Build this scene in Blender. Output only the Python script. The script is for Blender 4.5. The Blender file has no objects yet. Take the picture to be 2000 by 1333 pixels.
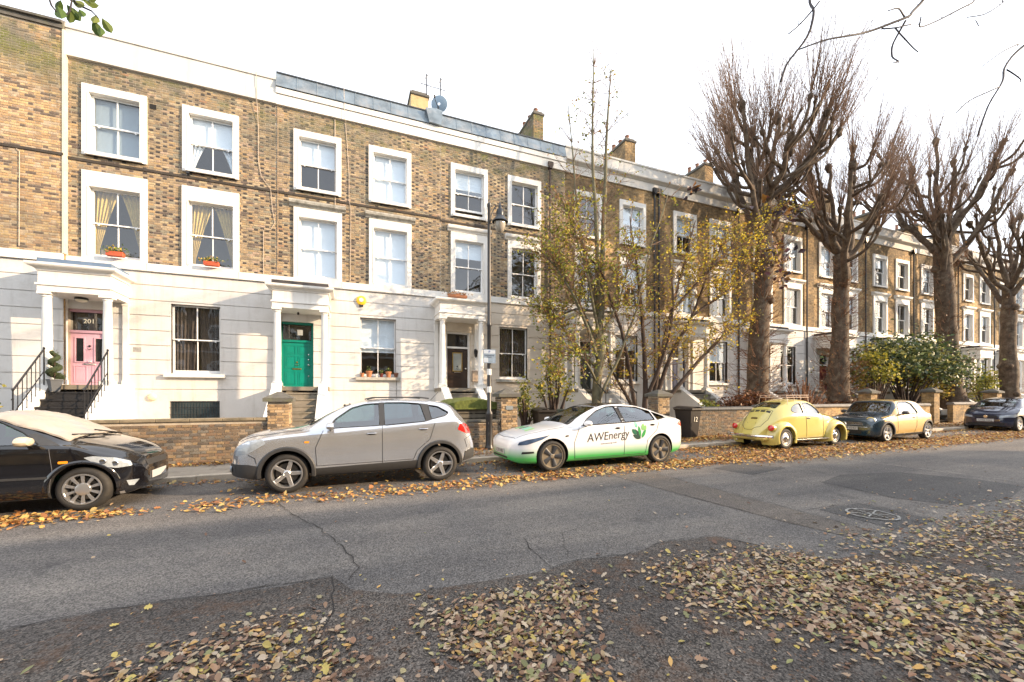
import bpy, bmesh, math, random
import numpy as np
from math import sin, cos, pi, radians, sqrt, atan2
from mathutils import Vector, Matrix
from mathutils.bvhtree import BVHTree

random.seed(7)
RNG = np.random.RandomState(11)
scene = bpy.context.scene
COL = scene.collection

# ------------------------------------------------------------------ camera, sky, sun, exposure
THETA = 21.77
cam_d = bpy.data.cameras.new('camera')
cam_d.sensor_width = 36.0
cam_d.lens = 14.4
cam_d.shift_y = 0.0548
cam_d.clip_start = 0.05
cam_d.clip_end = 4000
cam = bpy.data.objects.new('camera', cam_d)
cam.location = (0, 0, 1.62)
cam.rotation_euler = (radians(90), 0, radians(-THETA))
COL.objects.link(cam)
scene.camera = cam

SUN_AZ, SUN_EL = radians(29), radians(19)          # azimuth measured from the street direction, towards the camera's side
SUN_DIR = Vector((cos(SUN_EL) * cos(SUN_AZ), -cos(SUN_EL) * sin(SUN_AZ), sin(SUN_EL)))
world = bpy.data.worlds.new('World')
scene.world = world
world.use_nodes = True
wn, wl = world.node_tree.nodes, world.node_tree.links
wn.clear()
w_out = wn.new('ShaderNodeOutputWorld')
w_bg = wn.new('ShaderNodeBackground')
w_sky = wn.new('ShaderNodeTexSky')
w_sky.sky_type = 'NISHITA'
w_sky.sun_disc = False
w_sky.sun_elevation = SUN_EL
w_sky.sun_rotation = atan2(SUN_DIR.x, SUN_DIR.y)
w_sky.air_density = 1.0
w_sky.dust_density = 1.2
w_mix = wn.new('ShaderNodeMix')
w_mix.data_type = 'RGBA'
w_mix.inputs[0].default_value = 0.55
w_mix.inputs[7].default_value = (8.9, 8.9, 9.0, 1)     # thin high cloud over the whole sky
wl.new(w_sky.outputs[0], w_mix.inputs[6])
wl.new(w_mix.outputs[2], w_bg.inputs[0])
w_bg.inputs[1].default_value = 0.145
wl.new(w_bg.outputs[0], w_out.inputs[0])

sun_d = bpy.data.lights.new('sun', 'SUN')
sun_d.energy = 4.0
sun_d.color = (1.0, 0.74, 0.48)
sun_d.angle = radians(0.6)
sun = bpy.data.objects.new('sun', sun_d)
sun.rotation_euler = SUN_DIR.to_track_quat('Z', 'Y').to_euler()
sun.location = (30, -20, 30)
COL.objects.link(sun)
vs = scene.view_settings
vs.view_transform = 'Standard'
vs.look = 'None'
vs.gamma = 1.0
vs.use_curve_mapping = False
vs.exposure = 1.18
scene.cycles.max_bounces = 7
scene.cycles.transparent_max_bounces = 24
scene.cycles.use_denoising = True


def zg(x):
    """the street climbs gently to the right"""
    return 0.006 * max(-60.0, min(90.0, x))


# ------------------------------------------------------------------ geometry helper
class G:
    def __init__(s):
        s.v, s.f, s.c, s.m = [], [], [], []
        s.col, s.mi = (1, 1, 1), 0

    def face(s, idx):
        s.f.append(tuple(idx)); s.c.append(s.col); s.m.append(s.mi)

    def add(s, verts, faces):
        o = len(s.v)
        s.v.extend(tuple(p) for p in verts)
        for f in faces:
            s.face([o + i for i in f])

    def box(s, x0, y0, z0, x1, y1, z1):
        s.add([(x0, y0, z0), (x1, y0, z0), (x1, y1, z0), (x0, y1, z0), (x0, y0, z1), (x1, y0, z1), (x1, y1, z1), (x0, y1, z1)],
              [(0, 3, 2, 1), (4, 5, 6, 7), (0, 1, 5, 4), (1, 2, 6, 5), (2, 3, 7, 6), (3, 0, 4, 7)])
        return s

    def bbox(s, x0, y0, z0, x1, y1, z1, b):
        """box with chamfered vertical and top edges"""
        b = min(b, (x1 - x0) / 2.1, (y1 - y0) / 2.1, (z1 - z0) / 2.1)
        lv = []
        for z, i in ((z0, b), (z0 + b, 0), (z1 - b, 0), (z1, b)):
            a, c, d, e = x0 + i, x1 - i, y0 + i, y1 - i
            h = b * .6
            lv.append([(a + h, d, z), (c - h, d, z), (c, d + h, z), (c, e - h, z), (c - h, e, z), (a + h, e, z), (a, e - h, z), (a, d + h, z)])
        o = len(s.v)
        for r in lv: s.v.extend(r)
        for k in range(3):
            for i in range(8):
                j = (i + 1) % 8
                s.face((o + k * 8 + i, o + k * 8 + j, o + k * 8 + 8 + j, o + k * 8 + 8 + i))
        s.face([o + i for i in range(7, -1, -1)]); s.face([o + 24 + i for i in range(8)])
        return s

    def prism(s, poly, a0, a1, axis='y'):
        """poly: 2-D points; axis y -> (x,z); axis x -> (y,z); axis z -> (x,y)"""
        n = len(poly)
        mk = {'y': lambda p, a: (p[0], a, p[1]), 'x': lambda p, a: (a, p[0], p[1]), 'z': lambda p, a: (p[0], p[1], a)}[axis]
        area = sum(poly[i][0] * poly[(i + 1) % n][1] - poly[(i + 1) % n][0] * poly[i][1] for i in range(n))
        if (area < 0) != (axis == 'y') : pass
        vs_ = [mk(p, a0) for p in poly] + [mk(p, a1) for p in poly]
        fs = [tuple(range(n)), tuple(range(2 * n - 1, n - 1, -1))] + [(i + n, (i + 1) % n + n, (i + 1) % n, i) for i in range(n)]
        if (axis == 'y' and area < 0) or (axis != 'y' and area > 0):
            fs = [tuple(reversed(f)) for f in fs]
        s.add(vs_, fs)
        return s

    def tube(s, pts, rad, n=6, cap=True):
        pts = [Vector(p) for p in pts]
        if not hasattr(rad, '__len__'): rad = [rad] * len(pts)
        o = len(s.v); prev = None
        for i, p in enumerate(pts):
            d = (pts[min(i + 1, len(pts) - 1)] - pts[max(i - 1, 0)])
            if d.length < 1e-9: d = Vector((0, 0, 1))
            d.normalize()
            if prev is None:
                a = d.cross(Vector((0, 0, 1)))
                if a.length < 1e-3: a = d.cross(Vector((1, 0, 0)))
            else:
                a = prev - d * prev.dot(d)
                if a.length < 1e-4: a = d.orthogonal()
            a.normalize(); prev = a; b = d.cross(a)
            for k in range(n):
                t = 2 * pi * k / n
                s.v.append(tuple(p + (a * cos(t) + b * sin(t)) * rad[i]))
        for i in range(len(pts) - 1):
            for k in range(n):
                j = (k + 1) % n
                s.face((o + i * n + k, o + i * n + j, o + i * n + n + j, o + i * n + n + k))
        if cap:
            s.face([o + k for k in range(n - 1, -1, -1)])
            e = o + (len(pts) - 1) * n
            s.face([e + k for k in range(n)])
        return s

    def lathe(s, prof, c=(0, 0, 0), axis='z', n=16, cap=True):
        o = len(s.v)
        for r, h in prof:
            for k in range(n):
                t = 2 * pi * k / n
                if axis == 'z': p = (c[0] + r * cos(t), c[1] + r * sin(t), c[2] + h)
                elif axis == 'y': p = (c[0] + r * sin(t), c[1] + h, c[2] + r * cos(t))
                else: p = (c[0] + h, c[1] + r * cos(t), c[2] + r * sin(t))
                s.v.append(p)
        for i in range(len(prof) - 1):
            for k in range(n):
                j = (k + 1) % n
                s.face((o + i * n + k, o + i * n + j, o + i * n + n + j, o + i * n + n + k))
        if cap:
            s.face([o + k for k in range(n - 1, -1, -1)])
            e = o + (len(prof) - 1) * n
            s.face([e + k for k in range(n)])
        return s

    def grid(s, P, closed=False):
        """P[i][j] points"""
        o = len(s.v); m = len(P[0])
        for r in P: s.v.extend(tuple(p) for p in r)
        for i in range(len(P) - 1):
            for j in range(m if closed else m - 1):
                k = (j + 1) % m
                s.face((o + i * m + j, o + i * m + k, o + i * m + m + k, o + i * m + m + j))
        return s

    def mesh(s, name, mats, smooth=False, ang=35):
        me = bpy.data.meshes.new(name)
        me.from_pydata(s.v, [], s.f)
        if not isinstance(mats, (list, tuple)): mats = [mats]
        for m in mats: me.materials.append(m)
        if any(s.m): me.polygons.foreach_set('material_index', s.m)
        if any(c != (1, 1, 1) for c in s.c):
            at = me.attributes.new('col', 'FLOAT_COLOR', 'FACE')
            at.data.foreach_set('color', [x for c in s.c for x in (c[0], c[1], c[2], 1.0)])
        if smooth: smooth_mesh(me, ang)
        me.update()
        return me


def smooth_mesh(me, ang=35):
    me.polygons.foreach_set('use_smooth', [True] * len(me.polygons))
    if ang < 180:
        me.set_sharp_from_angle(angle=radians(ang))


def link(name, me, parent=None, loc=(0, 0, 0), rot=None, label=None):
    o = bpy.data.objects.new(name, me)
    o.location = loc
    if rot: o.rotation_euler = rot
    if parent is not None: o.parent = parent
    if label: o['label'] = label
    COL.objects.link(o)
    return o


def part(name, g, mats, parent, smooth=False, loc=(0, 0, 0), rot=None, label=None, ang=35, kind=None):
    o = link(name, g.mesh(name, mats, smooth, ang), parent, loc, rot, label)
    if kind: o['kind'] = kind
    return o


def thing(name, label, cat, loc=(0, 0, 0), rz=0, group=None):
    o = bpy.data.objects.new(name, None)
    o.empty_display_size = .2
    o.location = loc
    o.rotation_euler = (0, 0, rz)
    o['label'] = label; o['category'] = cat
    if group: o['group'] = group
    COL.objects.link(o)
    return o


def tag(o, label, cat, group=None):
    o['label'] = label; o['category'] = cat
    if group: o['group'] = group
    return o


def struct(name, g, mats, smooth=False, loc=(0, 0, 0)):
    o = part(name, g, mats, None, smooth, loc)
    o['kind'] = 'structure'
    return o


# ------------------------------------------------------------------ materials
MATS = {}


def mat(name, col=(.5, .5, .5), rough=.6, metal=0.0, var=.12, scale=4.0, dirt=None, dscale=1.2, damt=.5, bump=0.0, bscale=40.0, attr=False,
        spec=.5, coat=0.0, streak=None, fine=0.0, fscale=60, coords='Object', subs=0.0, moss=False):
    if name in MATS: return MATS[name]
    m = bpy.data.materials.new(name); m.use_nodes = True
    N, L = m.node_tree.nodes, m.node_tree.links
    b = N['Principled BSDF']
    b.inputs['Roughness'].default_value = rough
    b.inputs['Metallic'].default_value = metal
    b.inputs['Specular IOR Level'].default_value = spec
    if coat:
        b.inputs['Coat Weight'].default_value = coat
        b.inputs['Coat Roughness'].default_value = .04
    tc = N.new('ShaderNodeTexCoord')
    if coords == 'World':
        tc = N.new('ShaderNodeNewGeometry'); coords = 'Position'

    def noise(sc, det=4, rg=.6, vec=None):
        n = N.new('ShaderNodeTexNoise'); n.inputs['Scale'].default_value = sc
        n.inputs['Detail'].default_value = det; n.inputs['Roughness'].default_value = rg
        L.new(vec if vec else tc.outputs[coords], n.inputs['Vector'])
        return n.outputs['Fac']

    def mix(a, c, f, mode='MIX'):
        x = N.new('ShaderNodeMix'); x.data_type = 'RGBA'; x.blend_type = mode
        for i, s_ in ((6, a), (7, c)):
            if isinstance(s_, tuple): x.inputs[i].default_value = s_ + (1,) if len(s_) == 3 else s_
            else: L.new(s_, x.inputs[i])
        if isinstance(f, float): x.inputs[0].default_value = f
        else: L.new(f, x.inputs[0])
        return x.outputs[2]

    def ramp(f, p0, p1, c0=(0, 0, 0, 1), c1=(1, 1, 1, 1)):
        r = N.new('ShaderNodeValToRGB')
        r.color_ramp.elements[0].position = p0; r.color_ramp.elements[1].position = p1
        r.color_ramp.elements[0].color = c0; r.color_ramp.elements[1].color = c1
        L.new(f, r.inputs[0])
        return r.outputs[0]
    c = tuple(col)
    if attr:
        a = N.new('ShaderNodeAttribute'); a.attribute_name = 'col'
        c = a.outputs['Color'] if col is None or tuple(col) == (1, 1, 1) else mix(a.outputs['Color'], tuple(col), 1.0, 'MULTIPLY')
    if var:
        f = ramp(noise(scale), .3, .7, (1 - var, 1 - var, 1 - var, 1), (1 + var, 1 + var, 1 + var, 1))
        c = mix(c, f, 1.0, 'MULTIPLY')
    if fine:
        f = ramp(noise(fscale, 2, .8), .35, .65, (1 - fine, 1 - fine, 1 - fine, 1), (1 + fine, 1 + fine, 1 + fine, 1))
        c = mix(c, f, 1.0, 'MULTIPLY')
    if dirt:
        f = ramp(noise(dscale, 6, .7), .5, .72, (0, 0, 0, 1), (damt, damt, damt, 1))
        c = mix(c, tuple(dirt), f)
    if streak:
        mp = N.new('ShaderNodeMapping'); mp.inputs['Scale'].default_value = (5, 5, .35)
        L.new(tc.outputs[coords], mp.inputs['Vector'])
        f = ramp(noise(1.0, 5, .65, mp.outputs[0]), .52, .8, (0, 0, 0, 1), (streak[1], streak[1], streak[1], 1))
        c = mix(c, tuple(streak[0]), f)
    if moss:                                    # moss and soot gather under the parapet
        sz = N.new('ShaderNodeSeparateXYZ'); L.new(tc.outputs[coords], sz.inputs[0])
        mr = N.new('ShaderNodeMapRange'); mr.inputs['From Min'].default_value = 9.9; mr.inputs['From Max'].default_value = 11.0; L.new(sz.outputs[2], mr.inputs['Value'])
        mm = N.new('ShaderNodeMath'); mm.operation = 'MULTIPLY'; L.new(mr.outputs[0], mm.inputs[0]); L.new(ramp(noise(.9, 5, .7), .42, .6), mm.inputs[1])
        c = mix(c, mix((.13, .14, .035), (.16, .145, .11), ramp(noise(2.2), .4, .6)), mm.outputs[0])
    if isinstance(c, tuple): b.inputs['Base Color'].default_value = c + (1,)
    else: L.new(c, b.inputs['Base Color'])
    if bump:
        bp = N.new('ShaderNodeBump'); bp.inputs['Strength'].default_value = bump; bp.inputs['Distance'].default_value = .01
        L.new(noise(bscale, 4, .7), bp.inputs['Height'])
        L.new(bp.outputs[0], b.inputs['Normal'])
    if subs:
        b.inputs['Subsurface Weight'].default_value = 0
    m.diffuse_color = (c if isinstance(c, tuple) else tuple(col or (.5, .5, .5))) + (1,)
    MATS[name] = m
    return m


def leafmat(name, attr=True, trans=.35):
    if name in MATS: return MATS[name]
    m = bpy.data.materials.new(name); m.use_nodes = True
    N, L = m.node_tree.nodes, m.node_tree.links
    b = N['Principled BSDF']; b.inputs['Roughness'].default_value = .55
    a = N.new('ShaderNodeAttribute'); a.attribute_name = 'col'
    L.new(a.outputs['Color'], b.inputs['Base Color'])
    t = N.new('ShaderNodeBsdfTranslucent'); L.new(a.outputs['Color'], t.inputs['Color'])
    x = N.new('ShaderNodeMixShader'); x.inputs[0].default_value = trans
    L.new(b.outputs[0], x.inputs[1]); L.new(t.outputs[0], x.inputs[2])
    L.new(x.outputs[0], N['Material Output'].inputs['Surface'])
    MATS[name] = m
    return m


def glassmat(name, tint=(.9, .93, .95), refl=.12, rough=.01):
    if name in MATS: return MATS[name]
    m = bpy.data.materials.new(name); m.use_nodes = True
    N, L = m.node_tree.nodes, m.node_tree.links
    N.remove(N['Principled BSDF'])
    g = N.new('ShaderNodeBsdfGlossy'); g.inputs['Roughness'].default_value = rough
    g.inputs['Color'].default_value = (.95, .97, 1, 1)
    t = N.new('ShaderNodeBsdfTransparent'); t.inputs['Color'].default_value = tint + (1,)
    fr = N.new('ShaderNodeFresnel'); fr.inputs['IOR'].default_value = 1.5
    # old float glass is never quite flat
    tc = N.new('ShaderNodeTexCoord')
    nz = N.new('ShaderNodeTexNoise'); nz.inputs['Scale'].default_value = 1.6
    L.new(tc.outputs['Object'], nz.inputs['Vector'])
    bp = N.new('ShaderNodeBump'); bp.inputs['Strength'].default_value = .06; bp.inputs['Distance'].default_value = .05
    L.new(nz.outputs['Fac'], bp.inputs['Height']); L.new(bp.outputs[0], g.inputs['Normal'])
    ad = N.new('ShaderNodeMath'); ad.operation = 'ADD'; ad.use_clamp = True; ad.inputs[1].default_value = refl
    L.new(fr.outputs[0], ad.inputs[0])
    # only the outer face of a thin pane mirrors
    ge = N.new('ShaderNodeNewGeometry'); sb = N.new('ShaderNodeMath'); sb.operation = 'SUBTRACT'; sb.inputs[0].default_value = 1
    L.new(ge.outputs['Backfacing'], sb.inputs[1])
    mu = N.new('ShaderNodeMath'); mu.operation = 'MULTIPLY'; L.new(ad.outputs[0], mu.inputs[0]); L.new(sb.outputs[0], mu.inputs[1])
    x = N.new('ShaderNodeMixShader')
    L.new(mu.outputs[0], x.inputs[0]); L.new(t.outputs[0], x.inputs[1]); L.new(g.outputs[0], x.inputs[2])
    L.new(x.outputs[0], N['Material Output'].inputs['Surface'])
    MATS[name] = m
    return m


M_mortar = mat('mortar', (.45, .39, .31), .9, coords='World', var=.2, scale=3, dirt=(.10, .095, .08), dscale=.7, damt=.7, bump=.3)
M_brick = mat('london_stock_brick', (1.0, 1.02, 1.08), .85, attr=True, moss=True, coords='World', var=.18, scale=9, dirt=(.10, .095, .07), dscale=.45, damt=.85, bump=.5, bscale=60,
              streak=((.07, .07, .055), .65), fine=.2)
M_stucco = mat('white_stucco', (.64, .63, .61), .75, var=.04, scale=.8, streak=((.30, .28, .24), .55), bump=.2, bscale=25, dirt=(.42, .40, .36), dscale=1.6, damt=.45)
M_stucco2 = mat('cream_stucco', (.64, .62, .59), .75, var=.05, scale=.8, streak=((.30, .27, .22), .5), bump=.2, bscale=25, dirt=(.44, .40, .34), dscale=1.6, damt=.45)
M_trim = mat('white_masonry_paint', (.72, .71, .68), .6, var=.04, scale=2, streak=((.40, .37, .30), .38), bump=.1, bscale=30)
M_hood = mat('weathered_stone', (.40, .39, .35), .85, var=.25, scale=8, dirt=(.10, .10, .08), damt=.8, dscale=5, bump=.4)
M_sash = mat('sash_gloss_paint', (.80, .80, .79), .35, var=.02)
M_coping = mat('parapet_render', (.60, .59, .56), .8, var=.06, scale=1.5, streak=((.36, .34, .3), .45), bump=.2, bscale=20)
M_lead = mat('lead_sheet', (.20, .245, .28), .42, metal=.55, var=.35, scale=2.2, dirt=(.42, .40, .38), dscale=1.4, damt=.7)
M_dark = mat('black_void', (.012, .012, .012), .9, var=0)
M_room = mat('room_wall', (.30, .26, .21), .9, var=.05)
M_glass = glassmat('window_glass', (.93, .96, .98), .06)
M_iron = mat('black_iron', (.015, .015, .017), .4, var=.1, spec=.6)
M_blind = mat('white_blind', (.82, .86, .9), .8, var=.03)
M_curt = mat('ochre_curtain', (.56, .40, .12), .9, var=.12, scale=6)
M_curtb = mat('taupe_curtain', (.085, .062, .05), .9, var=.2, scale=8)
M_stone = mat('step_stone', (.23, .20, .155), .85, var=.2, scale=5, dirt=(.07, .08, .045), damt=.6, dscale=3, bump=.4)
M_blkstep = mat('black_step_paint', (.02, .019, .02), .5, var=.3, scale=4)
M_cap = mat('dark_coping_stone', (.105, .10, .09), .85, var=.25, scale=6, dirt=(.14, .15, .07), damt=.6, dscale=4, bump=.5, bscale=30)
M_green = mat('teal_door_paint', (.0, .23, .17), .3, var=.04, coat=.3)
M_pink = mat('pink_door_paint', (.60, .36, .45), .35, var=.03, coat=.2)
M_blackdoor = mat('dark_door_paint', (.035, .022, .017), .25, var=.1, coat=.4)
M_navy = mat('navy_door_paint', (.02, .03, .08), .3, var=.05, coat=.4)
M_red = mat('dark_red_door_paint', (.13, .012, .012), .3, var=.05, coat=.4)
M_brass = mat('brass', (.55, .38, .12), .3, metal=1, var=.05)
M_chrome = mat('chrome', (.75, .75, .76), .12, metal=1, var=0)
M_terra = mat('terracotta', (.42, .17, .08), .85, var=.15, scale=10)
M_pot = mat('chimney_pot_clay', (.26, .13, .08), .85, var=.2, scale=6)
M_blue_lead = mat('blue_grey_roof_paint', (.11, .165, .25), .6, var=.1)
M_slate = mat('dark_roofing_felt', (.05, .045, .045), .8, var=.2)
M_render_y = mat('ochre_render', (.50, .38, .20), .85, var=.15, scale=2, dirt=(.09, .07, .03), damt=.7, dscale=2.5, bump=.3)


def brick_far():
    """brickwork too far away to tell the bricks apart"""
    m = bpy.data.materials.new('distant_brickwork'); m.use_nodes = True
    N, L = m.node_tree.nodes, m.node_tree.links
    b = N['Principled BSDF']; b.inputs['Roughness'].default_value = .85
    tc = N.new('ShaderNodeTexCoord')
    sx = N.new('ShaderNodeSeparateXYZ'); L.new(tc.outputs['Object'], sx.inputs[0])
    ad = N.new('ShaderNodeMath'); ad.operation = 'ADD'; L.new(sx.outputs[0], ad.inputs[0]); L.new(sx.outputs[1], ad.inputs[1])
    cb = N.new('ShaderNodeCombineXYZ'); L.new(ad.outputs[0], cb.inputs[0]); L.new(sx.outputs[2], cb.inputs[1])
    br = N.new('ShaderNodeTexBrick'); L.new(cb.outputs[0], br.inputs['Vector'])
    br.inputs['Scale'].default_value = 1
    br.inputs['Brick Width'].default_value = .225; br.inputs['Row Height'].default_value = .075
    br.inputs['Mortar Size'].default_value = .006
    br.inputs['Color1'].default_value = (.42, .28, .13, 1); br.inputs['Color2'].default_value = (.20, .14, .075, 1)
    br.inputs['Mortar'].default_value = (.36, .30, .22, 1)
    br.inputs['Bias'].default_value = -.1
    n1 = N.new('ShaderNodeTexNoise'); n1.inputs['Scale'].default_value = .7; n1.inputs['Detail'].default_value = 6
    L.new(tc.outputs['Object'], n1.inputs['Vector'])
    r1 = N.new('ShaderNodeValToRGB'); r1.color_ramp.elements[0].position = .42; r1.color_ramp.elements[1].position = .62
    r1.color_ramp.elements[0].color = (.5, .5, .5, 1); r1.color_ramp.elements[1].color = (1.25, 1.2, 1.1, 1)
    L.new(n1.outputs['Fac'], r1.inputs[0])
    x = N.new('ShaderNodeMix'); x.data_type = 'RGBA'; x.blend_type = 'MULTIPLY'; x.inputs[0].default_value = 1
    L.new(br.outputs['Color'], x.inputs[6]); L.new(r1.outputs[0], x.inputs[7])
    n2 = N.new('ShaderNodeTexNoise'); n2.inputs['Scale'].default_value = 8; n2.inputs['Detail'].default_value = 3
    L.new(cb.outputs[0], n2.inputs['Vector'])
    r2 = N.new('ShaderNodeValToRGB'); r2.color_ramp.elements[0].position = .35; r2.color_ramp.elements[1].position = .65
    r2.color_ramp.elements[0].color = (.7, .68, .66, 1); r2.color_ramp.elements[1].color = (1.25, 1.25, 1.2, 1)
    L.new(n2.outputs['Fac'], r2.inputs[0])
    y = N.new('ShaderNodeMix'); y.data_type = 'RGBA'; y.blend_type = 'MULTIPLY'; y.inputs[0].default_value = 1
    L.new(x.outputs[2], y.inputs[6]); L.new(r2.outputs[0], y.inputs[7])
    L.new(y.outputs[2], b.inputs['Base Color'])
    bp = N.new('ShaderNodeBump'); bp.inputs['Strength'].default_value = .6; bp.inputs['Distance'].default_value = .01; bp.invert = True
    L.new(br.outputs['Fac'], bp.inputs['Height']); L.new(bp.outputs[0], b.inputs['Normal'])
    return m


M_brickfar = brick_far()
# ------------------------------------------------------------------ walls with openings
def cells(x0, x1, z0, z1, holes):
    hs = [h for h in holes if h[0] < x1 and h[1] > x0 and h[2] < z1 and h[3] > z0]
    xs = sorted({x0, x1} | {min(max(v, x0), x1) for h in hs for v in h[:2]})
    zs = sorted({z0, z1} | {min(max(v, z0), z1) for h in hs for v in h[2:4]})
    for a, b in zip(xs, xs[1:]):
        run = None
        for c, d in zip(zs, zs[1:]):
            mx, mz = (a + b) / 2, (c + d) / 2
            if any(h[0] < mx < h[1] and h[2] < mz < h[3] for h in hs):
                if run: yield (a, b, run[0], run[1])
                run = None
            else: run = (run[0], d) if run else (c, d)
        if run: yield (a, b, run[0], run[1])


def wallsheet(g, x0, x1, z0, z1, holes, y=0.0, t=.1):
    for a, b, c, d in cells(x0, x1, z0, z1, holes): g.box(a, y, c, b, y + t, d)


PAL = [((.36, .26, .145), 6), ((.33, .235, .13), 6), ((.40, .30, .18), 5), ((.28, .205, .12), 6), ((.37, .25, .12), 4), ((.22, .165, .105), 5),
       ((.38, .27, .18), 3), ((.42, .33, .19), 3), ((.12, .09, .07), 3), ((.31, .18, .10), 1), ((.24, .21, .145), 5)]
PCOL = [c for c, w in PAL for _ in range(w)]
HCOL = PCOL + [(.055, .045, .038)] * 34 + [(.11, .08, .06)] * 16
OCOL = [(.46, .31, .15), (.42, .27, .13), (.50, .36, .19), (.38, .24, .12), (.48, .34, .16), (.34, .235, .14), (.13, .095, .07), (.44, .34, .22), (.30, .20, .12)]
WCOL = [(.17, .12, .075), (.21, .14, .08), (.14, .10, .065), (.25, .17, .09), (.10, .08, .06), (.19, .12, .07), (.16, .14, .11), (.27, .20, .13), (.12, .10, .08)]
BR_H, BR_L, BR_W = .068, .206, .103
_bm = {}


def brick_mesh(L, col, depth=.010, h=.058):
    k = (round(L, 3), col, depth, h)
    if k not in _bm:
        g = G(); g.col = col
        e = .003
        vs_ = [(0, 0, 0), (L, 0, 0), (L, 0, h), (0, 0, h), (e, -depth, e), (L - e, -depth, e), (L - e, -depth, h - e), (e, -depth, h - e)]
        g.add(vs_, [(4, 5, 6, 7), (0, 1, 5, 4), (1, 2, 6, 5), (2, 3, 7, 6), (3, 0, 4, 7)])
        _bm[k] = g.mesh('brick', M_brick)
    return _bm[k]


def lay_bricks(parent, x0, x1, z0, z1, holes, y=0.0, nsingle=300, near=(0, 0), pal=None, hpal=None, seed=1, depth=.008, xoff=0.0, axis=None, wx=0.0):
    """every brick is geometry; the nsingle nearest the camera are parts of their own, the rest one part"""
    rnd = random.Random(seed)
    pal = pal or PCOL; hpal = hpal or HCOL
    full, rest = [], G()
    r = 0; z = z0
    while z + .055 <= z1:
        hs = [h for h in holes if h[2] < z + .058 and h[3] > z]
        iv = [(x0, x1)]
        for h in hs:
            n = []
            for a, b in iv:
                if h[1] <= a or h[0] >= b: n.append((a, b)); continue
                if h[0] > a: n.append((a, h[0]))
                if h[1] < b: n.append((h[1], b))
            iv = n
        x = x0 - (.155 if r % 2 else .0) + rnd.uniform(-.012, .012); st = 0
        while x < x1:
            Lb = .196 if st == 0 else .094
            c = rnd.choice(pal if st == 0 else hpal)
            for a, b in iv:
                u, v = max(a, x), min(b, x + Lb)
                if v - u > .03:
                    if v - u > Lb - .001: full.append((u, z, Lb, c))
                    else:
                        full.append((u, z, v - u, c))
            x += Lb + .010; st = 1 - st
        z += BR_H; r += 1
    cx, cz = near
    full.sort(key=lambda q: (q[2] < .15, (q[0] - cx) ** 2 + (q[1] - cz) ** 2))
    for i, (u, zz, Lb, c) in enumerate(full):
        std = abs(Lb - .196) < .001 or abs(Lb - .094) < .001
        dd = depth + rnd.uniform(-.003, .004)
        if i < nsingle and std:
            m = brick_mesh(Lb, c, depth if i % 3 else depth + .003)
            if axis is None: o = link('brick', m, parent, (u, y, zz))
            else: o = link('brick', m, parent, (wx, u, zz), (0, 0, axis))
        else:
            rest.col = c
            e = .003; h = .058
            q = [(u, 0, zz), (u + Lb, 0, zz), (u + Lb, 0, zz + h), (u, 0, zz + h), (u + e, -dd, zz + e), (u + Lb - e, -dd, zz + e), (u + Lb - e, -dd, zz + h - e), (u + e, -dd, zz + h - e)]
            if axis is None: q = [(a, y + b, c_) for a, b, c_ in q]
            elif axis > 0: q = [(wx - b, a, c_) for a, b, c_ in q]
            else: q = [(wx + b, a, c_) for a, b, c_ in q]
            rest.add(q, [(4, 5, 6, 7), (0, 1, 5, 4), (1, 2, 6, 5), (2, 3, 7, 6), (3, 0, 4, 7)])
    if rest.f:
        part('brickwork', rest, M_brick, parent, kind='stuff')


# ------------------------------------------------------------------ sash window
def drape(g, xa, xb, za, zb, y, wtop, wbot, side, folds=5, amp=.035):
    P = []
    n = 14
    for i in range(n + 1):
        t = i / n; z = zb + (za - zb) * t          # from the top down
        w = wtop + (wbot - wtop) * min(1, t * 1.15) ** .8
        row = []
        for j in range(folds * 4 + 1):
            u = j / (folds * 4)
            x = xa + w * u if side < 0 else xb - w * u
            row.append((x, y + amp * sin(u * folds * 2 * pi) * (1 - .5 * t), z))
        P.append(row)
    g.grid(P)


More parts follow.
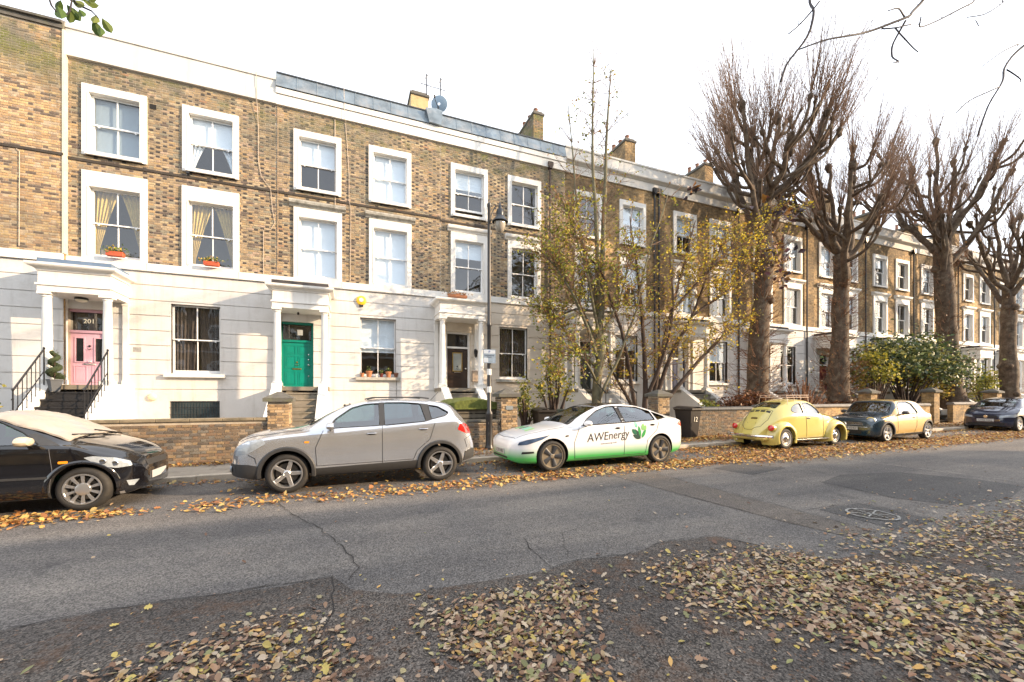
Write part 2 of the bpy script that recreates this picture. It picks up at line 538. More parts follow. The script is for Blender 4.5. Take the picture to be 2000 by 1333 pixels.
def window(par, ox0, ox1, oz0, oz1, x0, x1, z0, z1, style='surround', inside='dark', simple=False, sill=True, up=0.0, sillw=.07, raised=0.0, third=False):
    """o*: outer edge of the moulded surround, the others the opening; returns the window part"""
    g = G()
    if style == 'surround':
        d = .065
        wallsheet(g, ox0, ox1, oz0, oz1, [(x0, x1, z0, z1)], -d, d + .002)
        g.prism([(x0 + .0, -d - .012), (x0 + .0, -d - .001), (x0 - .03, -d - .001), (x0 - .03, -d - .012)], z0, z1, 'z')
        g.prism([(x1 + .03, -d - .012), (x1 + .03, -d - .001), (x1, -d - .001), (x1, -d - .012)], z0, z1, 'z')
    # reveals
    g.box(x0 - .02, .002, z0, x0, .16, z1); g.box(x1, .002, z0, x1 + .02, .16, z1); g.box(x0 - .02, .002, z1, x1 + .02, .16, z1 + .02)
    g.box(x0 - .02, .002, z0 - .02, x1 + .02, .16, z0)
    w = part('window', g, M_trim if style == 'surround' else M_stucco, par)
    if sill:
        s = G(); s.box(x0 - sillw, -.15 if style != 'surround' else -.12, z0 - .11, x1 + sillw, .05, z0 - .012)
        part('sill', s, M_hood if sill == 'mossy' else M_trim, w)
    # sashes
    zm = (z0 + z1) / 2 + up
    fw = .05
    for nm, a, b, y in (('upper_sash', zm - .02, z1, .085), ('lower_sash', z0 + .03 + raised, zm + .02 + raised, .125)):
        s = G()
        s.box(x0, y, a, x0 + fw, y + .035, b); s.box(x1 - fw, y, a, x1, y + .035, b)
        s.box(x0 + fw, y, b - (.05 if nm[0] == 'u' else .035), x1 - fw, y + .035, b)
        s.box(x0 + fw, y, a, x1 - fw, y + .035, a + (.035 if nm[0] == 'u' else .075))
        xm = (x0 + x1) / 2
        s.box(xm - .013, y + .003, a + .03, xm + .013, y + .032, b - .03)
        if nm[0] == 'u':
            for xx in (x0 + fw + .08, x1 - fw - .12):
                s.box(xx, y + .0, a - .035, xx + .04, y + .034, a)
        sh = part(nm, s, M_sash, w)
        if simple:
            p = G(); p.box(x0 + fw, y + .014, a + .03, x1 - fw, y + .02, b - .03)
            part('pane', p, M_glass, w)
        else:
            for a0, a1 in ((x0 + fw, xm - .013), (xm + .013, x1 - fw)):
                p = G(); p.box(a0, y + .014, a + .03, a1, y + .02, b - .03)
                part('pane', p, M_glass, w)
    f = G(); f.box(x0, .09, z0, x1, .165, z0 + .03)
    if raised: pass
    part('bottom_rail', f, M_sash, w)
    H = z1 - z0; W = x1 - x0
    c = G()
    if inside == 'drapes':
        drape(c, x0, x1, z0, z1, .24, W * .5, .10, -1); drape(c, x0, x1, z0, z1, .25, W * .5, .10, 1)
        part('curtain', c, M_curt, w, smooth=True)
    elif inside == 'net':
        drape(c, x0, x1, z0, z1, .24, W * .5, W * .42, -1, 6, .03); drape(c, x0, x1, z0, z1, .26, W * .5, W * .45, 1, 6, .03)
        part('curtain', c, M_curtb, w, smooth=True)
    elif inside == 'tied_white':
        drape(c, x0, x1, z0, zm, .24, W * .3, .06, -1, 3); drape(c, x0, x1, z0, zm, .25, W * .3, .06, 1, 3)
        part('curtain', c, M_blind, w, smooth=True)
        c = G(); c.box(x0, .20, zm, x1, .205, z1); part('blind', c, M_blind, w)
    elif inside == 'slats':
        z = z1 - .04
        while z > z0 + .05:
            c.add([(x0 + .02, .20, z), (x1 - .02, .20, z), (x1 - .02, .214, z + .036), (x0 + .02, .214, z + .036)], [(0, 1, 2, 3)]); z -= .034
        part('venetian_blind', c, mat('grey_blind_slats', (.38, .45, .50), .5, var=0), w)
    elif isinstance(inside, tuple):                        # ('blind', fraction covered from the top)
        n = 7
        P = [[(x0 + .01, .20 + .006 * sin(i * 1.9), z1 - H * inside[1] * i / n), (x1 - .01, .20 + .006 * sin(i * 1.9 + 1), z1 - H * inside[1] * i / n)] for i in range(n + 1)]
        c.grid(P)
        c.box(x0 + .01, .19, z1 - H * inside[1] - .03, x1 - .01, .21, z1 - H * inside[1])
        part('blind', c, M_blind, w)
    return w


def hood(par, x0, x1, z, m):
    g = G()
    g.prism([(-.03, z), (-.07, z + .02), (-.09, z + .06), (-.17, z + .10), (-.19, z + .16), (-.19, z + .20), (.0, z + .23), (.0, z)], x0, x1, 'x')
    part('window_hood', g, m, par)


def cornice(g, x0, x1, z0, z1, proj, y=0):
    h = z1 - z0
    pr = [(0, 0), (.15, .0), (.15, .18), (.35, .28), (.55, .42), (.9, .55), (.95, .62), (1, .66), (1, 1), (0, 1.0)]
    g.prism([(y - p * proj, z0 + q * h) for p, q in pr], x0, x1, 'x')


# ------------------------------------------------------------------ front doors, porches, steps
def door(par, x0, x1, z0, z1, ztop, mt, kind, y=.14):
    """door leaf from z0 to z1, fanlight up to ztop"""
    f = G(); w = .07
    f.box(x0 - w, y - .05, z0, x0, y + .06, ztop); f.box(x1, y - .05, z0, x1 + w, y + .06, ztop); f.box(x0 - w, y - .05, ztop, x1 + w, y + .06, ztop + w)
    f.box(x0, y - .04, z1, x1, y + .05, z1 + .07)
    part('door_frame', f, mt if kind == 'pink' else M_sash if kind in ('dark', 'far') else mt, par)
    g = G(); g.box(x0, y, z0, x1, y + .045, z1)
    W, H = x1 - x0, z1 - z0

    def panel(gg, a, b, c, d, fr=.035):
        A, B, C_, D = x0 + W * a, x0 + W * b, z0 + H * c, z0 + H * d
        gg.box(A, y - .012, C_, B, y, C_ + fr * .6); gg.box(A, y - .012, D - fr * .6, B, y, D)
        gg.box(A, y - .012, C_ + fr * .6, A + fr * .6, y, D - fr * .6); gg.box(B - fr * .6, y - .012, C_ + fr * .6, B, y, D - fr * .6)
        gg.box(A + fr * 1.4, y - .008, C_ + fr * 1.4, B - fr * 1.4, y, D - fr * 1.4)
    if kind == 'green':
        for a, b in ((.10, .46), (.54, .90)):
            panel(g, a, b, .74, .93); panel(g, a, b, .42, .70); panel(g, a, b, .06, .36)
    elif kind == 'pink':
        for a, b in ((.12, .44), (.56, .88)): panel(g, a, b, .07, .38)
    elif kind == 'far':
        for a, b in ((.12, .46), (.54, .88)): panel(g, a, b, .5, .9); panel(g, a, b, .08, .4)
    d = part('front_door', g, mt, par)
    if kind in ('pink', 'dark'):
        rects = ((.18, .36, .46, .90), (.64, .82, .46, .90)) if kind == 'pink' else ((.3, .7, .45, .88),)
        for a, b, c, e in rects:
            A, B, C_, E = x0 + W * a, x0 + W * b, z0 + H * c, z0 + H * e
            q = G(); q.box(A, y - .006, C_, B, y - .001, E)
            part('door_glass', q, mat('dark_door_glass', (.012, .014, .016), .08, var=0) if kind == 'pink' else mat('frosted_door_glass', (.30, .32, .30), .25, var=.1), d)
            q = G(); r = .03
            q.box(A - r, y - .02, C_ - r, A, y, E + r); q.box(B, y - .02, C_ - r, B + r, y, E + r); q.box(A, y - .02, E, B, y, E + r); q.box(A, y - .02, C_ - r, B, y, C_)
            part('glass_bead', q, mt if kind == 'pink' else M_brass, d)
    xm = (x0 + x1) / 2
    q = G(); q.bbox(xm - .13, y - .022, z0 + H * .395, xm + .13, y - .001, z0 + H * .425, .006)
    part('letter_box', q, M_brass if kind == 'green' else M_chrome, d)
    q = G()
    kz = z0 + H * (.72 if kind == 'pink' else .52)
    q.lathe([(.02, 0), (.032, -.012), (.02, -.03), (.001, -.034)], (xm, y - .001, kz + .05), 'y', 10, False)
    q.tube([(xm + .045 * cos(t), y - .03, kz + .045 * sin(t)) for t in [pi * (.1 + .1 * i) * -1 for i in range(9)]], .008, 5)
    part('door_knocker', q, M_brass if kind == 'green' else M_iron, d)
    q = G(); hx = x1 - .09 if kind != 'pink' else xm + .03
    hz = z0 + H * (.46 if kind == 'pink' else .5)
    q.lathe([(.012, 0), (.012, -.03), (.032, -.045), (.034, -.06), (.02, -.075), (.001, -.078)], (hx, y - .001, hz), 'y', 10, False)
    if kind == 'green':
        for k in (.25, .62, .73): q.lathe([(.02, 0), (.02, -.015), (.001, -.018)], (hx, y - .001, z0 + H * k), 'y', 8, False)
    part('door_handle', q, M_chrome, d)
    q = G(); q.box(x0 + .02, y + .01, z1 + .09, x1 - .02, y + .016, ztop - .02)
    fl = part('fanlight_pane', q, M_glass, par)
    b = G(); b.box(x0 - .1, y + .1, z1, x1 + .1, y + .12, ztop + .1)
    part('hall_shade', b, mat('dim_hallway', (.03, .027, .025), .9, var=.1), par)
    return fl


FONT = {}


def text_mesh(body, size, depth=.0, name='lettering'):
    cu = bpy.data.curves.new('t', 'FONT'); cu.body = body; cu.size = size; cu.extrude = depth; cu.resolution_u = 4
    o = bpy.data.objects.new('t', cu); COL.objects.link(o)
    bpy.context.view_layer.update()
    me = bpy.data.meshes.new_from_object(o.evaluated_get(bpy.context.evaluated_depsgraph_get()))
    bpy.data.objects.remove(o); bpy.data.curves.remove(cu)
    me.name = name
    return me


def lettering(body, size, loc, m, parent, rot=(pi / 2, 0, 0), center=True, depth=.002, name='lettering'):
    me = text_mesh(body, size, depth)
    me.materials.clear(); me.materials.append(m)
    if center:
        xs = [v.co.x for v in me.vertices]; cx = (min(xs) + max(xs)) / 2
        for v in me.vertices: v.co.x -= cx
    return link(name, me, parent, loc, rot)


def porch(par, x0, x1, zf, ztop, roofm, colm, yf=-1.0, zb=1.94, roof=True, colr=.10, cutl=0.0):
    """x0..x1 entablature, zf its underside, zb the floor"""
    P = part('porch_floor', G().box(x0, yf, zb - .12, x1, 0.13, zb), M_stone, par)
    for cx in (x0 + .12, x1 - .12):
        g = G()
        cy = yf + .14
        g.box(cx - .14, cy - .14, zb, cx + .14, cy + .14, zb + .10)
        g.lathe([(.135, .10), (.14, .13), (.12, .16), (colr + .008, .18), (colr + .006, 1.0), (colr - .012, zf - zb - .13), (colr + .005, zf - zb - .12), (colr, zf - zb - .09), (.125, zf - zb - .06)], (cx, cy, zb), 'z', 20)
        g.box(cx - .135, cy - .135, zf - .06, cx + .135, cy + .135, zf)
        part('porch_column', g, colm, par, smooth=True)
        lo, hi = (cx - .12, cx + .0) if cx < (x0 + x1) / 2 else (cx - .0, cx + .12)
        g = G(); g.box(lo, -.09, zb, hi, -.016, zf); g.box(lo - .015, -.11, zb, hi + .015, -.016, zb + .15); g.box(lo - .015, -.11, zf - .08, hi + .015, -.016, zf)
        part('pilaster', g, colm, par)
    h = ztop - zf
    g = G()
    g.box(x0, yf, zf, x1, -.016, zf + h * .22)
    g.box(x0 - .03, yf - .03, zf + h * .22, x1 + .03, -.016, zf + h * .29)
    g.box(x0 + .01, yf + .01, zf + h * .29, x1 - .01, -.016, zf + h * .72)
    q = [(0, 0), (.02, .01), (.03, .06), (.07, .09), (.14, .13), (.16, .17), (.16, .24), (.0, .26)]
    hh = h * .28 / .26
    # mitred cornice on three sides
    o = len(g.v); z0 = zf + h * .72
    for p, z in q:
        g.v += [(x0 - p, -.016, z0 + z * hh), (x0 - p, yf - p, z0 + z * hh), (x1 + p, yf - p, z0 + z * hh), (x1 + p, -.016, z0 + z * hh)]
    for i in range(len(q) - 1):
        for k in range(3): g.face((o + i * 4 + k, o + i * 4 + k + 1, o + i * 4 + 5 + k, o + i * 4 + 4 + k))
    g.face((o + 28, o + 29, o + 30, o + 31)); g.face((o + 3, o + 2, o + 1, o))
    part('porch_entablature', g, colm, par)
    if roof:
        g = G(); g.box(x0 - .02, yf + .03, ztop + .003, x1 - .0, -.02, ztop + .13)
        part('porch_roof', g, roofm, par)


def steps(par, x0, x1, n, ztop, y0, rise, tread, m, nose=.02, loc=None):
    for i in range(n):
        g = G(); z = ztop - rise * i; y = y0 - tread * i
        g.box(x0, y - tread, z - rise - (0.02 if i == n - 1 else .0), x1, y + .02, z - rise)
        g.box(x0 + .0, y - tread - nose, z - rise - .045, x1, y - tread, z - rise)
        g.box(x0, y - tread + .001, ztop - rise * (n + .5), x1, y - .001, z - rise - .046)
        part('step', g, m, par)


def string_wall(par, x0, x1, ytop, ybot, ztop, zbot, m, endblk=True):
    g = G()
    g.prism([(0.0, 0.0), (0.0, ztop), (ytop, ztop), (ybot, zbot), (ybot, 0.0)], x0, x1, 'x')
    if endblk: g.box(x0 - .03, ybot - .28, 0.0, x1 + .03, ybot - .001, zbot + .04)
    part('step_side_wall', g, m, par)


def railing(par, x, ytop, ybot, ztop, zbot, h=.62, n=6, second=True, curl=True):
    g = G()
    dy, dz = ybot - ytop, zbot - ztop
    g.tube([(x, ytop, ztop + h), (x, ybot, zbot + h)], .022, 6)
    if second: g.tube([(x, ytop, ztop + h * .35), (x, ybot, zbot + h * .35)], .012, 5)
    part('handrail', g, M_iron, par)
    g = G()
    for i in range(n + 1):
        t = i / n
        y, z = ytop + dy * t, ztop + dz * t
        r = .016 if i in (0, n) else .009
        g.tube([(x, y, z - .05), (x, y, z + h)], r, 5)
        if i in (0, n): g.lathe([(.001, .05), (.024, .03), (.03, .01), (.02, -.01), (.016, -.02)], (x, y, z + h + .01), 'z', 8, False)
    part('railing_bars', g, M_iron, par)


def downpipe(par, x, z0, z1, y=-.09, m=None, hopper=True):
    g = G()
    g.tube([(x, y, z0), (x, y, z1)], .04, 8)
    z = z0 + .6
    while z < z1: g.lathe([(.05, 0), (.05, .05)], (x, y, z), 'z', 8); z += 1.8
    if hopper:
        g.prism([(x - .05, z1 - .05), (x + .05, z1 - .05), (x + .11, z1 + .1), (x + .11, z1 + .22), (x - .11, z1 + .22), (x - .11, z1 + .1)], y - .09, y + .07, 'y')
    part('downpipe', g, m or M_iron, par, smooth=True)


def cable(par, pts, r=.008, m=None):
    part('cable', G().tube(pts, r, 5), m or mat('pale_cable', (.50, .42, .34), .6, var=0), par)


def chimney(x0, x1, y0, y1, z0, z1, label, rendered=False, npots=5, det=False):
    """stack on the party wall; rises behind the parapet"""
    t = thing('chimney_stack', label, 'chimney', ((x0 + x1) / 2, y0, z0), group='chimney stacks on the party walls')
    w = (x1 - x0) / 2; H = z1 - z0; D = y1 - y0
    g = G(); g.box(-w, 0, 0, w, D, H)
    part('stack', g, M_render_y if rendered else (M_brickfar if not det else M_mortar), t)
    if det and not rendered:
        lay_bricks(t, -w, w, .02, H, [], 0, 40, (0, 0), [(.42, .24, .10), (.34, .17, .07), (.46, .30, .14), (.25, .14, .07)], None, int(x0 * 10) % 97)
        lay_bricks(t, 0.0, D, .02, H, [], 0, 0, (0, 0), WCOL, WCOL, 5, axis=-pi / 2, wx=-w)  # darker bricks put the shade of the left side into the colour
    g = G(); g.bbox(-w - .05, -.05, H, w + .05, D + .05, H + .14, .03); g.box(-w + .04, .04, H + .141, w - .04, D - .04, H + .22)
    part('stack_cap', g, M_cap, t)
    if npots:
        for i in range(npots):
            yy = D * (i + .5) / npots
            hh = .26 + .08 * ((i * 7) % 3)
            g = G(); g.lathe([(.11, 0), (.10, .04), (.085, hh - .06), (.11, hh - .04), (.11, hh), (.075, hh), (.07, hh - .1)], (0, yy, H + .221), 'z', 10, False)
            part('chimney_pot', g, M_pot, t, smooth=True)
    return t
# ------------------------------------------------------------------ the terrace
YF = 15.0


def house(label, x0, x1, w2, w1, gf, dr, **k):
    """x in street metres; w2 / w1: (left edge, right edge) of second / first floor windows' surrounds; gf: ground floor window (x0,x1,z0,z1); dr: door dict"""
    yo = k.get('y', YF)
    t = thing('terraced_house', label, 'house', (x0, yo, 0), group='houses of the long brick and stucco terrace')
    W = x1 - x0
    L = lambda v: v - x0
    near = k.get('near', 0)
    BZ0, BZ1 = 5.5, k.get('btop', 10.98)
    holes = []
    wins = []
    for i, (a, b) in enumerate(w2):
        A, B = L(a), L(b)
        ins = k.get('in2', ['dark', 'dark'])[i]
        wins.append((A, B, 8.36, 10.33, A + .155, B - .155, 8.47, 10.12, ins, 2, i))
        holes.append((A + .02, B - .02, 8.38, 10.31))
    for i, (a, b) in enumerate(w1):
        A, B = L(a), L(b)
        top = k.get('w1top', 7.8)
        ins = k.get('in1', ['dark', 'dark'])[i]
        wins.append((A, B, 5.30 if k.get('band') is None else 5.3, top, A + .155, B - .155, 5.56, 7.50, ins, 1, i))
        holes.append((A + .02, B - .02, 5.3, top - .02))
    # brick wall
    g = G()
    wallsheet(g, 0, W, BZ0, BZ1, holes, 0.0, .10)
    if near:
        bw = part('brick_wall', g, M_mortar, t)
        lay_bricks(t, .005, W - .005, BZ0 + .01, BZ1, holes, 0.0, near, (L(k.get('nx', x1)), 5.5), k.get('pal'), k.get('pal'), int(abs(x0) * 13) + 3)
    else:
        part('brick_wall', g, M_brickfar, t)
    if k.get('body', True):
        b = G()
        for zf in (5.25, 8.05, 10.9): b.box(0.0, .17, zf - .1, W, 1.7, zf)
        b.box(0, 1.7, 0, W, 8.5, 11.0); b.box(-.0, .17, 0, .05, 1.7, 11.0); b.box(W - .05, .17, 0, W, 1.7, 11.0)
        part('interior', b, M_room, t)
        b = G(); b.box(0, 0.101, 11.0, W, 8.5, 11.15); b.box(0, 8.5, 0, W, 8.6, 11.5)
        part('roof', b, M_slate, t)
    # stucco storey
    st = k.get('stucco', M_stucco)
    gh = [(L(gf[0]), L(gf[1]), gf[2], gf[3])] if gf else []
    dh = []
    if dr:
        dh = [(L(dr['x0']) - .07, L(dr['x1']) + .07, 0.0, dr['ztop'] + .07)]
    bh = k.get('base', [])
    allh = gh + dh + [(L(a), L(b), c, d) for a, b, c, d in bh]
    g = G()
    lines = k.get('lines', [5.26, 4.88, 4.44, 4.0, 3.56, 3.13, 2.71, 2.27, 1.85])
    wallsheet(g, 0, W, -.6, 5.28, allh, 0.0, .12)
    for a, b in zip(lines, lines[1:]):
        for ca, cb, cc, cd in cells(0.004, W - .004, b + .012, a - .012, allh): g.box(ca, -.028, cc, cb, 0, cd)
    for ca, cb, cc, cd in cells(0.004, W - .004, -.6, lines[-1] - .012, allh): g.box(ca, -.028, cc, cb, 0, cd)
    part('stucco_wall', g, st, t)
    # band between stucco and brick
    g = G()
    wallsheet(g, 0.002, W - .002, 5.285, 5.5, [(h[0] - .02, h[1] + .02, 5.2, 6) for h in holes if h[3] < 8.2], -.075, .075)
    g.box(0.002, -.095, 5.27, W - .002, -.019, 5.284)
    part('string_band', g, k.get('bandm', M_trim), t)
    for (A, B, C_, D, a, b, c, d, ins, fl, i) in wins:
        w = window(t, A, B, C_, D, a, b, c, d, 'surround', ins, simple=not near, sill=True if fl == 2 else False, raised=k.get('raised', {}).get((fl, i), 0))
        if fl == 1 and k.get('hood'): hood(t, A - .12, B + .12, D + .0, k['hood'])
    if gf: window(t, 0, 0, 0, 0, L(gf[0]), L(gf[1]), gf[2], gf[3], 'plain', k.get('ing', 'dark'), simple=not near, sill=k.get('sill', True), sillw=.14)
    # parapet
    pt = k.get('parapet', 'moulded'); pm = k.get('paraM', M_coping)
    g = G()
    if pt == 'plain':
        g.box(0, -.10, 10.98, W, .25, 11.32); g.box(0, -.085, 11.335, W, .25, 11.72); g.box(0, -.085, 11.32, W, .25, 11.335)
        g.box(0, -.12, 11.72, W, .28, 11.83)
        part('parapet', g, M_coping, t)
    elif pt == 'lead':
        g.box(0, -.09, 10.98, W, .25, 11.30); g.box(0, -.06, 11.30, W, .25, 11.315); g.box(0, -.13, 11.315, W, .25, 11.50); g.box(0, 0.02, 11.5, W, .25, 11.97)
        part('parapet', g, M_trim, t)
        n = k.get('nlead', 9); w_ = W / n
        for i in range(n):
            g = G(); q = G()
            g.prism([(-.17, 11.515), (-.155, 11.515), (-.035, 11.99), (-.05, 11.99)], i * w_ + .012, (i + 1) * w_ - .012, 'x')
            g.tube([(i * w_ + .005, -.163, 11.515), (i * w_ + .005, -.045, 11.99)], .02, 6)
            part('lead_panel', g, M_lead, t)
        g = G(); g.box(0, -.075, 11.99, W, .27, 12.03); part('lead_capping', g, mat('dark_lead_edge', (.06, .07, .08), .5, metal=.4), t)
    elif pt == 'moulded':
        g.box(0, -.06, 10.98, W, .25, 11.30)
        cornice(g, 0, W, 11.30, 11.52, .22)
        g.box(0, -.05, 11.521, W, .25, 12.0); g.box(0, -.09, 12.0, W, .28, 12.07)
        part('parapet', g, M_coping, t)
    elif pt == 'brick':
        g.prism([(-.12, 11.72), (-.12, 11.78), (.1, 11.9), (.3, 11.78), (.3, 11.72)], 0, W, 'x'); g.box(0, -.05, 11.6, W, .28, 11.72)
        part('parapet_coping', g, M_cap, t)
    # door, porch, steps
    if dr:
        kd = dr['kind']; m = dr['m']; ga = L(dr['x0']), L(dr['x1'])
        zb = dr.get('zb', 1.94)
        fl = door(t, ga[0], ga[1], zb, dr['z1'], dr['ztop'], m, kd)
        if dr.get('porch'):
            p0, p1, zf, zt = dr['porch']
            porch(t, L(p0), L(p1), zf, zt, dr.get('roofm', M_slate), k.get('colm', M_trim), zb=zb, roof=dr.get('roof', True))
        s = dr.get('steps')
        if s:
            sx0, sx1, n = L(s[0]), L(s[1]), s[2]
            tr, ri = s[5] if len(s) > 5 else .27, .185
            y0 = -1.0
            steps(t, sx0, sx1, n, zb, y0, ri, tr, s[3])
            for a, b in ((sx0 - .26, sx0), (sx1, sx1 + .26)):
                string_wall(t, a, b, -1.0, -1.0 - n * tr + .2, zb + .02, zb - n * ri + .25, M_trim, s[4] if len(s) > 4 else True)
            if dr.get('rail'):
                for a in (sx0 - .10, sx1 + .10):
                    railing(t, a, -1.05, -1.0 - n * tr + .25, zb + .04, zb - n * ri + .28, n=dr['rail'], h=.85)
    return t


# house 0, at the left edge, stands a brick's length forward
h0 = house('yellow brick house at the left edge, standing slightly forward of its neighbours', -12.6, -7.18, [(-12.0, -10.6), (-10.1, -8.69)], [(-12.0, -10.6), (-10.1, -8.69)],
           (-12.0, -10.7, 2.4, 4.35), None, y=14.85, near=300, nx=-7.2, pal=OCOL, btop=11.6, parapet='brick', lines=[5.26, 4.88, 4.44, 4.0, 3.56, 3.13, 2.71, 2.27, 1.85])
g = G(); g.box(5.42, 0.0, 0, 5.425, .17, 11.6)
part('return_wall', g, M_brickfar, h0)
g = G(); g.box(5.395, -.03, 5.52, 5.44, .14, 11.6)
part('sunlit_return_edge', g, mat('return_sun_cream', (.62, .56, .44), .7, var=.1), h0)  # added cream strip: sunlight on the return wall put into its colour
downpipe(h0, 3.72, .3, 11.3, hopper=False, m=mat('brown_pipe', (.16, .11, .07), .6))
cable(h0, [(4.55, -.03, 5.6), (4.56, -.03, 8.1), (4.5, -.03, 8.15)])

h1 = house('stucco fronted brick house with pink front door and ochre curtains upstairs', -7.30, -2.14, [(-6.86, -5.43), (-4.59, -3.16)], [(-6.86, -5.42), (-4.60, -3.15)],
           (-4.87, -3.65, 2.32, 4.38), dict(x0=-7.22, x1=-6.32, z1=3.42, ztop=4.0, kind='pink', m=M_pink, porch=(-7.28, -5.84, 4.30, 5.02), roofm=M_blue_lead,
           steps=(-7.02, -5.98, 7, M_blkstep, True, .19), rail=7, zb=1.94), near=300, w1top=7.93, in2=['slats', 'tied_white'], in1=['drapes', 'drapes'], ing='net', parapet='plain',
           base=[(-4.90, -3.66, .75, 1.50)], stucco=M_stucco2, bandm=M_trim, nx=-2.2)
h2 = house('stucco fronted brick house with green front door and white blinds', -2.14, 3.15, [(-1.65, -.22), (.65, 2.09)], [(-1.65, -.20), (.66, 2.10)],
           (.37, 1.56, 2.32, 4.36), dict(x0=-2.0, x1=-1.14, z1=3.42, ztop=4.0, kind='green', m=M_green, porch=(-2.12, -.58, 4.32, 5.02), roofm=M_slate,
           steps=(-1.86, -.86, 8, M_stone), rail=None), near=300, w1top=7.80, hood=M_hood, in2=[('blind', .45), ('blind', .97)], in1=[('blind', .98), ('blind', .97)],
           ing=('blind', .56), parapet='lead', nlead=9, sill='mossy', stucco=M_stucco, nx=0)
h3 = house('brick house with cream stucco, dark brown front door and bare hoods, behind the street lamp', 3.15, 8.35, [(3.53, 4.97), (5.80, 7.24)], [(3.53, 4.95), (5.80, 7.22)],
           (5.45, 6.64, 2.32, 4.36), dict(x0=3.42, x1=4.22, z1=3.45, ztop=4.0, kind='dark', m=M_blackdoor, porch=(2.92, 4.56, 4.40, 5.05), roof=False,
           steps=(3.22, 4.2, 7, M_stone)), near=300, w1top=7.78, hood=M_trim, in2=[('blind', .35), 'dark'], in1=[('blind', .3), 'dark'], ing='net', parapet='lead', nlead=9,
           sill='mossy', stucco=mat('warm_cream_stucco', (.62, .555, .47), .75, var=.04, scale=.8, bump=.15, bscale=25), nx=3.2, raised={(2, 0): .18})
# grille over the basement window of house 1
g = G(); g.box(2.42, .05, .75, 3.62, .06, 1.5)
part('basement_window', g, mat('basement_glass', (.08, .11, .12), .15, var=.4, scale=3), h1)
g = G()
for i in range(17): g.box(2.43 + i * .072, -.028, .76, 2.443 + i * .072, -.015, 1.48)
for z in (.9, 1.1, 1.3): g.box(2.40, -.032, z, 3.64, -.019, z + .014)
part('window_grille', g, M_iron, h1)
# dentil-like projecting brick string between the upper floors, sooty
for h, W in ((h1, 5.16), (h2, 5.29)):
    g = G(); g.box(0, -.035, 8.17, W, -.001, 8.24); part('sooty_string_course', g, mat('sooty_brick', (.05, .042, .035), .9, var=.4, scale=12), h)
g = G(); g.box(0, -.035, 8.17, 5.42, -.001, 8.24); part('sooty_string_course', g, MATS['sooty_brick'], h0)
g = G(); g.box(0, -.035, 8.10, 5.2, -.001, 8.16); part('sooty_string_course', g, MATS['sooty_brick'], h3)
# cables down the fronts
cable(h1, [(4.62, -.12, 11.8), (4.63, -.11, 11.0), (4.66, -.03, 10.2), (4.66, -.03, 9.1), (4.74, -.03, 8.6), (5.0, -.03, 8.25), (5.05, -.03, 7.6), (5.12, -.03, 7.2), (5.0, -.03, 6.95), (4.8, -.03, 6.9), (4.8, -.03, 5.52)])
cable(h2, [(2.0, -.15, 12.0), (2.02, -.14, 11.0), (2.05, -.03, 10.9), (2.1, -.03, 10.2), (2.16, -.03, 9.2), (2.16, -.03, 8.3), (2.22, -.03, 8.0), (2.2, -.03, 5.6)])
cable(h2, [(1.72, -.03, 10.95), (1.73, -.03, 5.6)], .010)
cable(h2, [(.04, -.03, 10.95), (.04, -.03, 5.6)], .008, mat('clay_cable', (.36, .26, .17), .8))
cable(h2, [(3.72, -.03, 2.2), (3.72, -.03, .6)], .006, M_iron)
# lead box at the head of the party wall
g = G(); g.prism([(4.72, 12.0), (4.84, 11.52), (5.27, 11.50), (5.33, 12.02), (5.1, 12.06)], -.24, .1, 'y')
part('lead_hopper', g, M_lead, h2)
# number over the doors
lettering('201', .17, (.50, .145, 3.70), mat('pale_number_paint', (.65, .66, .58), .5, var=0), h1)
part('number_plate', G().box(.58, .150, 3.66, .74, .152, 3.84), mat('white_number_card', (.7, .7, .68), .5, var=0), h2)
# wall plate right of house 1's porch
g = G(); g.box(1.55, -.03, 2.92, 1.74, -.019, 3.06); part('name_plaque', g, mat('grey_plaque', (.34, .33, .31), .5, var=.2, scale=20), h1)
# lights in porch ceilings
g = G(); g.lathe([(.13, .0), (.14, -.03), (.13, -.06)], (.62, -.45, 4.295), 'z', 16); part('porch_lamp_ring', g, M_iron, h1)
g = G(); g.lathe([(.125, 0), (.11, -.035), (.06, -.055), (.001, -.06)], (.62, -.45, 4.236), 'z', 16, False)
part('porch_lamp_shade', g, mat('opal_glass', (.8, .76, .62), .3, var=0), h1, smooth=True)
g = G(); g.lathe([(.02, 0), (.035, -.05), (.03, -.08), (.001, -.09)], (.66, -.4, 4.318), 'z', 10); part('porch_lamp', g, M_iron, h2)
# round vent light on house 1
g = G(); g.lathe([(.11, 0), (.11, -.04), (.09, -.07), (.05, -.09), (.001, -.095)], (2.0, -.018, 1.62), 'y', 16, False)
part('round_vent_cover', g, mat('cream_vent', (.68, .62, .45), .5, var=0), h1, smooth=True)
g = G(); g.lathe([(.04, 0), (.045, -.03), (.001, -.05)], (2.86, -.02, 8.28), 'y', 10, False); g.box(2.82, -.12, 8.28, 2.9, -.04, 8.34)
part('security_lamp', g, M_iron, h1)
g = G(); g.box(1.93, -.022, 10.02, 2.08, -.012, 10.16); part('air_brick', g, M_dark, h1)
# alarm box on house 2
al = G(); al.lathe([(.16, 0), (.165, -.03), (.15, -.07), (.10, -.09), (.001, -.095)], (2.55, -.02, 4.93), 'y', 22, False)
al = part('alarm_box', al, mat('yellow_alarm_plastic', (.80, .50, .03), .4, var=0), h2, smooth=True)
g = G(); g.lathe([(.07, 0), (.068, -.004), (.001, -.004)], (2.55, -.114, 4.94), 'y', 16, False); part('alarm_badge', g, mat('pale_blue_badge', (.45, .55, .75), .4, var=0), al)
g = G(); g.box(2.49, -.09, 4.72, 2.61, -.02, 4.79); part('alarm_strobe', g, M_iron, al)
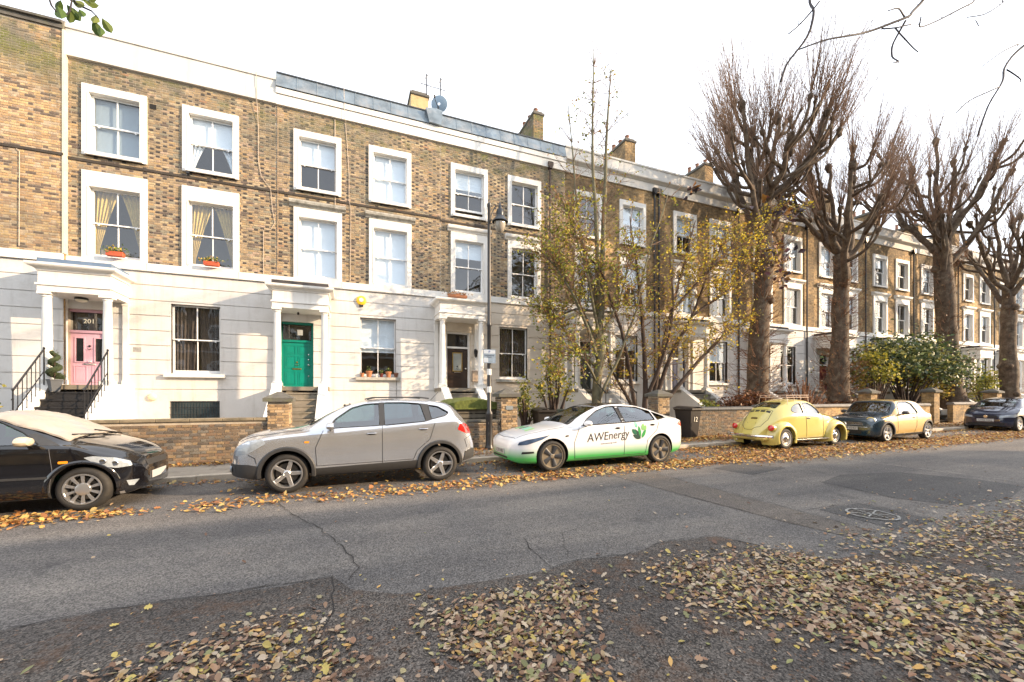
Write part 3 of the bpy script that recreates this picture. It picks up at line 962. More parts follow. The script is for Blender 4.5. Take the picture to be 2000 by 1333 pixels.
# wall lantern and meter box by house 3's door
g = G(); g.tube([(.62 + .66, -.13, 3.35), (.62 + .66, -.2, 3.42), (.62 + .66, -.26, 3.36)], .012, 6)
g.lathe([(.001, .22), (.03, .18), (.08, .12), (.06, .10), (.075, .08), (.05, -.08), (.02, -.11), (.001, -.14)], (1.28, -.26, 3.22), 'z', 8, False)
g.box(1.25, -.14, 3.26, 1.31, -.118, 3.42)
part('wall_lantern', g, M_iron, h3)
g = G(); g.bbox(1.16, -.22, 2.2, 1.42, -.118, 2.62, .01); part('meter_box', g, mat('taupe_meter_box', (.33, .26, .20), .6), h3)
downpipe(h3, 4.48, .3, 10.95, hopper=True, m=mat('rusty_black_pipe', (.06, .04, .032), .6, var=.3))

far = [
    (8.35, 13.60, [(8.80, 10.15), (11.07, 12.49)], M_stucco, 'far', mat('grey_door_paint', (.05, .06, .06), .3), (12.95,), 'fourth, half hidden by the slender leafy tree, with railings up its steps'),
    (13.60, 18.90, [(14.1, 15.50), (16.37, 17.79)], M_stucco2, 'far', M_navy, (13.2, 18.25), 'fifth, behind the yellow leaved tree, with pale steps'),
    (18.90, 24.15, [(19.34, 20.75), (21.66, 23.10)], M_stucco, 'far', M_navy, (23.44,), 'sixth house, with a navy door left of the thickest tree trunk'),
    (24.15, 29.30, [(24.53, 25.95), (26.65, 28.05)], M_stucco, 'far', M_red, (28.75,), 'seventh, with a dark red door between the two big trunks'),
    (29.30, 34.50, [(29.60, 31.05), (31.95, 33.42)], M_stucco2, 'far', M_blackdoor, (33.85,), 'eighth house, above the big green bush'),
    (34.50, 39.80, [(34.80, 36.30), (37.15, 38.65)], M_stucco, 'far', M_green, (39.3,), 'ninth house, partly behind the trunk right of the green bush'),
    (39.80, 45.00, [(40.1, 41.5), (42.4, 43.9)], M_stucco, 'far', M_navy, (44.4,), 'tenth house, whose windows show between the last two trunks'),
    (45.00, 50.20, [(45.4, 46.8), (47.7, 49.1)], M_stucco2, 'far', M_red, (49.6,), 'eleventh house, seen past the last tree at the right edge'),
    (50.20, 55.40, [(50.6, 52.0), (52.9, 54.3)], M_stucco, 'far', M_navy, (54.8,), 'twelfth house, farthest but two of the terrace'),
    (55.40, 60.60, [(55.8, 57.2), (58.1, 59.5)], M_stucco, 'far', M_navy, (60.0,), 'thirteenth house, farthest but one of the terrace'),
    (60.60, 65.80, [(61.0, 62.4), (63.3, 64.7)], M_stucco, 'far', M_navy, (65.2,), 'last house visible at the far end of the terrace'),
]
insets = ['dark', ('blind', .5), 'dark', ('blind', .9), ('blind', .3), 'tied_white', 'dark']
for i, (a, b, ww, stc, kd, dm, pipes, lab) in enumerate(far):
    h = house('terrace house: ' + lab, a, b, ww, ww, (b - 2.75 if i != 1 else 16.35, b - 1.55 if i != 1 else 17.55, 2.32, 4.36),
              dict(x0=a + .5, x1=a + 1.35, z1=3.4, ztop=4.0, kind=kd, m=dm, porch=(a - .02, a + 1.75, 4.32, 5.0), roofm=M_slate,
                   steps=(a + .3, a + 1.45, 7, M_stone if i else M_trim), rail=5 if i == 0 else None),
              near=0, w1top=7.8, hood=M_trim, in2=[insets[i % 7], insets[(i + 3) % 7]], in1=[insets[(i + 2) % 7], insets[(i + 5) % 7]], ing=insets[(i + 4) % 7], stucco=stc)
    for p in pipes: downpipe(h, p - a, .4, 10.9)

for x, hh, rend, lab in ((-7.3, 14.2, False, 'far left'), (-2.2, 14.2, False, '')): pass
chimney(2.42, 3.14, 17.4, 19.6, 11.0, 14.25, 'short ochre rendered chimney with mossy top beside the television aerial', rendered=True, npots=0)
chimney(7.85, 8.35, 17.0, 20.2, 11.0, 14.55, 'brick chimney with small pots behind the lead parapet, nearest brick stack', det=True)
labs = ['second brick chimney, rising just right of the slender tree top', 'third brick chimney, left of the first big pollard', 'brick chimney seen between the forks of the second pollard',
        'narrow brick chimney right of the second pollard trunk', 'low brick chimney left of the third pollard', 'brick chimney right of the third pollard, behind yellow leaves',
        'last brick chimney at the far end']
for i, xx in enumerate((13.55, 18.85, 24.1, 29.25, 34.45, 39.75, 45.0)):
    chimney(xx - .62, xx, 17.0, 20.4, 11.0, 14.5 - .1 * (i % 3), labs[i], npots=6)

# aerial and dish
ant = thing('television_aerial', 'television aerial on a thin mast behind the lead parapet', 'aerial', (3.0, 15.9, 12.0))
g = G(); g.tube([(0, 0, -.3), (0, 0, 1.85)], .016, 6); part('mast', g, mat('galvanised', (.45, .45, .46), .4, metal=.8), ant)
g = G(); g.tube([(-.45, -.1, 1.60), (.55, .15, 1.75)], .012, 5)
for i in range(9):
    x = -.4 + i * .115; g.tube([(x, -.28, 1.61 + i * .015), (x, .28, 1.63 + i * .015)], .006, 4)
for x in (-.22, .32): g.tube([(x, -.1, 1.22), (x, -.1, 2.02)], .022, 5)
for x in (-.22, .32): g.tube([(x - .06, -.12, 1.8), (x + .06, -.12, 1.98)], .016, 5)
part('antenna', g, mat('dark_aerial', (.03, .03, .035), .5), ant)
dish = thing('satellite_dish', 'grey blue satellite dish on the roof beside the aerial mast', 'satellite dish', (3.12, 15.6, 12.1))
g = G(); P = []
for i in range(6):
    r = .05 + .27 * i / 5
    P.append([(r * cos(t) * 1.0, -.35 * r * r * 4 * -.25, r * sin(t) * .9) for t in [2 * pi * j / 20 for j in range(20)]])
P2 = [[(x, y + .012, z) for x, y, z in r] for r in P[::-1]]
g.grid(P + P2, True)
d = part('reflector', g, mat('blue_grey_dish', (.28, .38, .48), .5, var=.05), dish, smooth=True, loc=(0.1, 0, .75), rot=(.35, 0, -.5))
g = G(); g.tube([(.1, .05, .7), (.0, .0, .45), (-.1, .1, .3), (-.1, .1, -.15)], .02, 6); g.tube([(.1, -.02, .5), (-.12, -.35, .62), (-.14, -.36, .7)], .014, 5); g.lathe([(.035, 0), (.035, .09)], (-.14, -.36, .68), 'z', 8)
part('dish_arm', g, M_iron, dish)
# ------------------------------------------------------------------ ground
def strip_ground(g, x0, x1, y0, y1, h, n=14):
    o = len(g.v)
    for i in range(n + 1):
        x = x0 + (x1 - x0) * i / n
        g.v += [(x, y0, zg(x) + h), (x, y1, zg(x) + h)]
    for i in range(n): g.face((o + 2 * i, o + 2 * i + 2, o + 2 * i + 3, o + 2 * i + 1))


def asphalt(name, c, c2, fine, patch=.5, leafdust=0.0, light=0.0):
    m = bpy.data.materials.new(name); m.use_nodes = True
    N, L = m.node_tree.nodes, m.node_tree.links
    b = N['Principled BSDF']; b.inputs['Roughness'].default_value = .82; b.inputs['Specular IOR Level'].default_value = .35
    tc = N.new('ShaderNodeTexCoord')

    def noise(sc, det=4, rg=.6):
        n = N.new('ShaderNodeTexNoise'); n.inputs['Scale'].default_value = sc; n.inputs['Detail'].default_value = det; n.inputs['Roughness'].default_value = rg
        L.new(tc.outputs['Object'], n.inputs['Vector']); return n.outputs['Fac']

    def ramp(f, a, b_, ca, cb):
        r = N.new('ShaderNodeValToRGB'); r.color_ramp.elements[0].position = a; r.color_ramp.elements[1].position = b_
        r.color_ramp.elements[0].color = ca; r.color_ramp.elements[1].color = cb; L.new(f, r.inputs[0]); return r.outputs[0]

    def mix(a, c_, f, mode='MIX'):
        x = N.new('ShaderNodeMix'); x.data_type = 'RGBA'; x.blend_type = mode
        for i, s_ in ((6, a), (7, c_)):
            if isinstance(s_, tuple): x.inputs[i].default_value = s_ + (1,)
            else: L.new(s_, x.inputs[i])
        if isinstance(f, float): x.inputs[0].default_value = f
        else: L.new(f, x.inputs[0])
        return x.outputs[2]
    base = mix(c, c2, ramp(noise(.55, 6, .65), .38, .62, (0, 0, 0, 1), (1, 1, 1, 1)))
    v = N.new('ShaderNodeTexVoronoi'); v.inputs['Scale'].default_value = 95; L.new(tc.outputs['Object'], v.inputs['Vector'])
    agg = ramp(v.outputs['Color'], .25, .95, (1 - fine, 1 - fine, 1 - fine, 1), (1 + fine * 1.4, 1 + fine * 1.35, 1 + fine * 1.25, 1))
    col = mix(base, agg, 1.0, 'MULTIPLY')
    v2 = N.new('ShaderNodeTexVoronoi'); v2.inputs['Scale'].default_value = 240; L.new(tc.outputs['Object'], v2.inputs['Vector'])
    col = mix(col, ramp(v2.outputs['Color'], .2, 1.0, (.75, .75, .75, 1), (1.3, 1.3, 1.3, 1)), 1.0, 'MULTIPLY')
    # paler lengths polished by tyres
    mp = N.new('ShaderNodeMapping'); mp.inputs['Scale'].default_value = (.12, 1.1, 1); L.new(tc.outputs['Object'], mp.inputs['Vector'])
    nt = N.new('ShaderNodeTexNoise'); nt.inputs['Scale'].default_value = 1.3; nt.inputs['Detail'].default_value = 5; L.new(mp.outputs[0], nt.inputs['Vector'])
    col = mix(col, ramp(nt.outputs['Fac'], .35, .65, (.80, .80, .82, 1), (1.22, 1.2, 1.17, 1)), 1.0, 'MULTIPLY')
    st_ = ramp(noise(1.6, 5, .7), .60, .70, (0, 0, 0, 1), (.55, .55, .55, 1))
    col = mix(col, (.045, .044, .045), st_)
    spk = ramp(v.outputs['Color'], .93, .97, (0, 0, 0, 1), (.6, .6, .6, 1))
    col = mix(col, (.30, .28, .26), spk)
    if leafdust:
        col = mix(col, (.12, .06, .03), ramp(noise(3.0, 6, .75), .52, .7, (0, 0, 0, 1), (leafdust, leafdust, leafdust, 1)))
        col = mix(col, (.22, .11, .05), ramp(noise(22.0, 4, .7), .60, .68, (0, 0, 0, 1), (leafdust, leafdust, leafdust, 1)))
    L.new(col, b.inputs['Base Color'])
    bp = N.new('ShaderNodeBump'); bp.inputs['Strength'].default_value = .7; bp.inputs['Distance'].default_value = .006
    L.new(v.outputs['Distance'], bp.inputs['Height']); L.new(bp.outputs[0], b.inputs['Normal'])
    return m


M_road = asphalt('worn_asphalt', (.115, .112, .112), (.165, .154, .144), .5)
M_lane = asphalt('coarse_asphalt', (.070, .064, .060), (.105, .094, .086), .7, leafdust=.6)
M_patchdark = asphalt('dark_repair_asphalt', (.07, .07, .073), (.09, .088, .088), .5)
M_patchlt = asphalt('pale_worn_asphalt', (.135, .12, .105), (.11, .10, .095), .45)
M_crack = mat('tar_filled_crack', (.015, .014, .014), .8, var=.3)
M_pave = mat('paving_concrete', (.30, .26, .21), .85, var=.15, scale=2, dirt=(.12, .10, .07), damt=.6, dscale=1.5, bump=.3, fine=.12)
M_kerb = mat('granite_kerb', (.46, .40, .32), .8, var=.15, scale=3, dirt=(.13, .11, .09), damt=.5, bump=.4, fine=.15)
M_soil = mat('garden_soil', (.07, .05, .035), .95, var=.3, scale=3, bump=.8)

g = G()
for a, b in ((-900, -60), (-60, 90), (90, 900)):
    n = 15 if a == -60 else 1
    strip_ground(g, a, b, -900, 1500, -.12, n)
struct('ground', g, mat('rough_ground', (.10, .09, .07), .95, var=.3))
g = G(); strip_ground(g, -60, 90, -4.2, 9.7, 0.0, 30)
struct('road', g, M_road)
road = bpy.data.objects['road']
# the old coarse parking lane on the near side, its edge ragged
g = G(); pts = [(-60, 4.1), (-14, 4.1), (-2.25, 3.98), (-1.74, 4.05), (-.95, 4.02), (-.5, 3.98), (-.13, 4.03), (.02, 3.7), (.4, 3.45), (1.1, 3.42), (1.66, 3.40), (2.1, 3.5), (2.6, 3.42), (3.24, 3.56), (3.92, 3.49), (4.13, 3.02), (4.25, 2.6), (5.2, 2.45), (9, 2.5), (90, 2.5)]
o = len(g.v)
for x, y in pts: g.v += [(x, -4.2, zg(x) + .004), (x, y, zg(x) + .004)]
for i in range(len(pts) - 1): g.face((o + 2 * i, o + 2 * i + 2, o + 2 * i + 3, o + 2 * i + 1))
struct('parking_lane', g, M_lane)


def poly_patch(name, pts, m, h):
    g = G(); g.add([(x, y, zg(x) + h) for x, y in pts], [tuple(range(len(pts)))])
    return struct(name, g, m)


poly_patch('trench_reinstatement', [(4.98, 7.3), (5.25, 7.28), (5.9, 6.8), (5.86, 5.26), (5.80, 4.2), (5.79, 3.3), (5.7, 2.9), (5.27, 2.9), (5.15, 3.6), (5.08, 4.52), (5.02, 5.6)][::-1], M_patchlt, .004)
poly_patch('road_patch', [(8.1, 4.9), (9.2, 5.2), (10.6, 4.9), (11.0, 3.9), (10.9, 3.3), (9.4, 3.0), (8.2, 3.1), (7.9, 3.7)][::-1], M_patchdark, .004)
poly_patch('road_patch', [(6.15, 3.75), (7.05, 3.75), (7.0, 2.85), (6.08, 2.85)][::-1], M_patchdark, .004)
poly_patch('road_patch', [(7.5, 6.75), (8.6, 7.05), (9.0, 6.15), (7.6, 5.9)][::-1], M_patchdark, .004)


def crack(pts, w, name='road_crack', m=None, seed=0, j=.022):
    rnd = random.Random(seed); P = []
    for (a, b), (c, d) in zip(pts, pts[1:]):
        n = max(2, int(((c - a) ** 2 + (d - b) ** 2) ** .5 / .12))
        for i in range(n): P.append((a + (c - a) * i / n + rnd.uniform(-j, j), b + (d - b) * i / n + rnd.uniform(-j, j)))
    P.append(pts[-1]); g = G(); o = 0
    for i, (x, y) in enumerate(P):
        q = P[min(i + 1, len(P) - 1)]; p = P[max(0, i - 1)]
        dx, dy = q[0] - p[0], q[1] - p[1]; l = max(1e-6, (dx * dx + dy * dy) ** .5)
        ww = w * rnd.uniform(.08, .62)
        g.v += [(x - dy / l * ww, y + dx / l * ww, zg(x) + .009), (x + dy / l * ww, y - dx / l * ww, zg(x) + .009)]
    for i in range(len(P) - 1): g.face((2 * i + 1, 2 * i + 3, 2 * i + 2, 2 * i))
    return part(name, g, m or M_crack, road)


crack([(-1.28, 7.93), (-.8, 6.6), (-.36, 5.64), (0, 4.59), (.09, 4.14), (0, 3.9)], .011, seed=1)
crack([(-2.25, 3.99), (-1.74, 4.06), (-.95, 4.03), (-.13, 4.04)], .012, seed=2, j=.02)
crack([(-.13, 4.02), (-.1, 3.5), (-.2, 3.0), (-.05, 2.4)], .010, seed=3)
crack([(1.87, 4.3), (1.77, 3.85), (1.78, 3.44), (2.1, 3.5), (2.6, 3.44), (3.24, 3.58), (3.92, 3.52), (4.13, 3.02)], .012, seed=4, j=.02)
crack([(2.33, 4.25), (2.04, 3.6)], .007, seed=5); crack([(2.3, 4.25), (3.2, 4.5), (4.0, 4.2)], .006, seed=6)
crack([(4.96, 7.3), (5.0, 5.5), (5.08, 4.5), (5.27, 2.9)], .009, seed=7, j=.015); crack([(5.92, 6.8), (5.88, 5.2), (5.81, 3.4), (5.72, 2.9)], .016, seed=8, j=.02)
crack([(7.71, 6.5), (7.94, 4.84), (7.83, 3.36), (7.85, 2.8)], .010, seed=9, j=.02)
crack([(5.95, 3.8), (7.08, 3.78), (7.05, 2.82)], .012, seed=10, j=.01); crack([(1.2, 1.9), (1.9, 2.0), (2.4, 2.2)], .006, seed=11)
crack([(11.43, 7.0), (11.5, 5.4), (11.39, 3.2), (11.3, 1)], .03, 'pale_road_joint', mat('pale_joint', (.30, .27, .24), .8, var=.2), 12, .015)
crack([(-.3, 2.6), (.1, 2.2), (.2, 1.9)], .006, seed=13)
# manhole with sprayed marks
mh = thing('manhole_cover', 'round iron manhole cover circled in white spray paint on the road', 'manhole cover', (6.52, 3.31, zg(6.5) + .006))
g = G(); g.lathe([(.0, .004), (.22, .004), (.235, .0)], (0, 0, 0), 'z', 28, False); part('cover_plate', g, mat('worn_iron', (.10, .095, .09), .5, metal=.6, var=.3, scale=20), mh)
g = G()
for i in range(-3, 4):
    for j in range(-3, 4):
        if i * i + j * j < 11: g.box(i * .055 - .016, j * .055 - .016, .0045, i * .055 + .016, j * .055 + .016, .009)
part('cover_studs', g, MATS['worn_iron'], mh)
g = G(); rnd = random.Random(3)
R0 = [(.25 + rnd.uniform(-.015, .015)) for _ in range(40)]
for i in range(40):
    a, b = 2 * pi * i / 40, 2 * pi * (i + 1) / 40; r0, r1 = R0[i], R0[(i + 1) % 40]
    g.add([(r0 * cos(a), r0 * sin(a), .010), ((r0 + .03) * cos(a), (r0 + .03) * sin(a), .010), ((r1 + .03) * cos(b), (r1 + .03) * sin(b), .010), (r1 * cos(b), r1 * sin(b), .010)], [(0, 1, 2, 3)])
for a in (.3, 1.4, 2.5):
    c_, s_ = cos(a), sin(a); g.add([(-.2 * c_ - .01 * s_, -.2 * s_ + .01 * c_, .012), (-.2 * c_ + .01 * s_, -.2 * s_ - .01 * c_, .012), (.26 * c_ + .01 * s_, .26 * s_ - .01 * c_, .012), (.26 * c_ - .01 * s_, .26 * s_ + .01 * c_, .012)], [(0, 1, 2, 3)])
part('spray_marks', g, mat('white_spray', (.26, .26, .25), .7, var=.4, scale=30), mh)

# kerb stones and pavement
kb = struct('kerb', G().box(-60, 9.70, -.2, -59, 9.8, 0), M_kerb)
KY = 9.62
rnd = random.Random(5)
x = -9.0; kms = {}
while x < 60:
    Lk = rnd.choice((.9, .92, .88)) if x < 30 else 3.0
    if Lk not in kms:
        g = G(); g.bbox(0.006, 0, -.25, Lk - .006, .155, .115, .012); kms[Lk] = g.mesh('kerbstone', M_kerb)
    link('kerbstone', kms[Lk], kb, (x, KY + rnd.uniform(-.006, .006), zg(x) + rnd.uniform(-.004, .004)))
    x += Lk
g = G(); strip_ground(g, -60, 90, KY + .15, 11.5, .085, 30)
pv = struct('pavement', g, mat('joint_dirt', (.06, .05, .04), .95, var=.2))
sl = []
for k in range(6):
    g = G(); g.bbox(.006, .006, 0, .884, .590, .05, .006); sl.append(g.mesh('paving_slab', [M_pave]))
y = KY + .165; r = 0
while y < 11.3:
    x = -8.5 + (.45 if r % 2 else 0)
    while x < 36:
        o = link('paving_slab', sl[r % 6], pv, (x, y, zg(x) + .062 + rnd.uniform(-.002, .003)), (0, 0, 0))
        x += .89
    y += .596; r += 1
g = G(); strip_ground(g, 36, 90, KY + .16, 11.5, .11, 4); part('far_paving', g, M_pave, pv)
# double step in the far footway edge: front gardens
g = G(); strip_ground(g, -60, 90, 11.5, 15.3, .20, 30)
struct('garden_ground', g, M_soil)
# garden path flags
for x0, x1 in ((-7.0, -6.0), (-1.9, -.8), (3.2, 4.2)):
    g = G(); g.box(x0, 11.7, .205, x1, 13.2, .24); p = struct('garden_path', g, M_stone)

# ------------------------------------------------------------------ front garden walls and piers
WY = 11.35


def garden_wall(label, x0, x1, h, nb=300, capm=None, detail=True, caph=.07, seed=1, round_=False, thick=.225):
    t = thing('garden_wall', label, 'wall', (x0, WY, zg(x0) + .1), group='low brick garden walls')
    W = x1 - x0; cm = capm or M_cap
    g = G(); g.box(0, .0, -.1, W, thick, h)
    part('wall_core', g, M_mortar if detail else M_brickfar, t)
    if detail:
        lay_bricks(t, 0.005, W - .005, .0, h - .01, [], 0.0, nb, (min(W, 6), .4), WCOL, WCOL, seed, .014)
        lay_bricks(t, 0.005, thick, .0, h - .01, [], 0.0, 0, (0, 0), WCOL, WCOL, seed + 1, .012, axis=pi / 2, wx=W) if False else None
    x = 0; i = 0
    while x < W - .05:
        Lc = min(.62, W - x)
        g = G()
        if round_: g.prism([(-.05, h), (-.06, h + .04), (-.03, h + .10), (.04, h + .13), (thick - .04, h + .13), (thick + .03, h + .10), (thick + .06, h + .04), (thick + .05, h)], x + .004, x + Lc - .004, 'x')
        else: g.bbox(x + .004, -.045, h, x + Lc - .004, thick + .045, h + caph, .01)
        part('coping_stone', g, cm, t)
        x += Lc; i += 1
    return t


def pier(label, x, h, w=.46, capm=None, detail=True, seed=1, plaque=False, nb=150):
    t = thing('gate_pier', label, 'gate pier', (x, WY - .06, zg(x) + .1), group='brick gate piers with stone caps')
    g = G(); g.box(-w / 2, 0, -.1, w / 2, w, h); part('pier_core', g, M_mortar if detail else M_brickfar, t)
    if detail:
        pal = [(.36, .24, .12), (.42, .28, .14), (.24, .16, .09), (.12, .09, .06), (.30, .20, .11), (.44, .32, .19)]
        lay_bricks(t, -w / 2, w / 2, .0, h - .01, [], 0.0, nb, (0, h), pal, pal, seed, .014)
        lay_bricks(t, 0.0, w, .0, h - .01, [], 0.0, 0, (0, h), pal, pal, seed + 3, .012, axis=pi / 2, wx=w / 2)
        lay_bricks(t, 0.0, w, .0, h - .01, [], 0.0, 0, (0, h), WCOL, WCOL, seed + 4, .012, axis=-pi / 2, wx=-w / 2)
    e = w / 2 + .09
    g = G(); z = h; c = w / 2
    g.add([(-e, c - e, z), (e, c - e, z), (e, c + e, z), (-e, c + e, z), (-e, c - e, z + .09), (e, c - e, z + .09), (e, c + e, z + .09), (-e, c + e, z + .09), (-.05, c - .05, z + .24), (.05, c - .05, z + .24), (.05, c + .05, z + .24), (-.05, c + .05, z + .24)],
          [(3, 2, 1, 0), (0, 1, 5, 4), (1, 2, 6, 5), (2, 3, 7, 6), (3, 0, 4, 7), (4, 5, 9, 8), (5, 6, 10, 9), (6, 7, 11, 10), (7, 4, 8, 11), (8, 9, 10, 11)])
    part('pier_cap', g, capm or M_cap, t)
    if plaque:
        g = G(); g.box(-.11, -.035, h - .38, .11, -.016, h - .26); part('name_plaque', g, mat('slate_plaque', (.20, .23, .25), .5, var=.1), t)
    return t


garden_wall('long low brown brick wall with weathered coping between the black car and the silver car', -8.3, -1.82, 1.01, 300, seed=4, capm=mat('tan_coping', (.22, .18, .12), .85, var=.25, scale=6, dirt=(.06, .06, .04), damt=.8, dscale=5, bump=.5, bscale=30))
pier('orange brown brick pier with pyramid cap left of the stone steps', -1.57, 1.42, .46, seed=9)
garden_wall('dark brick wall behind the silver car beside the lamp post', 1.6, 4.15, .78, 200, seed=14)
pier('brick pier with a small plaque, just right of the lamp post', 4.42, 1.50, .50, seed=19, plaque=True)
pier('brick pier behind the roof of the white car, below the multi-stemmed tree', 10.2, 1.48, .50, seed=29, nb=80)
garden_wall('stone brick wall with rounded dark coping between the wheelie bin and the yellow car', 11.55, 14.6, .96, 150, seed=24, round_=True, capm=mat('dark_round_coping', (.06, .065, .07), .7, var=.2, scale=4))
garden_wall('low brick wall behind the yellow car roof, ending at the small convertible', 14.9, 20.9, 1.0, 0, detail=False, round_=True, capm=mat('grey_round_coping', (.20, .19, .18), .8, var=.2, scale=4))
pier('square pier behind the windscreen of the small convertible', 22.4, 1.55, .5, detail=False)
garden_wall('wall under the big green bush', 22.7, 27.2, .95, 0, detail=False, round_=True, capm=MATS['grey_round_coping'])
pier('grey pier right of the convertible, beside the gateway', 27.7, 1.60, .5, detail=False)
garden_wall('pale wall between two piers left of the blue car', 29.4, 32.6, .95, 0, detail=False, round_=True, capm=MATS['grey_round_coping'])
pier('pier with pyramid cap above the bonnet of the dark blue car', 34.2, 1.55, .55, detail=False)
garden_wall('far garden wall behind the dark blue car', 34.6, 60, .95, 0, detail=False, round_=True, capm=MATS['grey_round_coping'])

# bin store with mossy lid behind the dark wall
bs = thing('bin_store', 'slatted timber bin store with a mossy lid behind the dark wall', 'bin store', (2.75, 11.75, .2))
for i in range(5):
    g = G(); g.box(-.1, 0, .78 + i * .135 - .38, 1.55, .03, .78 + i * .135 - .27); part('slat', g, mat('weathered_slat', (.12, .105, .08), .85, var=.25, scale=6), bs)
for x in (-.1, .7, 1.5):
    g = G(); g.box(x, .031, 0, x + .07, .09, 1.1); part('post', g, MATS['weathered_slat'], bs)
g = G(); g.box(-.1, .1, 0, 1.57, .9, 1.05); part('store_box', g, M_dark, bs)
g = G(); P = []
rnd = random.Random(8)
for i in range(10):
    row = []
    for j in range(24):
        t_ = j / 23
        row.append((-.2 + 1.9 * t_, -.1 + i * .12, 1.14 + .20 * sin(pi * min(1, t_ * 1.02)) ** .6 + rnd.uniform(-.014, .014) + i * .008))
    P.append(row)
g.grid(P); P0 = P[0]; g.grid([[(a, b, 1.06) for a, b, c in P0], P0])
part('mossy_lid', g, mat('moss', (.10, .12, .025), .95, var=.4, scale=12, bump=.8, bscale=50), bs, smooth=True)


def wheelie(label, x, y, m, num=None, rz=0.0, h=1.0):
    t = thing('wheelie_bin', label, 'wheelie bin', (x, y, zg(x) + .11), rz, group='wheelie bins by the gates')
    g = G(); o = 0
    for z, a, b in ((.06, .20, .24), (h * .9, .27, .33), (h * .93, .30, .36), (h * .96, .30, .36)):
        g.v += [(-a, -b, z), (a, -b, z), (a, b, z), (-a, b, z)]
    for k in range(3):
        for i in range(4): g.face((k * 4 + i, k * 4 + (i + 1) % 4, k * 4 + 4 + (i + 1) % 4, k * 4 + 4 + i))
    g.face((3, 2, 1, 0)); g.face((12, 13, 14, 15))
    part('bin_body', g, m, t)
    g = G(); P = [[(xx, yy, h * .965 + .07 * (1 - (xx / .3) ** 2) + .03 * (yy + .38)) for xx in (-.31, -.2, -.1, 0, .1, .2, .31)] for yy in (-.40, -.2, 0, .2, .37)]
    g.grid(P); g.box(-.31, -.40, h * .93, .31, -.37, h * .985); g.tube([(-.26, .40, h * .98), (.26, .40, h * .98)], .02, 6)
    part('bin_lid', g, m, t, smooth=True)
    for s_ in (-1, 1):
        g = G(); g.lathe([(.03, -.03), (.1, -.03), (.1, .03), (.03, .03)], (s_ * .2, .24, .1), 'x', 14); part('wheel', g, M_iron, t)
    if num: lettering(num, .24, (0.0, -.312, .60), mat('white_number', (.75, .72, .62), .5, var=0), t, rot=(pi / 2 + .1, 0, 0))
    return t


M_bin = mat('black_bin_plastic', (.022, .018, .016), .45, var=.1)
M_bing = mat('dark_green_bin_plastic', (.02, .035, .028), .45, var=.1)
wheelie('dark wheelie bin with white number 12 standing on the pavement by the rounded wall', 11.05, 11.05, M_bin, '12', .15, 1.08)
wheelie('black wheelie bin just left of the white car windscreen', 5.75, 11.7, M_bin, None, -.1, 1.1)
wheelie('dark green wheelie bin beside the black one, behind the windscreen', 6.6, 11.75, M_bing, None, .05, 1.02)

# ------------------------------------------------------------------ lamp post with parking plate
lp = thing('street_lamp', 'tall black Victorian style lamp post with swan neck lantern and parking plate', 'street lamp', (3.73, 11.1, zg(3.7) + .11))
g = G(); g.lathe([(.13, 0), (.13, .05), (.115, .08), (.10, .14), (.095, .95), (.11, 1.0), (.10, 1.05), (.06, 1.12), (.058, 3.5), (.07, 3.52), (.07, 3.58), (.052, 3.62), (.045, 6.9), (.06, 6.93), (.06, 7.0), (.02, 7.05), (.03, 7.1), (.001, 7.18)], (0, 0, 0), 'z', 14)
part('post', g, M_iron, lp, smooth=True)
for z in (1.62, 2.12):
    g = G(); g.lathe([(.064, 0), (.064, .17)], (0, 0, z), 'z', 14); part('white_band', g, mat('white_band_paint', (.72, .72, .70), .5, var=.05), lp, smooth=True)
g = G(); g.box(-.205, -.09, 2.45, .165, -.078, 2.84); pp = part('parking_plate', g, mat('grey_blue_plate', (.16, .22, .30), .5, var=.2, scale=8), lp)
g = G(); g.box(-.19, -.093, 2.72, .15, -.0905, 2.82); g.box(-.19, -.093, 2.47, -.06, -.0905, 2.60); part('plate_panel', g, mat('pale_plate_panel', (.36, .42, .50), .5, var=0), pp)
lettering('Permit holders only', .036, (-.02, -.0955, 2.66), mat('dark_plate_print', (.03, .04, .07), .5, var=0), pp)
lettering('Mon-Fri', .042, (-.02, -.0955, 2.61), MATS['dark_plate_print'], pp)
lettering('P', .10, (-.02, -.0955, 2.735), mat('blue_plate_print', (.02, .05, .25), .5, var=0), pp)
g = G(); g.tube([(0, 0, 6.35), (.08, 0, 6.75), (.20, 0, 6.98), (.30, 0, 7.0), (.33, 0, 6.93)], .02, 6)
part('bracket', g, M_iron, lp, smooth=True)
g = G(); g.lathe([(.001, 7.14), (.02, 7.1), (.03, 7.02), (.05, 6.98), (.05, 6.93), (.09, 6.90), (.12, 6.80), (.11, 6.72), (.16, 6.64), (.225, 6.56), (.235, 6.54), (.22, 6.53)], (.33, 0, 0), 'z', 20, False)
part('lantern_hood', g, mat('dark_blue_lantern', (.02, .026, .035), .35, var=.1), lp, smooth=True)
g = G(); g.lathe([(.165, 6.53), (.165, 6.46), (.145, 6.38), (.12, 6.30), (.06, 6.24), (.001, 6.22)], (.33, 0, 0), 'z', 20, False)
part('lantern_globe', g, mat('smoky_lamp_glass', (.34, .31, .26), .12, var=.1), lp, smooth=True)
g = G(); g.tube([(.19, -.01, .0), (.2, -.01, .85), (.17, -.01, 1.2), (.12, -.01, 1.25)], .013, 5)
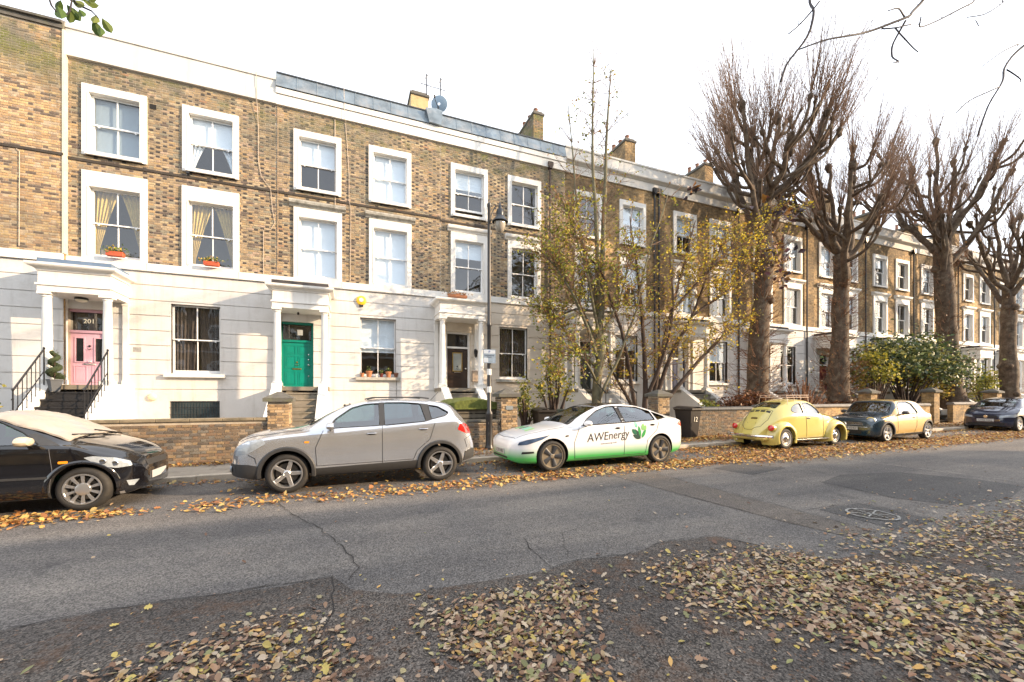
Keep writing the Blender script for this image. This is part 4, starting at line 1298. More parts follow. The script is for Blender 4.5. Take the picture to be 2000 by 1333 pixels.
# ------------------------------------------------------------------ cars
def pchip(pts):
    X = np.array([p[0] for p in pts], float); Y = np.array([p[1] for p in pts], float)
    h = np.diff(X); d = np.diff(Y) / h
    m = np.zeros(len(X)); m[0], m[-1] = d[0], d[-1]
    for i in range(1, len(X) - 1):
        if d[i - 1] * d[i] > 0:
            w1, w2 = 2 * h[i] + h[i - 1], h[i] + 2 * h[i - 1]
            m[i] = (w1 + w2) / (w1 / d[i - 1] + w2 / d[i])

    def f(x):
        x = np.clip(x, X[0], X[-1]); i = np.clip(np.searchsorted(X, x) - 1, 0, len(X) - 2)
        t = (x - X[i]) / h[i]
        return Y[i] * (1 + 2 * t) * (1 - t) ** 2 + h[i] * m[i] * t * (1 - t) ** 2 + Y[i + 1] * t * t * (3 - 2 * t) + h[i] * m[i + 1] * t * t * (t - 1)
    return f


def section(x, F, ins=0.0, insz=0.0, zbot=None):
    zb = float(F['bot'](x)) if zbot is None else zbot
    zs, zt, hw, tw = float(F['belt'](x)), float(F['top'](x)) - insz, float(F['hw'](x)) - ins, float(F['tw'](x)) - ins
    hw = max(hw, .02); tw = max(min(tw, hw * .985), .015)
    zs = min(zs, zt - .012); zb = min(zb, zs - .02)
    cr = F.get('crown', .05)
    H = zs - zb
    rise = zt - zs
    rl = zt - min(cr, rise * .45)                      # height of the roof rail
    pts = [(0, zb), (hw * .80, zb), (hw * .955, zb + H * .07), (hw * .99, zb + H * .25), (hw, zb + H * .5), (hw * .993, zb + H * .78), (hw * .972, zs),
           (hw * .972 + (tw - hw * .972) * .45, zs + (rl - zs) * .5), (tw, rl), (tw * .86, rl + (zt - rl) * .55), (tw * .5, rl + (zt - rl) * .90), (0, zt)]
    out = []
    n = len(pts)
    for i in range(n - 1):
        p0, p1, p2, p3 = pts[max(0, i - 1)], pts[i], pts[i + 1], pts[min(n - 1, i + 2)]
        for k in range(4):
            t = k / 4
            q = []
            for c in (0, 1):
                a, b, cc, d = p0[c], p1[c], p2[c], p3[c]
                q.append(b + .5 * .8 * t * (cc - a + t * (2 * a - 5 * b + 4 * cc - d + t * (3 * (b - cc) + d - a))) if False else
                         (lambda s: ((2 * s ** 3 - 3 * s ** 2 + 1) * b + (s ** 3 - 2 * s ** 2 + s) * (cc - a) * .42 + (-2 * s ** 3 + 3 * s ** 2) * cc + (s ** 3 - s ** 2) * (d - b) * .42))(t))
            out.append((max(q[0], 0), q[1]))
    out.append(pts[-1])
    return out


def loft(F, x0, x1, n, ins=0.0, insz=0.0, zbot=None, ease=True):
    P = []
    for i in range(n + 1):
        t = i / n
        if ease: t = .5 - .5 * cos(pi * t) if False else t + .0
        if ease:
            # finer stations near the ends
            t = t * .55 + .45 * (.5 - .5 * cos(pi * t))
        x = x0 + (x1 - x0) * t
        s = section(x, F, ins, insz, zbot)
        row = [(x, -y, z) for y, z in s] + [(x, y, z) for y, z in s[-2:0:-1]]
        P.append(row)
    g = G(); g.grid(P, True)
    m = len(P[0]); o = n * m
    g.f.append(tuple(range(m))[::-1]); g.c.append((1, 1, 1)); g.m.append(0)
    g.f.append(tuple(o + k for k in range(m))); g.c.append((1, 1, 1)); g.m.append(0)
    bm = bmesh.new()
    for v in g.v: bm.verts.new(v)
    bm.verts.ensure_lookup_table()
    for f in g.f:
        try: bm.faces.new([bm.verts[i] for i in f])
        except ValueError: pass
    bmesh.ops.remove_doubles(bm, verts=bm.verts, dist=1e-5)
    bmesh.ops.recalc_face_normals(bm, faces=bm.faces)
    return bm


def poly_bm(poly, grid=.12, arc=0):
    """filled polygon (u,v) cut by a regular grid so that it can follow a curved body"""
    bm = bmesh.new()
    vs_ = [bm.verts.new((u, v, 0)) for u, v in poly]
    f = bm.faces.new(vs_)
    us = [p[0] for p in poly]; vv = [p[1] for p in poly]
    for ax, lo, hi in ((0, min(us), max(us)), (1, min(vv), max(vv))):
        a = lo + grid * .5
        while a < hi:
            co = (a, 0, 0) if ax == 0 else (0, a, 0); no = (1, 0, 0) if ax == 0 else (0, 1, 0)
            bmesh.ops.bisect_plane(bm, geom=bm.verts[:] + bm.edges[:] + bm.faces[:], plane_co=co, plane_no=no, dist=1e-6)
            a += grid
    return bm


def rnd_poly(poly, r=.04, n=4):
    """round the corners of a polygon"""
    out = []
    N = len(poly)
    for i in range(N):
        p0, p, p1 = Vector(poly[i - 1]), Vector(poly[i]), Vector(poly[(i + 1) % N])
        a, b = (p0 - p), (p1 - p)
        ra = min(r, a.length * .45); rb = min(r, b.length * .45)
        A, B = p + a.normalized() * ra, p + b.normalized() * rb
        for k in range(n + 1):
            t = k / n
            q = A * (1 - t) ** 2 + p * 2 * t * (1 - t) + B * t * t
            out.append((q.x, q.y))
    return out


class Car:
    def __init__(c, name, label, cat, spec, paint, x, y, flip=False, group='cars parked along the kerb', n=64):
        c.s = spec; c.paint = paint
        fx = spec['L'] if flip else 0
        ang = pi if flip else 0
        c.root = thing(name, label, cat, (x, y, zg(x)), 0, group)
        c.root.rotation_euler = (0, -atan2(.006, 1) * (-1 if False else 1), ang)
        if flip: c.root.rotation_euler = (0, atan2(.006, 1), ang)
        c.F = {k: pchip(spec[k]) for k in ('top', 'belt', 'bot', 'hw', 'tw')}
        c.F['crown'] = spec.get('crown', .055)
        c.bm = loft(c.F, 0, spec['L'], n)
        c.bvh = BVHTree.FromBMesh(c.bm)
        c.body_me = bpy.data.meshes.new('shell'); c.bm.to_mesh(c.body_me)

    def hit(c, u, v, d):
        """d: 'L' street side (-y), 'R', 'F' front, 'B' back, 'T' top"""
        o, dr = {'L': ((u, -3, v), (0, 1, 0)), 'R': ((u, 3, v), (0, -1, 0)), 'F': ((-2, u, v), (1, 0, 0)), 'B': ((8, u, v), (-1, 0, 0)), 'T': ((u, v, 4), (0, 0, -1))}[d]
        loc, nor, _, _ = c.bvh.ray_cast(Vector(o), Vector(dr))
        if loc is None: return None, Vector(dr) * -1
        if nor.dot(Vector(dr)) > 0: nor = -nor
        return loc, nor

    def patch(c, name, poly, d, m, off=.004, th=.006, parent=None, grid=.09, smooth=True, wob=0, bm=None, label=None, fall=None):
        bm = bm or poly_bm(poly, grid)
        dr = Vector({'L': (0, 1, 0), 'R': (0, -1, 0), 'F': (1, 0, 0), 'B': (-1, 0, 0), 'T': (0, 0, -1)}[d])
        last = None; bad = []
        for v in bm.verts:
            u, w = v.co.x, v.co.y
            loc, nor = c.hit(u, w, d)
            if loc is None or -nor.dot(dr) < .08:
                bad.append(v); continue
            o = off + (wob * sin(u * 23 + w * 17) * cos(w * 31 - u * 9) if wob else 0)
            v.co = loc + nor * o - dr * 0; v.tag = True
        if bad: bmesh.ops.delete(bm, geom=bad, context='VERTS')
        if not bm.faces: bm.free(); return None
        bmesh.ops.recalc_face_normals(bm, faces=bm.faces)
        c_ = sum((f.normal * f.calc_area() for f in bm.faces), Vector())
        if c_.dot(dr) > 0: bmesh.ops.reverse_faces(bm, faces=bm.faces)
        bm.normal_update()
        top = bm.verts[:]
        faces = bm.faces[:]
        r = bmesh.ops.extrude_face_region(bm, geom=faces)
        nv = [e for e in r['geom'] if isinstance(e, bmesh.types.BMVert)]
        for v in nv: v.co += dr * -0.0
        # the extruded copy is the outer skin; push the original inwards
        for v in top: v.co += dr * th
        bmesh.ops.recalc_face_normals(bm, faces=bm.faces)
        me = bpy.data.meshes.new(name); bm.to_mesh(me); bm.free()
        me.materials.append(m)
        if smooth: smooth_mesh(me, 40)
        return link(name, me, parent or c.root, label=label)

    def line(c, name, pts, d, w=.009, off=.0015, m=None, parent=None, n=12, close=False):
        """a shut line following the body"""
        P = []
        for (a, b), (e, f) in zip(pts, pts[1:]):
            for i in range(n): P.append((a + (e - a) * i / n, b + (f - b) * i / n))
        P.append(pts[-1]); Q = []
        for u, v in P:
            loc, nor = c.hit(u, v, d)
            if loc is not None: Q.append(loc + nor * off)
        if len(Q) < 2: return
        g = G(); g.tube(Q, w * .5, 5)
        return part(name, g, m or M_seam, parent or c.root, smooth=True)

    def shell(c, cuts=True):
        s = c.s; R = s['R']
        ob = bpy.data.objects.new('tmp', c.body_me); COL.objects.link(ob)
        tmp = []

        def cutter(bm, mi=1):
            me = bpy.data.meshes.new('cut'); bm.to_mesh(me); bm.free()
            me.materials.append(c.paint); me.materials.append(M_under)
            me.polygons.foreach_set('material_index', [mi] * len(me.polygons))
            o = bpy.data.objects.new('cut', me); COL.objects.link(o); tmp.append(o)
            md = ob.modifiers.new('b', 'BOOLEAN'); md.operation = 'DIFFERENCE'; md.solver = 'EXACT'; md.object = o
        c.body_me.materials.append(c.paint); c.body_me.materials.append(M_under)
        # wheel arches
        bm = bmesh.new()
        for wx in (s['xf'], s['xf'] + s['wb']):
            hwv = float(c.F['hw'](wx))
            for sg in (-1, 1):
                ra = s.get('Ra', R + .055)
                mtx = Matrix.Translation((wx, sg * (hwv + .05 - .22), R + s.get('az', 0.01))) @ Matrix.Rotation(pi / 2, 4, 'X')
                bmesh.ops.create_cone(bm, cap_ends=True, segments=40, radius1=ra, radius2=ra, depth=.44 + .10, matrix=mtx)
        cutter(bm)
        if s.get('cabin'):
            a, b = s['cabin']
            cutter(loft(c.F, a, b, 26, s.get('insy', .07), .04, s.get('floor', .42), ease=False))
            # side glass
            bm = bmesh.new()
            for poly in s['side']:
                pl = rnd_poly(poly, s.get('sr', .05))
                vs0 = [bm.verts.new((u, -2, v)) for u, v in pl]; vs1 = [bm.verts.new((u, 2, v)) for u, v in pl]
                bm.faces.new(vs0); bm.faces.new(vs1[::-1])
                for i in range(len(pl)): bm.faces.new((vs0[i - 1], vs0[i], vs1[i], vs1[i - 1]))
            bmesh.ops.recalc_face_normals(bm, faces=bm.faces)
            cutter(bm)
            bm = bmesh.new()
            for poly in s['screens']:
                pl = rnd_poly(poly, .07)
                zlo = s.get('zs', .85)
                vs0 = [bm.verts.new((u, v, zlo)) for u, v in pl]; vs1 = [bm.verts.new((u, v, 2.2)) for u, v in pl]
                bm.faces.new(vs0); bm.faces.new(vs1[::-1])
                for i in range(len(pl)): bm.faces.new((vs0[i - 1], vs0[i], vs1[i], vs1[i - 1]))
            bmesh.ops.recalc_face_normals(bm, faces=bm.faces)
            cutter(bm)
        bpy.context.view_layer.update()
        me = bpy.data.meshes.new_from_object(ob.evaluated_get(bpy.context.evaluated_depsgraph_get()))
        bpy.data.objects.remove(ob)
        for o in tmp: bpy.data.objects.remove(o)
        me.name = 'body'
        bm = bmesh.new(); bm.from_mesh(me)
        bmesh.ops.dissolve_degenerate(bm, dist=1e-5, edges=bm.edges)
        bm.to_mesh(me); bm.free()
        smooth_mesh(me, 32)
        link('body', me, c.root)
        if s.get('cabin'):
            for poly in s['side']:
                pl = rnd_poly(poly, s.get('sr', .05))
                for d in 'LR': c.patch('side_window', pl, d, M_carglass, off=-.012, th=.004, grid=.12)
            for i, poly in enumerate(s['screens']):
                c.patch('windscreen' if i == 0 else 'rear_window', rnd_poly(poly, .07), 'T', s.get('scr', M_carglass) if i == 0 else M_carglass, off=-.008, th=.004, grid=.12)
                pl = rnd_poly(poly, .07)
                g = G(); Q = []
                for k in range(len(pl) + 1):
                    l, nn = c.hit(pl[k % len(pl)][0], pl[k % len(pl)][1], 'T')
                    if l is not None: Q.append(l + nn * .0)
                g.tube(Q, .012, 5, False); part('window_seal', g, M_seam, c.root, smooth=True)
            for poly in s['side']:
                pl = rnd_poly(poly, s.get('sr', .05))
                for d in 'LR':
                    g = G(); Q = []
                    for k in range(len(pl) + 1):
                        l, nn = c.hit(pl[k % len(pl)][0], pl[k % len(pl)][1], d)
                        if l is not None: Q.append(l + nn * .001)
                    if len(Q) > 3: g.tube(Q, .009, 5, False); part('window_seal', g, M_seam, c.root, smooth=True)
            # seats and dashboard
            for sx in s['seats']:
                for sy in ((-.36, .36)):
                    g = G()
                    P = []
                    for z, w, dx in ((.42, .22, 0), (.60, .25, .03), (.85, .24, .10), (.98, .20, .14), (1.0, .10, .14)):
                        P.append([(sx + dx - .05, sy - w, z), (sx + dx - .06, sy, z), (sx + dx - .05, sy + w, z), (sx + dx + .06, sy + w * .9, z), (sx + dx + .07, sy, z), (sx + dx + .06, sy - w * .9, z)])
                    g.grid(P, True); g.add(P[-1], [(0, 1, 2, 3, 4, 5)])
                    g.bbox(sx + .10, sy - .13, 1.02, sx + .19, sy + .13, min(1.22, s['zr'] - .14), .03)
                    g.bbox(sx - .5, sy - .24, .38, sx, sy + .24, .55, .03)
                    part('seat', g, M_seat, c.root, smooth=True)
            a = s['cabin'][0]
            g = G(); g.bbox(a + .10, -.62, .5, a + .42, .62, s.get('dash', .93), .05)
            part('dashboard', g, M_seat, c.root, smooth=True)
            g = G(); wy = .35 if not s.get('rhd') else -.35
            g.tube([(a + .55 + .05 * cos(t), wy + .17 * sin(t), .93 + .16 * cos(t)) for t in [2 * pi * k / 16 for k in range(17)]], .013, 5, False)
            part('steering_wheel', g, M_under, c.root, smooth=True)
            g = G(); g.bbox(a + .62, -.1, s['zr'] - .16, a + .66, .1, s['zr'] - .10, .01); part('interior_mirror', g, M_under, c.root)

    def wheels(c, style, cap=None, y_in=.02):
        s = c.s; R = s['R']; W = s.get('tw_', .205)
        rr = s.get('rim', R * .68)
        for wx in (s['xf'], s['xf'] + s['wb']):
            hwv = float(c.F['hw'](wx))
            for sg in (-1, 1):
                w = bpy.data.objects.new('wheel', None); w.parent = c.root; w.empty_display_size = .1
                w.location = (wx, sg * (hwv - y_in - W / 2), R)
                if sg > 0: w.rotation_euler = (0, 0, pi)
                COL.objects.link(w)
                k = (id(c.s), style)
                if k not in Car.cache: Car.cache[k] = c.make_wheel(style, R, rr, W)
                for nm, me in Car.cache[k]: link(nm, me, w)
    cache = {}

    def make_wheel(c, style, R, rr, W):
        out = []
        g = G(); h = W / 2     # outer face at -y
        pr = [(rr - .01, -h + .02), (rr + .012, -h + .004), (rr + (R - rr) * .35, -h - .006), (rr + (R - rr) * .75, -h + .006), (R - .012, -h + .028), (R, -h + .055), (R, h - .055), (R - .012, h - .028), (rr + .012, h - .004), (rr - .01, h - .02)]
        g.lathe(pr, (0, 0, 0), 'y', 44, False)
        out.append(('tyre', g.mesh('tyre', M_tyre, True, 50)))
        g = G(); q = -h
        g.lathe([(rr + .008, q + .006), (rr + .004, q - .002), (rr - .012, q + .0), (rr - .018, q + .02), (rr - .03, q + .10)], (0, 0, 0), 'y', 44, False)
        sm = {'chrome': M_chrome}.get(style, M_alloy)
        ob = []

        def spoke(a, r0, r1, w0, w1, y0, y1, th=.02):
            ca, sa = cos(a), sin(a)
            V = []
            for r, w, y in ((r0, w0, y0), ((r0 + r1) / 2, (w0 + w1) / 2, (y0 + y1) / 2 - .004), (r1, w1, y1)):
                for u, dy in ((-w, th * .5), (-w * .75, 0), (w * .75, 0), (w, th * .5), (w, th), (-w, th)):
                    V.append((r * sa + u * ca, y + dy, r * ca - u * sa))
            o = len(g.v); g.v.extend(V)
            for k in range(2):
                for i in range(6): g.face((o + k * 6 + i, o + k * 6 + (i + 1) % 6, o + k * 6 + 6 + (i + 1) % 6, o + k * 6 + 6 + i))
            g.face([o + i for i in range(6)][::-1]); g.face([o + 12 + i for i in range(6)])
        if style == 'five':
            for k in range(5): spoke(2 * pi * k / 5 + .3, .03, rr - .01, .036, .030, q + .030, q + .012)
            g.lathe([(.001, q + .006), (.04, q + .008), (.055, q + .02), (.06, q + .05)], (0, 0, 0), 'y', 18, False)
        elif style == 'star':
            for k in range(5): spoke(2 * pi * k / 5 + .1, .03, rr - .01, .045, .020, q + .030, q + .008)
            g.lathe([(.001, q + .006), (.045, q + .008), (.06, q + .03)], (0, 0, 0), 'y', 18, False)
        elif style == 'ten':
            for k in range(10):
                for e in (-.055, .055): spoke(2 * pi * k / 10 + e, .08, rr - .008, .011, .013, q + .022, q + .010, .012)
            g.lathe([(.001, q + .0), (.06, q + .002), (.085, q + .008), (.092, q + .022), (.092, q + .04)], (0, 0, 0), 'y', 26, False)
        elif style == 'aero':
            g.lathe([(rr - .012, q + .024), (rr * .5, q + .03), (.03, q + .032)], (0, 0, 0), 'y', 32, False)
            g.lathe([(.001, q + .002), (.04, q + .004), (.06, q + .02)], (0, 0, 0), 'y', 18, False)
        elif style == 'hub':
            g.lathe([(rr - .02, q + .03), (rr * .72, q + .018), (rr * .62, q + .024), (rr * .58, q + .03)], (0, 0, 0), 'y', 32, False)
        m_ = {'aero': mat('sun_tinted_aero_disc', (.30, .26, .20), .35, metal=.6, var=.05), 'hub': mat('silver_wheel_paint', (.50, .49, .46), .35, metal=.4, var=.05)}.get(style, sm)  # aero disc: tan tint puts golden sunlight on silver into the colour
        out.append(('rim', g.mesh('rim', m_, True, 35)))
        if style == 'aero':
            g = G()
            for k in range(5): spoke(2 * pi * k / 5 + .35, .03, rr - .02, .022, .060, q + .012, q + .004, .012)
            out.append(('wheel_cover', g.mesh('wheel_cover', M_aero, True, 35)))
        if style == 'hub':
            g = G(); g.lathe([(rr * .64, q + .028), (rr * .60, q + .004), (rr * .45, q - .018), (rr * .25, q - .03), (.001, q - .034)], (0, 0, 0), 'y', 32, False)
            out.append(('hubcap', g.mesh('hubcap', M_chrome, True, 60)))
        g = G(); g.lathe([(.001, q + .075), (rr * .72, q + .075), (rr * .73, q + .10)], (0, 0, 0), 'y', 26, False)
        out.append(('brake_disc', g.mesh('brake_disc', mat('brake_steel', (.10, .095, .09), .5, metal=.7), True)))
        g = G(); g.lathe([(.001, q + .11), (rr - .004, q + .11)], (0, 0, 0), 'y', 26, False)
        out.append(('wheel_back', g.mesh('wheel_back', M_under)))
        return out

    def mirror(c, x, z, m, base=M_iron if False else None, sz=1.0, sides='LR', arm=True):
        for d in sides:
            sg = -1 if d == 'L' else 1
            loc, n = c.hit(x, z, d)
            if loc is None: continue
            g = G(); P = []
            cx, cy, cz = x + .02, loc.y + sg * .13 * sz, z + .045
            for a, r in ((-.075, .35), (-.06, .75), (-.02, .98), (.03, 1.0), (.05, .92)):
                P.append([(cx + a * sz, cy + .105 * sz * r * cos(t), cz + .068 * sz * r * sin(t) * (1 if sin(t) > 0 else .85)) for t in [2 * pi * k / 14 for k in range(14)]])
            g.grid(P, True); g.add(P[0], [tuple(range(14))[::-1]]); g.add(P[-1], [tuple(range(14))])
            mo = part('door_mirror', g, m, c.root, smooth=True)
            g = G(); g.tube([(x + .02, loc.y - sg * .01, z - .01), (cx, cy - sg * .04, cz - .05)], .022, 6); part('mirror_arm', g, M_seam, mo)

    def handle(c, x, z, m=None, w=.13, both=True):
        for d in 'LR' if both else 'L':
            c.patch('door_handle_recess', rnd_poly([(x - w / 2, z - .022), (x + w / 2, z - .022), (x + w / 2, z + .022), (x - w / 2, z + .022)], .02), d, M_seam, off=.0012, th=.003)
            g = G(); Q = []
            for k in range(7):
                u = x - w * .62 + w * 1.24 * k / 6
                l, n = c.hit(u, z + .006, d); Q.append(l + n * (.008 + .018 * sin(pi * k / 6)))
            g.tube(Q, .0095, 6); part('door_handle', g, m or c.paint, c.root, smooth=True)

    def plate(c, x, z, front, text, m, w=.52, h=.112, y=0.0, lines=1, tilt=0.0, dx=.0):
        loc, n = c.hit(y, z, 'F' if front else 'B')
        s = -1 if front else 1
        X = loc.x + s * (.012 + dx)
        g = G(); g.box(X - .006, y - w / 2, z - h / 2, X + .006, y + w / 2, z + h / 2)
        p = part('number_plate', g, m, c.root)
        if text:
            for i, tx in enumerate(text):
                zz = z - .036 + (.0 if len(text) == 1 else (.055 if i == 0 else -.045))
                me = text_mesh(tx, .10, .001)
                me.materials.clear(); me.materials.append(mat('plate_print', (.015, .015, .015), .5, var=0))
                xs = [v.co.x for v in me.vertices]; cx = (min(xs) + max(xs)) / 2
                for v in me.vertices: v.co.x -= cx
                link('plate_lettering', me, p, (X + s * .0075, y, zz), (pi / 2, 0, -pi / 2 if front else pi / 2))
        return p


M_tyre = mat('tyre_rubber', (.022, .021, .02), .75, var=.2, scale=12, dirt=(.10, .08, .05), dscale=4, damt=.25)
M_alloy = mat('alloy_wheel', (.60, .60, .60), .28, metal=.85, var=.04)
M_aero = mat('dark_grey_wheel', (.045, .05, .06), .35, metal=.3, var=.05)
M_under = mat('wheel_well_black', (.012, .012, .012), .85, var=0)
M_seam = mat('rubber_seam', (.012, .012, .013), .6, var=0)
M_seat = mat('grey_seat_fabric', (.055, .055, .058), .9, var=.1)
M_plastic = mat('grey_black_plastic', (.035, .036, .038), .55, var=.1, scale=20)
M_carglass = glassmat('car_glass', (.52, .64, .67), .14)
M_lampglass = mat('clear_headlamp', (.30, .34, .38), .06, var=.15, scale=20, coat=1)
M_lampin = mat('lamp_reflector', (.8, .8, .82), .1, metal=1, var=0)
M_redlamp = mat('red_tail_lamp', (.55, .012, .01), .12, var=.05, coat=1)
M_orange = mat('amber_indicator', (.85, .30, .02), .2, var=0, coat=.5)
M_whiteplate = mat('white_plate', (.50, .50, .49), .4, var=0)
M_yelplate = mat('yellow_plate', (.75, .42, .03), .4, var=0)


def carpaint(name, col, metal=0.0, rough=.28, coat=1.0, dirt=.12):
    return mat(name, col, rough, metal=metal, var=.03, scale=2, coat=coat, dirt=tuple(c * .5 + .06 for c in col), dscale=3.5, damt=dirt)


def common_front(c, hw):
    pass


# --- silver crossover, nose to the left
SP = dict(L=4.22, R=.335, Ra=.385, xf=.86, wb=2.60, zr=1.58, rim=.235,
          top=[(0, .60), (.02, .74), (.07, .86), (.16, .945), (.4, 1.02), (.8, 1.075), (1.05, 1.11), (1.2, 1.16), (1.5, 1.34), (1.85, 1.50), (2.2, 1.565), (2.6, 1.585), (3.1, 1.575), (3.55, 1.53), (3.72, 1.48), (3.88, 1.33), (4.03, 1.14), (4.13, .98), (4.19, .82), (4.22, .60)],
          belt=[(0, .55), (.04, .68), (.15, .82), (.5, .92), (1.1, .985), (1.8, 1.02), (2.6, 1.07), (3.3, 1.13), (3.75, 1.16), (4.0, 1.02), (4.22, .55)],
          bot=[(0, .34), (.2, .25), (.6, .25), (3.6, .27), (4.0, .32), (4.22, .40)],
          hw=[(0, .52), (.05, .66), (.18, .79), (.45, .865), (1.0, .885), (3.2, .89), (3.8, .86), (4.08, .76), (4.19, .63), (4.22, .50)],
          tw=[(0, .45), (.2, .62), (.8, .70), (1.2, .66), (1.8, .60), (2.4, .60), (3.3, .585), (3.75, .55), (4.05, .62), (4.22, .42)],
          cabin=(1.12, 4.02), side=[[(1.50, 1.07), (2.36, 1.10), (2.36, 1.50), (2.12, 1.485), (1.88, 1.42), (1.60, 1.22)], [(2.44, 1.10), (3.20, 1.155), (3.12, 1.485), (2.80, 1.51), (2.44, 1.51)], [(3.30, 1.19), (3.58, 1.25), (3.66, 1.31), (3.45, 1.43), (3.26, 1.46)]],
          screens=[[(1.19, -.62), (1.19, .62), (1.86, .50), (1.86, -.50)], [(3.76, -.50), (3.76, .50), (3.98, .58), (3.98, -.58)]], seats=(2.25, 3.1), zs=.98, sr=.04)
silver = carpaint('silver_paint', (.56, .59, .64), .72, .18)
c = Car('parked_car', 'silver five door crossover car with grey plastic sills and open spoked wheels', 'car', SP, silver, -1.82, 8.66)
c.shell()
c.wheels('five')
for d in 'LR':
    c.patch('sill_trim', [(1.22, .26), (3.10, .28), (3.06, .44), (1.24, .40)], d, M_plastic, off=.012, th=.02)
    sg = -1 if d == 'L' else 1
    for wx, a0, a1 in ((.86, -.05, 1.06), (3.46, -.05, 1.06)):
        g = G(); P = []
        for k in range(25):
            t = pi * (a0 + (a1 - a0) * k / 24)
            row = []
            for rr, oo in ((.383, .004), (.385, .022), (.43, .024), (.45, .004)):
                X, Z = wx - cos(t) * rr, .345 + sin(t) * rr
                l, n = c.hit(min(max(X, .02), 4.2), max(Z, .30), d)
                yy = l.y if l is not None else sg * .85
                row.append((X, yy + sg * oo, Z))
            P.append(row)
        g.grid(P if sg < 0 else [r[::-1] for r in P]); part('arch_trim', g, M_plastic, c.root, smooth=True)
    c.line('door_seam', [(1.32, .44), (1.30, .75), (1.42, 1.04)], d); c.line('door_seam', [(2.40, .42), (2.40, 1.52)], d); c.line('door_seam', [(3.36, 1.12), (3.26, .82), (3.02, .62), (2.95, .45)], d)
    c.line('door_seam', [(1.31, .44), (2.95, .46)], d)
    c.patch('pillar_trim', [(2.35, 1.095), (2.45, 1.10), (2.45, 1.515), (2.35, 1.51)], d, M_plastic, off=.006, th=.008)
    c.patch('pillar_trim', [(3.19, 1.15), (3.31, 1.185), (3.27, 1.47), (3.12, 1.49)], d, M_plastic, off=.006, th=.008)
    c.patch('headlamp', rnd_poly([(.10, .66), (.30, .70), (.56, .86), (.50, .93), (.26, .90), (.12, .80)], .03), d, M_lampglass, off=.006, th=.012, grid=.05)
    c.patch('tail_lamp', rnd_poly([(3.80, .98), (4.02, .88), (4.12, .90), (4.08, 1.02), (3.98, 1.08), (3.86, 1.10)], .03), d, M_redlamp, off=.006, th=.015, grid=.05)
    c.patch('rear_bumper_trim', [(3.92, .36), (4.21, .42), (4.20, .56), (4.10, .60), (3.96, .55)], d, M_plastic, off=.012, th=.02)
    c.patch('front_bumper_trim', [(.03, .34), (.45, .26), (.47, .48), (.30, .52), (.02, .53)], d, M_plastic, off=.012, th=.02)
    l, n = c.hit(.34, .93, d)
    g = G(); g.tube([(2.15, sg * .57, 1.575), (2.3, sg * .57, 1.61), (3.1, sg * .56, 1.61), (3.3, sg * .55, 1.585)], .014, 6); part('roof_rail', g, M_plastic, c.root, smooth=True)
c.patch('front_bumper_trim', [(-.72, .36), (.72, .36), (.72, .50), (-.72, .50)], 'F', M_plastic, off=.012, th=.02)
c.patch('grille', rnd_poly([(-.42, .64), (.42, .64), (.46, .80), (-.46, .80)], .03), 'F', M_plastic, off=.006, th=.012)
c.patch('lower_grille', rnd_poly([(-.5, .40), (.5, .40), (.5, .50), (-.5, .50)], .03), 'F', M_seam, off=.016, th=.012)
g = G(); g.lathe([(.062, 0), (.062, -.012), (.045, -.014)], (c.hit(0, .72, 'F')[0].x - .006, 0, .72), 'x', 18, False); part('badge_ring', g, M_chrome, c.root)
for sy in (-.62, .62):
    l, n = c.hit(sy, .44, 'F')
    if l is not None:
        g = G(); g.lathe([(.05, .01), (.055, -.012), (.03, -.014), (.001, -.012)], (l.x - .012, sy, .44), 'x', 14, False); part('fog_lamp', g, M_lampglass, c.root)
c.plate(0, .57, True, None, M_whiteplate)
for d in 'LR':
    c.line('bumper_seam', [(.42, .53), (.40, .62), (.30, .68)], d); c.line('bumper_seam', [(4.0, .62), (3.95, .78), (4.1, .86)], d)
c.mirror(1.52, 1.07, silver); c.handle(2.22, .96, silver); c.handle(3.14, 1.01, silver)
c.line('bonnet_seam', [(.15, -.60), (.6, -.70), (1.1, -.70)], 'T'); c.line('bonnet_seam', [(.15, .60), (.6, .70), (1.1, .70)], 'T')
g = G(); g.tube([(3.45, .1, 1.54), (3.62, .1, 1.72)], .005, 4); part('roof_aerial', g, M_seam, c.root)
g = G(); l0 = c.hit(1.3, -.3, 'T')[0]; l1 = c.hit(1.62, .05, 'T')[0]; g.tube([c.hit(1.16, -.45, 'T')[0] + Vector((0, 0, .02)), c.hit(1.24, .25, 'T')[0] + Vector((0, 0, .02))], .009, 5); part('wiper', g, M_seam, c.root)
c.patch('orange_badge', rnd_poly([(1.13, .84), (1.20, .84), (1.20, .87), (1.13, .87)], .01), 'L', M_orange, off=.004, th=.006)

